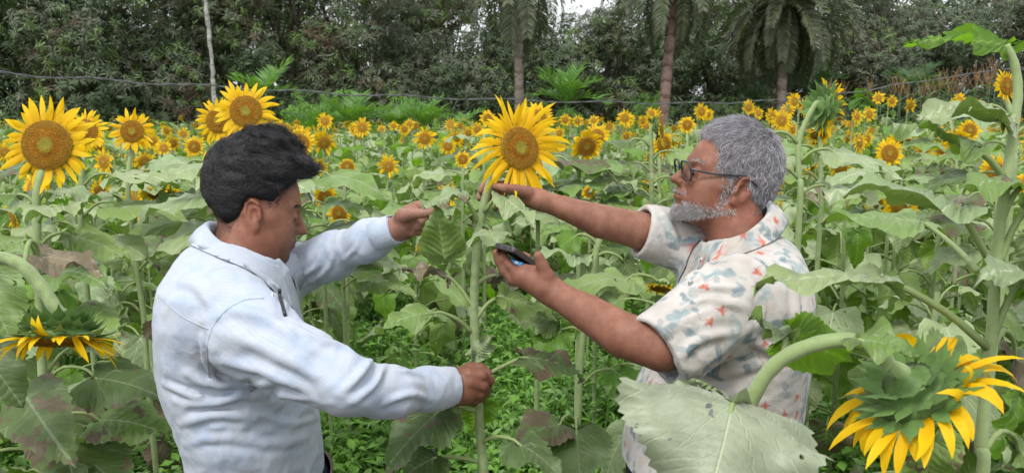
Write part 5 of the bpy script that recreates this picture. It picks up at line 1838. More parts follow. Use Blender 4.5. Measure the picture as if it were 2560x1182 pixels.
def fold_relief(p, laid):
    h = np.zeros(len(p), np.float32)
    for P, r, amp, lo, hi in laid:
        m = np.nonzero(((p > lo) & (p < hi)).all(1))[0]
        if not len(m): continue
        q = p[m]; n = len(P); f = None; tt = None
        for i in range(n - 1):
            a = P[i].astype(np.float32); ba = (P[i + 1] - P[i]).astype(np.float32)
            t = np.clip((q - a) @ ba / max(float(ba @ ba), 1e-12), 0, 1)
            dd = np.linalg.norm(q - a - t[:, None] * ba, axis=1)
            if f is None: f, tt = dd, t / (n - 1)
            else:
                k = dd < f; f = np.where(k, dd, f); tt = np.where(k, (i + t) / (n - 1), tt)
        env = np.clip(np.sin(np.pi * np.clip(tt, .06, .94)) * 1.4, 0, 1)
        h[m] += amp * env * (np.exp(-(f / (.62 * r)) ** 2) - .45 * np.exp(-((f - 1.15 * r) / (.7 * r)) ** 2))
    return h

def crumple(p, u, fu, fv, seed, sharp=.05):
    """Sharp-crested creases whose spacing runs along u (fu per metre) and which stretch across it (fv per metre)."""
    u = nrm(u).astype(np.float32)
    s = (p @ u)[:, None]
    w = np.stack([vnoise(p * 7 + seed + o) for o in (0, 23, 51)], -1)
    q = (p - s * u) * fv + s * u * fu + seed * 3.7 + .7 * w
    n = vnoise(q)
    return .45 - np.sqrt(n * n + sharp * sharp)

def fringe(f, V, q, cutf, R, base, body, rg, mat, n, L, HO):
    """Short sparse hairs that thin the hair out into the skin along the hairline."""
    c = cutf(q)
    w = np.clip(1 - c / .013, 0, 1) ** 2 * (c > -.004) * (q[:, 2] > -.075) * (q[:, 0] < .088)
    ear = (np.abs(q[:, 1]) > .0735) & (q[:, 2] < .036) & (q[:, 2] > -.04) & (q[:, 0] > -.034) & (q[:, 0] < .018)
    w = w * ~ear * ~((q[:, 2] < -.035) & (q[:, 0] > -.045))
    pick = rg.choice(len(V), n, p=w / w.sum())
    P = V[pick] + rg.normal(0, .0014, (n, 3)); lq = q[pick]
    nn = nrm((lq * np.array((1, 1.2, 1)) - np.array((0, 0, .03))) @ R.T)
    ro = rg.normal(0, 1, (n, 3)) * .35
    fw = np.where(lq[:, 0] > .03, -.2, -.5)
    d0 = nrm(np.outer(fw, R[:, 0]) - R[:, 2] * np.where(lq[:, 2] > .07, -.5, .8)[:, None] + ro)
    d0 = nrm(d0 - nn * (d0 * nn).sum(1)[:, None])
    hair_curves('hair_fringe', P, lambda p, t: nrm(d0 + nn * (.22 - .2 * t)), L * rg.uniform(.5, 1.3, n), 3, .00026, mat, body, base, rg)

# ============================================================ the black-haired man at the left
def man_left():
    rg = np.random.default_rng(11)
    base = np.array((W(600, 800, 1.66)[0], W(600, 800, 1.66)[1], 0.0))
    skin = (.225, .100, .060)
    HO = W(634, 532, 1.74)
    R = rot_head((math.cos(math.radians(22)) * math.cos(math.radians(-16)), math.sin(math.radians(22)), math.sin(math.radians(-16))), roll=math.radians(-3))
    SC = .94
    tl = lambda p: ((p - HO.astype(np.float32)) @ R.astype(np.float32)) / SC
    P = dict(fat=1.08, lid=-.0015, eary=.0805, jaw=.96, ears=1.0)
    neck = [K(612, 560, 1.72, 62), K(596, 640, 1.70, 66), K(580, 760, 1.68, 74)]
    def fh(p):
        d = head_sdf(tl(p), P) * SC
        n = s_chain(p, neck, .02)
        d = smin(d, n, .025)
        d = smin(d, s_cone(p, W(672, 622, 1.74), W(625, 630, 1.72), .034, .046), .03)       # soft double chin
        return d
    V, Q = build_sdf_mesh(fh, HO - .17, HO + np.array((.17, .17, .17)), .0021, 1)
    c = skin_col(V, skin, rg)
    q = tl(V.astype(np.float32))
    headV, headQ, headq = V, Q, q
    lip = np.clip(1 - np.abs(q[:, 2] + .052) / .012, 0, 1) * (q[:, 0] > .083) * (np.abs(q[:, 1]) < .026)
    c = c * (1 - .35 * lip[:, None] * np.array((.6, 1, 1)))
    sh = np.clip((-.028 - q[:, 2]) / .03, 0, 1) * (q[:, 0] > .0) * np.clip((q[:, 0] + .005) / .03, 0, 1)      # shaved beard shadow
    c = c * (1 - .26 * sh[:, None])
    warm = np.clip((np.abs(q[:, 1]) - .074) / .006, 0, 1) + np.clip((q[:, 0] - .108) / .01, 0, 1)
    c = c * (1 + warm[:, None] * np.array((.10, -.06, -.08)))
    nape = np.clip((.01 - q[:, 0]) / .03, 0, 1) * np.clip((q[:, 2] + .085) / .05, 0, 1) * (np.abs(q[:, 1]) < .071)
    c = c * (1 - .55 * nape[:, None])
    parts = [(V, Q, c)]
    # hands: near one closed on a leaf stalk, far one pinching a leaf
    hn = [([K(1080, 966, 1.54, 34), K(1130, 966, 1.55, 35), K(1158, 958, 1.565, 38), K(1176, 953, 1.575, 33)], .012),
          ([K(1135, 985, 1.55, 30), K(1165, 982, 1.56, 28), K(1188, 978, 1.58, 20)], .016),
          ([K(1173, 938, 1.553, 20), K(1204, 939, 1.555, 15.5), K(1224, 950, 1.572, 12.5), K(1219, 966, 1.60, 11)], .005),
          ([K(1176, 956, 1.548, 20), K(1206, 963, 1.556, 15), K(1214, 979, 1.582, 12.5), K(1198, 984, 1.61, 10)], .004),
          ([K(1172, 973, 1.552, 19), K(1198, 982, 1.562, 14), K(1202, 994, 1.585, 11.5), K(1186, 996, 1.61, 10)], .004),
          ([K(1164, 987, 1.56, 16), K(1186, 998, 1.572, 12), K(1185, 1006, 1.595, 10), K(1172, 1003, 1.62, 9)], .004),
          ([K(1140, 942, 1.585, 22), K(1176, 921, 1.59, 16), K(1202, 920, 1.588, 12.5), K(1220, 931, 1.585, 10.5)], .006)]
    V, Q = build_sdf_mesh(lambda p: hands_join(p, hn), *bbox(hn, .05), .0018, 2)
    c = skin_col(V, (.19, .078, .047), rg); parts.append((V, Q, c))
    hf = [([K(945, 588, 1.70, 28), K(985, 574, 1.69, 28), K(1008, 560, 1.68, 30), K(1030, 545, 1.68, 26)], .012),
          ([K(990, 580, 1.69, 26), K(1015, 578, 1.69, 20), K(1030, 570, 1.69, 17)], .014),
          ([K(1006, 540, 1.66, 20), K(1032, 534, 1.635, 14), K(1056, 534, 1.625, 11.5), K(1080, 532, 1.62, 9.5)], .008),
          ([K(1018, 527, 1.69, 15), K(1046, 514, 1.69, 12), K(1068, 518, 1.665, 10), K(1080, 528, 1.645, 8.5)], .006),
          ([K(1028, 534, 1.70, 15), K(1056, 528, 1.71, 12), K(1067, 545, 1.69, 10.5), K(1052, 556, 1.67, 9)], .006),
          ([K(1030, 546, 1.70, 15), K(1056, 548, 1.71, 12), K(1060, 564, 1.69, 10), K(1043, 568, 1.67, 9)], .006),
          ([K(1026, 560, 1.70, 14), K(1047, 566, 1.70, 10.5), K(1046, 580, 1.69, 9), K(1030, 582, 1.675, 8.5)], .006)]
    V, Q = build_sdf_mesh(lambda p: hands_join(p, hf), *bbox(hf, .05), .0018, 2)
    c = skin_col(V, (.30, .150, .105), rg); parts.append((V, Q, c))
    # body under the clothes
    def fb(p):
        d = s_loft(p, [.85, .97, 1.10, 1.21, 1.27], [base[0]] * 5, [base[1]] * 5, [.10, .105, .10, .09, .05], [.14, .15, .16, .16, .06])
        for s in (-1, 1):
            d = smin(d, s_chain(p, [((base[0], base[1] + s * .09, .92), .085), ((base[0] + .02, base[1] + s * .10, .48), .058), ((base[0] - .01, base[1] + s * .11, .09), .042), ((base[0] + .12, base[1] + s * .12, .035), .03)], .03), .04)
        d = smin(d, s_chain(p, [K(585, 800, 1.50, 34), K(740, 902, 1.42, 34), K(865, 965, 1.40, 30), K(1080, 970, 1.53, 26)], .02), .03)
        d = smin(d, s_chain(p, [K(690, 705, 1.86, 32), K(830, 640, 1.81, 30), K(945, 588, 1.70, 26)], .02), .03)
        return smin(d, s_chain(p, neck, .02), .03)
    V, Q = build_sdf_mesh(fb, base + np.array((-.35, -.4, -.02)), base + np.array((.55, .4, 1.55)), .009, 0)
    parts.append((V, Q, skin_col(V, skin, rg)))
    body = join_parts(parts, 'person', [M['skin']], base)
    tag(body, 'black-haired man in pale blue striped long-sleeved shirt reaching for the sunflower leaves', 'person')

    # eyes
    for s in (1, -1):
        e = HO + R @ np.array((.0790, .0325 * s, .0125)) * SC
        a = Acc(); V, F, uv = tube(np.array([e + R[:, 0] * x for x in (-.011, -.008, 0, .008, .0105, .0118)]), [.004, .008, .0122, .009, .0055, .001], 12); a.add(V - base, F, 0)
        V, F, uv = tube(np.array([e + R[:, 0] * x - R[:, 2] * .003 for x in (.0085, .0116, .0128)]), [.0062, .0048, .001], 10); a.add(V - base, F, 1)
        link('eye', a.mesh('eye', [M['white'], M['iris']]), body)

    # hair: solid cap plus strands
    def cap(q):
        d = s_ell(q, (-.017, 0, .080), (.114, .090, .099))
        d = smin(d, s_ell(q, (.038, 0, .116), (.072, .074, .056)), .03)
        d = smin(d, s_ell(q, (-.052, 0, .022), (.066, .079, .092)), .03)
        d = smin(d, s_ell(q, (.000, 0, .165), (.055, .050, .038)), .03)
        return d
    def cut(q):
        """positive where there is no hair"""
        ay = np.abs(q[:, 1])
        front = np.minimum(q[:, 0] - (.030 + .30 * np.clip(q[:, 2] - .02, 0, .09) + .28 * np.clip(q[:, 2] - .06, 0, 1)), .105 - q[:, 2] + .25 * (q[:, 0] - .09) )
        side = np.minimum(.034 - q[:, 2] + .0 * ay, q[:, 0] + .031)
        side2 = np.minimum(-.055 - .75 * (q[:, 0] + .03) - q[:, 2], 1.0)
        return np.maximum(np.maximum(front, np.minimum(side, ay - .02)), side2)
    def fhair(p):
        q = tl(p)
        w = q
        up = np.clip((q[:, 2] - .05) / .06, 0, 1)
        nz = vnoise(w * np.array((26, 62, 62))) * .0040 + vnoise(w * np.array((60, 150, 150)) + 9) * .0018
        return smax(cap(q) - nz * (.4 + 1.1 * up), cut(q) + .005 * vnoise(q * 55) + .004 * vnoise(q * 130), .010) * SC * .9
    V, Q = build_sdf_mesh(fhair, HO - .19, HO + np.array((.20, .19, .22)), .0032, 1)
    person_part('hair', V, [Q], [M['hair_base']], body, base)
    N = vert_normals(V, Q)
    ql = tl(V.astype(np.float32))
    ok = np.nonzero((cap(ql) > -.012) & (cut(ql) < .001))[0]
    NS = 14000
    pick = rg.choice(ok, NS)
    rt, nn = V[pick] + rg.normal(0, .0015, (NS, 3)), N[pick]
    lq = ql[pick]
    fw = R[:, 0]; upv = R[:, 2]
    tpos = np.clip((lq[:, 2] - .05) / .07, 0, 1)[:, None]
    flow0 = fw * (.9 * tpos - .15) + R[:, 1] * (np.sign(lq[:, 1]) * .15)[:, None] - upv * (1.0 - 1.15 * tpos)
    cl = np.stack([vnoise(lq * 20 + o) for o in (0, 31, 67)], -1)
    def dirs(p, t):
        n2 = np.stack([vnoise(((p - HO) @ R) * 40 + o + 2 * t) for o in (5, 37, 71)], -1)
        d = flow0 + cl * .7 + n2 * (.28 + .4 * t)
        d = d - nn * (d * nn).sum(1)[:, None]
        return nrm(nrm(d) + nn * (.20 - .32 * t))
    ln = (.008 + .022 * tpos[:, 0]) * rg.uniform(.7, 1.3, NS)
    hair_curves('hair_strands', rt - nn * .003, dirs, ln, 6, .00036, 'hair_black', body, base, rg)
    fringe(fh, V=headV, q=headq, cutf=cut, R=R, base=base, body=body, rg=rg, mat='hair_black', n=2600, L=.006, HO=HO)
    # eyebrow
    n = 260
    t = rg.random(n); s = np.where(rg.random(n) < .5, 1, -1)
    eb = np.stack((.098 - .026 * t ** 1.6, s * (.014 + .036 * t), .0335 + .004 * np.sin(t * 3) + rg.normal(0, .0018, n)), -1)
    er = snap(fh, HO + (eb @ R.T) * SC, R[:, 0])
    hair_curves('eyebrow', er, lambda p, t_: np.tile(0, (n, 1)) + nrm(R[:, 2] * .4 - R[:, 0] * .45 + np.outer(s, R[:, 1]) * .9), .007 * rg.uniform(.6, 1.2, n), 2, .00038, 'hair_black', body, base, rg)
    n = 120; t = rg.random(n); s = np.where(rg.random(n) < .5, 1, -1)
    el = np.stack((.0965 - .010 * t ** 2, s * (.021 + .024 * t), .0085 + 0 * t), -1)
    hair_curves('eyelash', snap(fh, HO + (el @ R.T) * SC, R[:, 0]), lambda p, t_: nrm(R[:, 0] * .9 - R[:, 2] * (.6 - .3 * t_) + np.outer(s, R[:, 1]) * .4), .0075 * rg.uniform(.7, 1.1, n), 2, .0003, 'hair_black', body, base, rg)

    # shirt
    d0 = 1.66
    cpos = W(594, 626, 1.68)
    fwd = nrm(np.array((.80, .10, -.58))); sd = nrm(np.cross((0, 0, 1.0), fwd)); upc = np.cross(fwd, sd)
    sil = [(600, 490, 640, .075), (640, 452, 690, .13), (690, 424, 722, .19), (760, 412, 742, .215), (850, 406, 758, .215), (930, 408, 775, .21), (1000, 422, 780, .205), (1060, 440, 792, .20), (1110, 448, 796, .19), (1160, 454, 794, .185), (1350, 456, 794, .18)]
    zs, cx, cy, aa, bb = [], [], [], [], []
    for y, x0, x1, b in sil:
        c_ = W((x0 + x1) / 2, y, d0); zs.append(c_[2]); cx.append(c_[0]); cy.append(base[1] + .0); aa.append((x1 - x0) / 2 / FPX * (d0 - .16)); bb.append(b)
    armN = [K(570, 778, 1.49, 108), K(640, 842, 1.44, 99), K(740, 900, 1.40, 86), K(865, 962, 1.38, 71), K(985, 982, 1.44, 58), K(1075, 974, 1.52, 45), K(1130, 968, 1.55, 42)]
    armF = [K(660, 712, 1.88, 80), K(735, 676, 1.87, 58), K(830, 640, 1.81, 52), K(920, 602, 1.73, 44), K(982, 575, 1.69, 37)]
    folds = [ridge([(560, 770, 1.30), (660, 790, 1.28), (760, 850, 1.28)], 0, .016, .008), ridge([(545, 830, 1.31), (650, 862, 1.27), (760, 920, 1.27), (830, 960, 1.28)], 0, .018, .009),
             ridge([(560, 905, 1.33), (660, 930, 1.31), (760, 975, 1.31)], 0, .014, .010), ridge([(680, 780, 1.29), (800, 845, 1.27), (900, 870, 1.29)], 0, .013, .006),
             ridge([(850, 985, 1.30), (900, 940, 1.28), (935, 890, 1.30)], 0, .012, .009), ridge([(880, 1005, 1.33), (940, 960, 1.31), (962, 905, 1.33)], 0, .010, .008),
             ridge([(960, 1010, 1.38), (1030, 985, 1.39), (1075, 1000, 1.45)], 0, .010, .007), ridge([(985, 920, 1.36), (1050, 935, 1.43), (1090, 975, 1.48)], 0, .008, .006),
             ridge([(470, 935, 1.42), (540, 965, 1.38), (640, 960, 1.38), (700, 950, 1.40)], 0, .014, .010), ridge([(440, 1000, 1.46), (530, 1010, 1.39), (620, 985, 1.38), (700, 1010, 1.42)], 0, .014, .010),
             ridge([(450, 1060, 1.47), (540, 1035, 1.40), (640, 1045, 1.39)], 0, .012, .009), ridge([(460, 1110, 1.48), (550, 1090, 1.42), (690, 1110, 1.42), (770, 1090, 1.46)], 0, .012, .007),
             ridge([(410, 960, 1.52), (480, 990, 1.44), (520, 985, 1.40)], 0, .010, .009), ridge([(500, 840, 1.36), (520, 920, 1.36), (560, 975, 1.37)], 0, .010, .008),
             ridge([(600, 960, 1.36), (690, 985, 1.38), (790, 1000, 1.44)], 0, .012, .008), ridge([(620, 1020, 1.38), (720, 1060, 1.40), (800, 1040, 1.5)], 0, .010, .006),
             ridge([(735, 700, 1.70), (790, 668, 1.69), (800, 630, 1.69)], 0, .008, .006), ridge([(760, 715, 1.71), (820, 675, 1.69), (835, 620, 1.69)], 0, .008, .006), ridge([(860, 650, 1.69), (890, 620, 1.67), (900, 590, 1.67)], 0, .007, .005),
             ridge([(660, 700, 1.60), (700, 730, 1.6), (720, 790, 1.56)], 0, .010, .006), ridge([(430, 700, 1.5), (500, 720, 1.4), (545, 790, 1.33)], 0, .014, .005)]
    def fs(p, fine=True):
        t = s_loft(p, zs, cx, cy, aa, bb, 2.2)
        aN = s_chain(p, armN, .03); aF = s_chain(p, armF, .03)
        d = smin(t, aN, .045); d = smin(d, aF, .04)
        d = smin(d, s_chain(p, [K(588, 672, 1.67, 76), K(568, 750, 1.66, 130)], .02), .04)
        if fine:
            d = d - fold_relief(p, laid)
            arm = np.clip((t - aN) / .03, 0, 1); low = np.clip((zw - p[:, 2]) / .10, 0, 1)
            fr = np.clip((t - aF) / .03, 0, 1)
            d = d - .0075 * arm * crumple(p, axN + np.array((0, 0, .7)), 15, 4.5, 1.0) - .0035 * arm * crumple(p, axN - np.array((0, 0, .6)), 34, 14, 2.0)
            d = d - .0075 * fr * crumple(p, axF + np.array((0, 0, -.3)), 20, 7, 5.0) - .003 * fr * crumple(p, axF, 42, 16, 6.0)
            bd = (1 - np.maximum(arm, fr))
            d = d - bd * (.0035 + .0065 * low) * crumple(p, np.array((.45, .1, 1.0)), 12, 3.6, 3.0) - bd * (.0015 + .002 * low) * crumple(p, np.array((-.35, .2, 1.0)), 30, 11, 4.0)
            d = d - .0009 * vnoise(p * 75)
        ax = np.array(W(1130, 968, 1.55)) - np.array(W(1090, 972, 1.53))
        # openings at cuffs, neck and hem
        d = smax(d, -s_cone(p, W(1115, 968, 1.545), W(1190, 966, 1.58), 40 / FPX * 1.55, 42 / FPX * 1.55), .003)
        d = smax(d, -s_cone(p, W(972, 579, 1.693), W(1020, 556, 1.67), 34 / FPX * 1.69, 38 / FPX * 1.69), .003)
        d = smax(d, -s_cone(p, cpos - upc * .012, cpos + upc * .16, .069, .10), .005)
        d = smax(d, s_plane(p, W(1136, 968, 1.553), W(1136, 968, 1.553) - W(1090, 970, 1.53)) * (aN < .02) - 9 * (aN >= .02), .002)
        return d
    axN = nrm(armN[-1][0] - armN[1][0]); axF = nrm(armF[-1][0] - armF[0][0]); zw = W(600, 930, 1.5)[2]
    laid = lay_folds(lambda p: fs(p, False), folds)
    lo = np.array((-.80, base[1] - .45, .86)); hi = np.array((-.05, base[1] + .42, 1.62))
    V, Q = build_sdf_mesh(fs, lo, hi, .0036, 1)
    q = V.astype(np.float32)
    tN, tF = s_chain(q, armN, .03), s_chain(q, armF, .03)
    tt = s_loft(q, zs, cx, cy, aa, bb, 2.2)
    st = np.arctan2((V[:, 1] - cy[0]) * .9, V[:, 0] - np.interp(V[:, 2], zs[::-1], cx[::-1])) * .19
    for ch, t in ((armN, tN), (armF, tF)):
        A, B = ch[1][0], ch[-1][0]; ax = nrm(B - A); u = nrm(np.cross(ax, (0, 0, 1.0))); w = np.cross(ax, u)
        cl_ = np.array([c_[0] for c_ in ch]); tpr = (V - A) @ ax
        cc = np.stack([np.interp(tpr, (cl_ - A) @ ax, cl_[:, k]) for k in range(3)], -1)
        ang = np.arctan2((V - cc) @ w, (V - cc) @ u) * .055
        st = np.where((t < tt) & (t < .03), ang + 3, st)
    person_part('shirt', V, [Q], [M['stripe']], body, base, attrs={'st': st})
    shirt = body.children[-1]
    # collar, cuffs, placket pieces, seam lines
    V, F = collar_strip(cpos, fwd, sd, upc, .072, .094, .012, .030, .42, .044)
    V = push_out(V, fs, cpos, upc)
    st = np.linspace(0, .4, len(V))
    person_part('collar', V, F, [M['stripe']], shirt, base, attrs={'st': st})
    for ch, r in (((W(1068, 972, 1.52), W(1134, 968, 1.553)), 44 / FPX * 1.54), ((W(935, 594, 1.70), W(984, 574, 1.69)), 37.5 / FPX * 1.69)):
        A, B = ch
        prof = [(0, .97), (.02, 1.045), (.5, 1.05), (.97, 1.05), (1.0, 1.02), (1.0, .92), (.7, .9)]
        V, F, uv = tube(np.array([A + (B - A) * t for t, _ in prof]), [r * k for _, k in prof], 28, False)
        V = V + .0016 * vnoise(V * 70)[:, None]
        person_part('cuff', V, F, [M['stripe']], shirt, base, attrs={'st': uv[:, 1] * .3})
    seams = [[(545, 790), (520, 850), (518, 905), (525, 955)], [(400, 742), (455, 790), (520, 822)], [(528, 822), (560, 780), (610, 750), (660, 745)]]
    for sm in seams:
        pts = drop_on(fs, catmull([(x, y, 0) for x, y in sm], 30)[:, :2])
        V, F, uv = tube(pts, .0010, 5)
        person_part('seam', V, F, [M['stripe']], shirt, base, attrs={'st': V[:, 0] * 0 + .0})
    # belt and trousers
    ring = np.linspace(0, 6.2832, 49)
    zc = W(600, 1172, 1.6)[2] - .062
    cxb = W((452 + 800) / 2, 1172, 1.6)[0]; ab = (800 - 452) / 2 / FPX * 1.43
    a = Acc()
    prof = [(-.020, 0), (-.020, .006), (.018, .006), (.018, 0)]
    rows = []
    for dz, dr in prof:
        rows.append(np.stack((cxb + (ab + .004 + dr) * np.cos(ring), cy[0] + (.172 + .006 + dr) * np.sin(ring), zc - .014 + dz + .012 * np.cos(ring) * -1), -1))
    V = np.concatenate(rows); n = 49; i = np.arange(n - 1)
    F = np.concatenate([np.stack((j * n + i, j * n + i + 1, (j + 1) * n + i + 1, (j + 1) * n + i), -1) for j in range(3)])
    person_part('belt', V, [F], [M['leather']], body, base)
    bx = cxb + (ab + .012) * math.cos(-.42); by = cy[0] + .19 * math.sin(-.42)
    V, F, uv = tube(catmull([(bx, by, zc - .034), (bx, by, zc + .006), (bx + .018, by + .03, zc + .006), (bx + .018, by + .03, zc - .034), (bx, by, zc - .034)], 24), .003, 6)
    person_part('belt_buckle', V, F, [M['metal']], body, base)
    trousers(body, base, cxb, cy[0], ab, .178, zc - .01)
    # pen clipped to the placket
    pts = drop_on(fs, [(694, 738), (706, 786)])
    o = pts[0]; r_ = empty('pen', o, 'black pen with grey clip hooked in the pale blue shirt front', 'pen')
    V, F, uv = tube(catmull([pts[0] + (0.006, -.006, .012), pts[0] + (0.006, -.006, 0), pts[1] + (.006, -.004, 0)], 10) - o, .0032, 8)
    link('barrel', Acc().add(V, F).mesh('barrel', [M['black']]), r_)
    V, F, uv = tube(np.array([(-.006, -.012, .010), (-.004, -.014, -.006), (0.000, -.014, -.028)]), [.0018, .003, .002], 6)
    link('clip', Acc().add(V, F).mesh('clip', [M['silver']]), r_)

def s_plane(p, o, n):
    return (p - np.asarray(o, np.float32)) @ nrm(n).astype(np.float32)

def join_parts(parts, name, mats, base):
    Vs, Qs, Cs, n = [], [], [], 0
    for V, Q, c in parts:
        Vs.append(V); Qs.append(Q + n); Cs.append(c); n += len(V)
    me = mesh_from(name, np.concatenate(Vs) - base, [np.concatenate(Qs)], mats, attrs={'Col': np.concatenate(Cs)})
    return link(name, me, loc=base)

def trousers(body, base, cx, cy, a, b, ztop):
    def f(p):
        d = s_loft(p, [ztop - .22, ztop - .10, ztop], [cx] * 3, [cy] * 3, [a, a, a * .98], [b, b + .005, b], 2.2)
        for s in (-1, 1):
            d = smin(d, s_chain(p, [((cx, cy + s * .085, ztop - .14), .105), ((cx + .01, cy + s * .095, .50), .082), ((cx - .01, cy + s * .10, .07), .072)], .03), .04)
        d = smax(d, (p[:, 2] - ztop).astype(np.float32), .004); d = smax(d, (.06 - p[:, 2]).astype(np.float32), .004)
        return d - .004 * vnoise(p * np.array((10, 10, 18)))
    V, Q = build_sdf_mesh(f, (cx - .32, cy - .36, .0), (cx + .32, cy + .36, ztop + .05), .013, 1)
    person_part('trousers', V, [Q], [M['trousers']], body, base)
    sg = 1 if cx < 0 else -1
    for s in (-1, 1):
        V, Q = build_sdf_mesh(lambda p: smax(s_chain(p, [((cx - sg * .04, cy + s * .10, .045), .045), ((cx + sg * .06, cy + s * .10, .04), .048), ((cx + sg * .17, cy + s * .11, .03), .036)], .02), (.0 - p[:, 2]).astype(np.float32), .004),
                              (cx - .3, cy + s * .10 - .1, -.02), (cx + .3, cy + s * .10 + .1, .14), .010, 1)
        person_part('shoe', V, [Q], [M['shoe']], body, base)
man_left()
# ============================================================ the grey-haired man at the right
def man_right():
    rg = np.random.default_rng(12)
    bw = W(1800, 800, 1.63)
    base = np.array((bw[0], bw[1], 0.0))
    skin = (.240, .103, .064)
    HO = W(1811, 466, 1.66)
    pit, yaw = math.radians(16), math.radians(5)
    R = rot_head((-math.cos(yaw) * math.cos(pit), -math.sin(yaw) * math.cos(pit), math.sin(pit)))
    SC = .90
    tl = lambda p: ((p - HO.astype(np.float32)) @ R.astype(np.float32)) / SC
    P = dict(fat=1.03, lid=-.001, eary=.0805, jaw=.88, ears=1.08)
    neck = [K(1838, 500, 1.65, 58), K(1845, 590, 1.64, 66), K(1850, 690, 1.63, 76)]
    def fh(p):
        d = head_sdf(tl(p), P) * SC
        d = smin(d, s_chain(p, neck, .02), .025)
        return smin(d, s_cone(p, W(1765, 530, 1.66), W(1800, 545, 1.65), .028, .038), .03)
    V, Q = build_sdf_mesh(fh, HO - .18, HO + .17, .0021, 1)
    q = tl(V.astype(np.float32))
    c = skin_col(V, skin, rg)
    fore_highlight = np.clip((q[:, 2] - .045) / .04, 0, 1)[:, None]
    c = c * (1 + .25 * fore_highlight)  # highlight on the upper forehead painted into the skin colour
    ear = (np.abs(q[:, 1]) > .072)[:, None]
    c = np.where(ear, c * np.array((1.05, .95, .95)), c)
    lip = np.clip(1 - np.abs(q[:, 2] + .052) / .012, 0, 1) * (q[:, 0] > .083) * (np.abs(q[:, 1]) < .026)
    c = c * (1 - .3 * lip[:, None] * np.array((.5, 1, 1)))
    def beard_w(q):
        ay = np.abs(q[:, 1])
        jaw = np.clip((-.050 - .25 * np.clip(q[:, 0] - .05, -1, 0) * 0 - q[:, 2] + .30 * (.03 - q[:, 0]) * (q[:, 0] < .03)) / .012, 0, 1) * (q[:, 0] > -.012)
        side = np.clip(1 - np.abs(q[:, 0] - .020 - .1 * (-.02 - q[:, 2])) / .013, 0, 1) * (q[:, 2] > -.07) * (q[:, 2] < .035) * (ay > .04)
        chin = (q[:, 2] < -.066) * (q[:, 0] > .03)
        mou = np.clip(1 - np.abs(q[:, 2] + .0385) / .006, 0, 1) * (q[:, 0] > .078) * (ay < .03) * .7
        lipc = (q[:, 2] > -.066) * (q[:, 2] < -.042) * (ay < .027) * (q[:, 0] > .08)
        low = q[:, 2] > (-.060 - .50 * np.clip(q[:, 0], -.01, .085)) * .93
        return np.clip(np.maximum(np.maximum(jaw, side), np.maximum(chin, mou)), 0, 1) * (1 - lipc) * low
    bwt = beard_w(q)
    c = c * (1 - .35 * bwt[:, None]) + .05 * bwt[:, None]
    parts = [(V, Q, c)]
    headV, headQ, headq = V, Q, q
    # arms and hands
    nearA = [([K(1800, 748, 1.45, 52), K(1740, 806, 1.41, 56), K(1655, 868, 1.38, 60), K(1560, 838, 1.42, 57), K(1470, 782, 1.47, 46), K(1400, 742, 1.50, 35), K(1372, 724, 1.51, 33)], .02),
             ([K(1375, 726, 1.51, 31), K(1345, 702, 1.515, 38), K(1310, 690, 1.52, 31)], .018),
             ([K(1364, 715, 1.50, 28), K(1365, 690, 1.495, 20), K(1356, 664, 1.49, 15.5), K(1346, 640, 1.485, 12.5)], .008),
             ([K(1322, 700, 1.52, 23), K(1286, 698, 1.53, 16), K(1262, 676, 1.535, 12.5), K(1247, 652, 1.535, 11), K(1239, 631, 1.53, 8.5)], .006),
             ([K(1326, 694, 1.51, 22), K(1298, 686, 1.52, 15.5), K(1276, 664, 1.525, 12), K(1260, 645, 1.53, 10.5), K(1251, 633, 1.54, 8.5)], .006),
             ([K(1330, 690, 1.53, 20), K(1306, 676, 1.57, 14), K(1300, 656, 1.60, 12), K(1310, 640, 1.61, 10), K(1320, 641, 1.60, 8)], .006),
             ([K(1330, 700, 1.54, 18), K(1310, 690, 1.58, 13), K(1305, 670, 1.61, 11), K(1318, 655, 1.62, 9)], .006)]
    V, Q = build_sdf_mesh(lambda p: hands_join(p, nearA), *bbox(nearA, .07), .0023, 1)
    c = skin_col(V, (.250, .108, .068), rg); parts.append((V, Q, c))
    farA = [([K(1760, 610, 1.78, 60), K(1650, 592, 1.74, 52), K(1590, 574, 1.72, 46), K(1500, 553, 1.70, 42), K(1410, 520, 1.68, 29), K(1345, 498, 1.665, 24)], .02),
            ([K(1350, 500, 1.665, 23), K(1315, 490, 1.67, 25), K(1285, 483, 1.675, 22)], .014),
            ([K(1318, 482, 1.65, 17), K(1290, 473, 1.625, 12.5), K(1262, 470, 1.615, 10.5), K(1240, 466, 1.62, 9)], .006),
            ([K(1290, 472, 1.68, 14), K(1262, 462, 1.69, 11), K(1232, 460, 1.69, 9.5), K(1208, 466, 1.68, 9), K(1203, 478, 1.665, 8)], .006),
            ([K(1290, 482, 1.685, 14), K(1262, 478, 1.70, 11), K(1230, 478, 1.70, 9.5), K(1204, 484, 1.69, 9), K(1199, 496, 1.67, 8)], .006),
            ([K(1292, 492, 1.685, 14), K(1268, 494, 1.70, 10.5), K(1242, 496, 1.70, 9), K(1222, 502, 1.685, 8.5)], .006),
            ([K(1296, 502, 1.68, 13), K(1272, 508, 1.69, 9.5), K(1252, 512, 1.685, 8.5), K(1242, 519, 1.675, 8)], .006)]
    V, Q = build_sdf_mesh(lambda p: hands_join(p, farA), *bbox(farA, .07), .0023, 1)
    c = skin_col(V, (.290, .135, .088), rg); parts.append((V, Q, c))
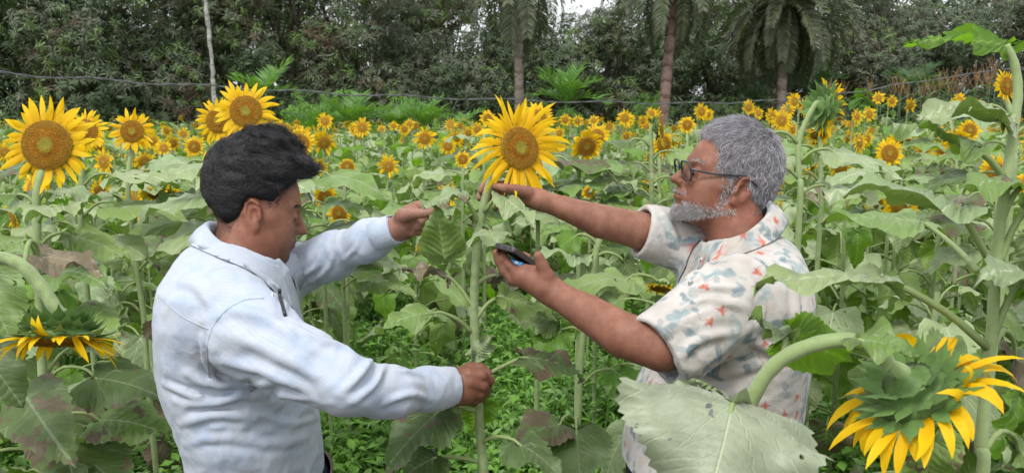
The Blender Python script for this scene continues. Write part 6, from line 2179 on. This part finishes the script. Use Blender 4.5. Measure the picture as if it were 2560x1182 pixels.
    def fb(p):
        d = s_loft(p, [.84, .96, 1.12, 1.26, 1.32], [base[0]] * 5, [base[1]] * 5, [.115, .125, .10, .075, .05], [.13, .14, .14, .13, .06])
        for s in (-1, 1):
            d = smin(d, s_chain(p, [((base[0], base[1] + s * .09, .90), .085), ((base[0] - .02, base[1] + s * .10, .48), .058), ((base[0] + .01, base[1] + s * .11, .09), .042), ((base[0] - .12, base[1] + s * .12, .035), .03)], .03), .04)
        d = smin(d, s_chain(p, nearA[0][0][:3], .01), .008); d = smin(d, s_chain(p, farA[0][0][:2], .01), .008)
        return smin(d, s_chain(p, neck, .02), .03)
    V, Q = build_sdf_mesh(fb, base + np.array((-.4, -.4, -.02)), base + np.array((.35, .4, 1.6)), .009, 0)
    parts.append((V, Q, skin_col(V, skin, rg)))
    body = join_parts(parts, 'person', [M['skin']], base)
    tag(body, 'grey-haired bearded man with glasses in floral shirt, holding the flower stem and two phones', 'person')
    for s in (1, -1):
        e = HO + R @ np.array((.0790, .0325 * s, .0125)) * SC
        a = Acc(); V, F, uv = tube(np.array([e + R[:, 0] * x for x in (-.011, -.008, 0, .008, .0105, .0118)]), [.004, .008, .0122, .009, .0055, .001], 12); a.add(V - base, F, 0)
        V, F, uv = tube(np.array([e + R[:, 0] * x - R[:, 2] * .002 for x in (.0085, .0116, .0128)]), [.0062, .0048, .001], 10); a.add(V - base, F, 1)
        link('eye', a.mesh('eye', [M['white'], M['iris']]), body)

    # hair
    def cap(q):
        d = s_ell(q, (-.010, 0, .056), (.108, .083, .103))
        return smin(d, s_ell(q, (-.045, 0, .015), (.062, .073, .085)), .03)
    def cut(q):
        ay = np.abs(q[:, 1])
        wob = .004 * vnoise(q * 60)
        front = np.minimum(q[:, 0] - np.where(q[:, 2] < .060, .052, np.where(q[:, 2] < .098, .052 + (q[:, 2] - .060) * .45, .075)) + wob - .10 * np.clip(.03 - ay, 0, 1), 1.0)
        side = np.minimum(.030 - q[:, 2], q[:, 0] + .020)                # round the ear
        burn = np.minimum(np.abs(q[:, 0] - .026) - .012, 1.0)            # sideburn stays in front of the ear
        side = np.where((q[:, 2] > -.005) & (q[:, 2] <= .034) & (burn < 0), burn, side)
        low = -.050 - .55 * (q[:, 0] + .03) - q[:, 2]
        return np.maximum(np.maximum(front, np.minimum(side, ay - .02)), low)
    def fhair(p):
        q = tl(p)
        return smax(cap(q) - .0022 * vnoise(q * 120) - .0018 * vnoise(q * 55), cut(q), .006) * SC * .9
    V, Q = build_sdf_mesh(fhair, HO - .17, HO + .18, .0032, 1)
    person_part('hair', V, [Q], [M['hair_base_grey']], body, base)
    N = vert_normals(V, Q)
    ql = tl(V.astype(np.float32))
    ok = np.nonzero((cap(ql) > -.008) & (cut(ql) < .0035))[0]
    n = 24000
    pick = rg.choice(ok, n)
    rt, nn, lq = V[pick] + rg.normal(0, .0016, (n, 3)), N[pick], ql[pick]
    topf = np.clip((lq[:, 2] - .07) / .05, 0, 1)[:, None]
    whorl = np.array((-.045, .0, .13))
    away = nrm(lq - whorl)
    flow0 = (away @ R.T) * 1.0 - R[:, 2] * (.35 * (1 - topf)) + R[:, 0] * .10 * topf
    cl = np.stack([vnoise(lq * 62 + o) for o in (0, 31, 67)], -1)
    def dirs(p, t):
        d = flow0 + cl * .42
        d = d - nn * (d * nn).sum(1)[:, None]
        return nrm(nrm(d) + nn * (.34 - .30 * t) + rg_off * .16)
    rg_off = rg.normal(0, 1, (n, 3))
    hair_curves('hair_strands', rt - nn * .002, dirs, (.010 + .007 * topf[:, 0]) * rg.uniform(.7, 1.3, n), 4, .00029, 'hair_grey', body, base, rg)
    fringe(fh, V=headV, q=headq, cutf=cut, R=R, base=base, body=body, rg=rg, mat='hair_grey', n=2600, L=.008, HO=HO)
    # beard and moustache
    w = bwt * (headq[:, 2] > -.13)
    idx = np.nonzero(w > .02)[0]
    n = 9000
    pb = w[idx] / w[idx].sum()
    pick = rg.choice(idx, n, p=pb)
    HN = vert_normals(headV, headQ)
    rt, nn, lq = headV[pick] + rg.normal(0, .0012, (n, 3)), HN[pick], headq[pick]
    chin = np.clip((-lq[:, 2] - .06) / .03, 0, 1) * np.clip((lq[:, 0] - .03) / .03, 0, 1)
    ro = rg.normal(0, 1, (n, 3))
    def bd(p, t):
        d = -R[:, 2] * .9 + np.outer(.25 * np.sign(lq[:, 0] - .04), R[:, 0]) + ro * .38
        d = d - nn * np.clip((d * nn).sum(1), -9, 0)[:, None]
        return nrm(nrm(d) + nn * (.50 - .45 * t))
    hair_curves('beard', rt - nn * .001, bd, (.0048 + .005 * chin) * rg.uniform(.6, 1.3, n), 4, .00027, 'beard_grey', body, base, rg)
    n = 200
    t = rg.random(n); s = np.where(rg.random(n) < .5, 1, -1)
    eb = np.stack((.0985 - .026 * t ** 1.6, s * (.014 + .036 * t), .0340 + .004 * np.sin(t * 3) + rg.normal(0, .0018, n)), -1)
    hair_curves('eyebrow', snap(fh, HO + (eb @ R.T) * SC, R[:, 0]), lambda p, t_: nrm(R[:, 2] * .4 - R[:, 0] * .45 + np.outer(s, R[:, 1]) * .9), .008 * rg.uniform(.6, 1.2, n), 2, .00026, 'beard_grey', body, base, rg)

    # glasses
    g = empty('eyeglasses', HO + R @ np.array((.1, 0, 0)), 'dark rimmed rectangular eyeglasses worn low on the grey-haired man\'s nose', 'eyeglasses')
    g0 = HO + R @ np.array((.1, 0, 0))
    hl = lambda v: HO + (np.asarray(v, float) @ R.T) * SC - g0
    vu = nrm(np.array((.026, 0, .057)))
    fr = Acc()
    for s in (1, -1):
        cen = np.array((.1085, s * .0345, .0105)); sx = nrm(np.array((-.10, s, 0)))
        th = np.linspace(0, 2 * np.pi, 49)
        ex = lambda v: np.sign(v) * np.abs(v) ** .55
        ring = cen + np.outer(ex(np.cos(th)) * .0265, sx) + np.outer(ex(np.sin(th)) * .0205 - .001 * np.cos(th), vu)
        V, F, uv = tube(hl(ring), .0021, 6, False); fr.add(V, F)
        cV = np.vstack((cen[None], ring[:-1])); i = np.arange(48)
        F = np.stack((np.zeros(48, int), 1 + i, 1 + (i + 1) % 48), -1)
        link('lens', mesh_from('lens', hl(cV), [F], [M['glass']]), g)
        tm = catmull([cen + sx * .0262 + vu * .006, cen + sx * .031 + vu * .006 + np.array((-.012, 0, 0)), (.055, s * .073, .020), (.012, s * .0795, .031), (-.012, s * .081, .033), (-.040, s * .081, .020)], 26)
        V, F, uv = tube(hl(tm), np.interp(np.linspace(0, 1, 26), [0, .2, .7, 1], [.0027, .0024, .0021, .0031]), 6)
        link('temple', mesh_from('temple', V, F, [M['grey_frame']]), g)
        V, F, uv = tube(hl(np.array([cen + sx * .0265 + vu * .006 + np.array((-.004, 0, 0)), cen + sx * .031 + vu * .006 + np.array((-.012, 0, 0))])), .0027, 6)
        link('hinge', mesh_from('hinge', V, F, [M['silver']]), g)
    V, F, uv = tube(hl(catmull([(.110, .009, .014), (.1135, 0, .017), (.110, -.009, .014)], 9)), .0016, 6); fr.add(V, F)
    link('frame', fr.mesh('frame', [M['grey_frame']]), g)

    # shirt
    d0 = 1.63
    sil = [(590, 1760, 1960, .08), (620, 1745, 1985, .14), (660, 1722, 1999, .19), (720, 1700, 2006, .22), (800, 1672, 2010, .225), (880, 1636, 2012, .22), (950, 1605, 2010, .215), (1020, 1580, 2006, .215), (1100, 1563, 2002, .215), (1160, 1553, 1998, .215), (1215, 1549, 1996, .215)]
    zs, cx, cy, aa, bb = [], [], [], [], []
    for y, x0, x1, b in sil:
        c_ = W((x0 + x1) / 2, y, d0); zs.append(c_[2]); cx.append(c_[0]); cy.append(base[1]); aa.append((x1 - x0) / 2 / FPX * (d0 - .11)); bb.append(b)
    slN = [K(1850, 735, 1.45, 100), K(1790, 775, 1.42, 98), K(1715, 835, 1.395, 94), K(1652, 880, 1.38, 92), K(1610, 905, 1.37, 92)]
    slF = [K(1760, 630, 1.76, 80), K(1700, 600, 1.75, 66), K(1640, 585, 1.735, 62), K(1580, 572, 1.72, 62)]
    mN = (W(1640, 876, 1.385), W(1790, 775, 1.42)); mF = (W(1602, 577, 1.727), W(1700, 600, 1.75))
    folds = [ridge([(1690, 740, 1.38), (1760, 715, 1.34), (1850, 720, 1.32)], 0, .012, .008), ridge([(1690, 775, 1.36), (1770, 745, 1.33), (1870, 770, 1.32)], 0, .012, .007),
             ridge([(1720, 720, 1.40), (1775, 655, 1.42), (1790, 630, 1.45)], 0, .010, .008), ridge([(1700, 715, 1.45), (1740, 650, 1.50), (1760, 620, 1.52)], 0, .008, .007),
             ridge([(1870, 690, 1.36), (1905, 760, 1.36), (1890, 840, 1.38)], 0, .011, .009), ridge([(1880, 850, 1.38), (1940, 880, 1.40), (1990, 870, 1.46)], 0, .014, .009),
             ridge([(1740, 930, 1.38), (1820, 930, 1.38), (1920, 900, 1.40)], 0, .014, .009), ridge([(1620, 960, 1.45), (1720, 985, 1.39), (1840, 980, 1.38)], 0, .014, .008),
             ridge([(1600, 1010, 1.46), (1690, 1040, 1.40), (1800, 1040, 1.39)], 0, .014, .007), ridge([(1590, 1090, 1.46), (1680, 1090, 1.40), (1760, 1110, 1.39)], 0, .012, .006),
             ridge([(1690, 905, 1.31), (1750, 850, 1.31), (1840, 830, 1.33)], 0, .013, .007), ridge([(1640, 850, 1.30), (1710, 800, 1.30), (1800, 760, 1.32)], 0, .012, .005),
             ridge([(1650, 520, 1.68), (1680, 570, 1.67), (1700, 640, 1.67)], 0, .010, .006), ridge([(1950, 620, 1.42), (1985, 720, 1.45), (1995, 830, 1.48)], 0, .014, .007)]
    def fs(p, fine=True):
        t = s_loft(p, zs, cx, cy, aa, bb, 2.2)
        aN = s_chain(p, slN, .03); aF = s_chain(p, slF, .03)
        aN = smax(aN, -s_plane(p, mN[0], mN[1] - mN[0]), .004); aF = smax(aF, -s_plane(p, mF[0], mF[1] - mF[0]), .004)
        d = smin(t, aN, .040); d = smin(d, aF, .035)
        d = smin(d, s_chain(p, [K(1852, 636, 1.62, 76), K(1880, 706, 1.62, 116)], .02), .04)
        if fine:
            d = d - fold_relief(p, laid)
            arm = np.clip((t - np.minimum(aN, aF)) / .03, 0, 1)
            d = d - .006 * arm * crumple(p, mN[1] - mN[0] + np.array((0, 0, .25)), 15, 6, 1.0) - .002 * arm * crumple(p, mN[1] - mN[0], 34, 13, 2.0)
            d = d - (1 - arm) * (.0065 * crumple(p, np.array((.45, .1, 1.0)), 12, 4.5, 3.0) + .002 * crumple(p, np.array((-.3, .2, 1.0)), 28, 11, 4.0))
            d = d - .0008 * vnoise(p * 75)
        o = mN[0]; ax = nrm(mN[1] - mN[0])
        d = smax(d, -s_cone(p, o - ax * .08, o + ax * .06, 84 / FPX * 1.38, 80 / FPX * 1.38), .003)
        o = mF[0]; ax = nrm(mF[1] - mF[0])
        d = smax(d, -s_cone(p, o - ax * .08, o + ax * .05, 56 / FPX * 1.72, 54 / FPX * 1.72), .003)
        d = smax(d, -s_cone(p, CPOS - CUP * .012, CPOS + CUP * .16, .068, .10), .005)
        hemz = W(1560, 1185, 1.60)[2]
        return smax(d, (hemz - .02 * np.sin(p[:, 0] * 9) - p[:, 2]).astype(np.float32), .004)
    CPOS = W(1848, 572, 1.63)
    fwd = nrm(np.array((-.84, -.10, -.60))); sd = nrm(np.cross((0, 0, 1.0), fwd)); CUP = np.cross(fwd, sd)
    CPOS = CPOS.astype(np.float64)
    laid = lay_folds(lambda p: fs(p, False), folds)
    lo = np.array((base[0] - .28, base[1] - .45, .93)); hi = np.array((base[0] + .26, base[1] + .36, 1.56))
    V, Q = build_sdf_mesh(fs, lo, hi, .0030, 1)
    N = vert_normals(V, Q)
    col = floral_print(V, N, rg)
    person_part('shirt', V, [Q], [M['floral']], body, base, attrs={'Col': col})
    shirt = body.children[-1]
    V, F = collar_strip(CPOS, fwd, sd, CUP, .070, .091, .010, .030, .42, .044, 150, dense=5)
    V = push_out(V, fs, CPOS, CUP, skip=5 / 36)
    # finer rows so that the print shows on the collar too
    N = nrm(V - CPOS)
    person_part('collar', V, F, [M['floral']], shirt, base, attrs={'Col': floral_print(V, N, rg, 16, .8)})
    for bp in drop_on(fs, [(1757, 650), (1728, 706)]):
        V, F, uv = tube(np.array([bp + np.array((-.001, .002, 0)), bp + np.array((-.0015, -.0025, .0005)), bp + np.array((-.0015, -.0032, .0005))]), [.0045, .0048, .0030], 12)
        person_part('button', V, F, [M['silver']], shirt, base)
    # trousers
    zc = W(1560, 1185, 1.6)[2]
    trousers(body, base, cx[-1], cy[0], aa[-1] * .93, .19, zc + .06)

    # phones in the near hand
    def slab(name, A, B, Cc, th, lab, cat, mats, rr=.010):
        A, B, Cc = (np.asarray(x) for x in (A, B, Cc))
        u = B - A; wd = np.linalg.norm(u); u = u / wd
        v = Cc - B; v = v - u * (v @ u); ln = np.linalg.norm(v); v = v / ln; nz = np.cross(u, v)
        o = (A + Cc) / 2
        root = empty('phone', o, lab, cat, 'phones in the hand of the grey-haired man')
        R3 = np.stack((u, v, nz), 1)
        th_ = np.linspace(0, 2 * np.pi, 41)[:-1]
        e = lambda x: np.sign(x) * np.abs(x) ** .22
        out = np.stack((e(np.cos(th_)) * wd / 2, e(np.sin(th_)) * ln / 2), -1)
        rows = [(.93, -th / 2), (.99, -th / 2 + .0012), (1, -th / 4), (1, th / 4), (.99, th / 2 - .0012), (.93, th / 2)]
        V = np.concatenate([np.concatenate((out * np.array((1 - (1 - k) * .6, 1 - (1 - k) * .3)), np.full((40, 1), z)), 1) for k, z in rows]); n = 40
        i = np.arange(n); F = [np.concatenate([np.stack((j * n + i, j * n + (i + 1) % n, (j + 1) * n + (i + 1) % n, (j + 1) * n + i), -1) for j in range(5)])]
        V = np.vstack((V, [[0, 0, -th / 2], [0, 0, th / 2]]))
        F.append(np.concatenate((np.stack((i * 0 + 6 * n, (i + 1) % n, i), -1), np.stack((i * 0 + 6 * n + 1, 5 * n + i, 5 * n + (i + 1) % n), -1))))
        link('case', mesh_from('case', V @ R3.T, F, [M[mats[0]]]), root)
        s = Acc()
        for zz in (-th / 2 - .0008, th / 2 + .0008):
            q = np.concatenate((out * np.array((.90, .95)), np.full((40, 1), zz)), 1)
            s.add(np.vstack((q, [[0, 0, zz]])) @ R3.T, [np.stack((i * 0 + 40, i, (i + 1) % n), -1)])
        link('screen', s.mesh('screen', [M[mats[1]]]), root)
        return root, R3, wd, ln, th
    r_, R3, wd, ln, th = slab('phone', W(1237, 611, 1.512), W(1291, 626, 1.485), W(1346, 668, 1.575), .0105, 'dark brown phone with ports on its end edge, upper of the two phones', 'phone', ('phone_brown', 'screen'))
    for x, w_ in ((-.55, .0045), (.05, .0055), (.55, .0028)):
        bx = np.array([[sx * w_, -ln / 2 - .0006, sz * th * .26] for sx in (-1, 1) for sz in (-1, 1)]) + np.array((x * wd / 2, 0, 0))
        bx = np.vstack((bx, bx + np.array((0, .004, 0))))
        link('port', mesh_from('port', bx @ R3.T, [np.array([[0, 1, 3, 2], [4, 6, 7, 5], [0, 2, 6, 4], [1, 5, 7, 3], [0, 4, 5, 1], [2, 3, 7, 6]])], [M['black']], smooth=False), r_)
    r_, R3, wd, ln, th = slab('phone', W(1262, 645, 1.532), W(1307, 662, 1.508), W(1346, 692, 1.575), .009, 'bright blue edged phone lying under the dark one in the palm', 'phone', ('phone_blue', 'screen'))
    for x, w_ in ((-.5, .0042), (.45, .0042)):
        bx = np.array([[sx * w_, -ln / 2 - .0006, sz * th * .28] for sx in (-1, 1) for sz in (-1, 1)]) + np.array((x * wd / 2, 0, 0))
        bx = np.vstack((bx, bx + np.array((0, .004, 0))))
        link('port', mesh_from('port', bx @ R3.T, [np.array([[0, 1, 3, 2], [4, 6, 7, 5], [0, 2, 6, 4], [1, 5, 7, 3], [0, 4, 5, 1], [2, 3, 7, 6]])], [M['silver']], smooth=False), r_)

def floral_print(V, N, rg, count=150, size=.88):
    """Print of the shirt: grey-teal leaf sprays, small orange-red blossoms, thin brown stalks, soft beige blots on off-white."""
    col = np.tile(np.array((.485, .46, .43), np.float32), (len(V), 1))
    def put(m, c, a):
        col[m] = col[m] * (1 - a[:, None]) + np.asarray(c) * a[:, None]
    # even spread of motif centres over the surface
    cen = []
    r0 = .034 * size
    order = rg.permutation(len(V))
    for i in order[:6000]:
        if all(np.sum((V[i] - V[j]) ** 2) > r0 * r0 for j in cen):
            cen.append(i)
    for k, i in enumerate(cen):
        dv = V - V[i]
        near = np.nonzero((np.einsum('ij,ij->i', dv, dv) < (.05 * size) ** 2) & (N @ N[i] > .1))[0]
        if not len(near): continue
        n = N[i]; t = nrm(np.cross(n, rg.normal(0, 1, 3))); b = np.cross(n, t)
        u, v = dv[near] @ t, dv[near] @ b
        u = u + .0022 * vnoise(V[near] * 160); v = v + .0022 * vnoise(V[near] * 160 + 30)
        kind = k % 5
        if kind in (0, 1, 3):                                # spray of leaves
            tone = [(.13, .20, .225), (.20, .275, .29), (.29, .34, .34), (.16, .215, .24)][rg.integers(0, 4)]
            for q in range(int(rg.integers(5, 9))):
                a = rg.uniform(0, 6.28); l = rg.uniform(.009, .014) * size; w = l * rg.uniform(.42, .62); off = rg.uniform(.007, .018) * size
                x = u * math.cos(a) + v * math.sin(a) - off; y = -u * math.sin(a) + v * math.cos(a)
                e = (x / l) ** 2 + (y / w) ** 2
                al = np.clip((1.15 - e) / .35, 0, 1) * rg.uniform(.35, .85) * (1 - .5 * np.clip(1 - np.abs(y) / (w * .16), 0, 1))
                put(near, np.array(tone) * rg.uniform(.85, 1.2), al)
        elif kind == 2:                                      # orange-red blossom with a thin stalk
            for q in range(4):
                a = q * 1.35 + rg.uniform(-.2, .2); l = .0066 * size; w = .0036 * size; off = .0048 * size
                x = u * math.cos(a) + v * math.sin(a) - off; y = -u * math.sin(a) + v * math.cos(a)
                e = (x / l) ** 2 + (y / w) ** 2
                put(near, [(.46, .11, .065), (.50, .20, .12), (.42, .07, .05)][q % 3], np.clip((1.1 - e) / .4, 0, 1) * .8)
            x = u + .004 * np.sin(v * 160); put(near, (.26, .17, .13), np.clip(1 - np.abs(x) / .0016, 0, 1) * (v > .008 * size) * (v < .038 * size) * .65)
        else:                                                # beige blot
            e = (u / .024) ** 2 + (v / .013) ** 2
            put(near, (.42, .36, .31), np.clip(1 - e, 0, 1) * .55)
    return col
man_right()
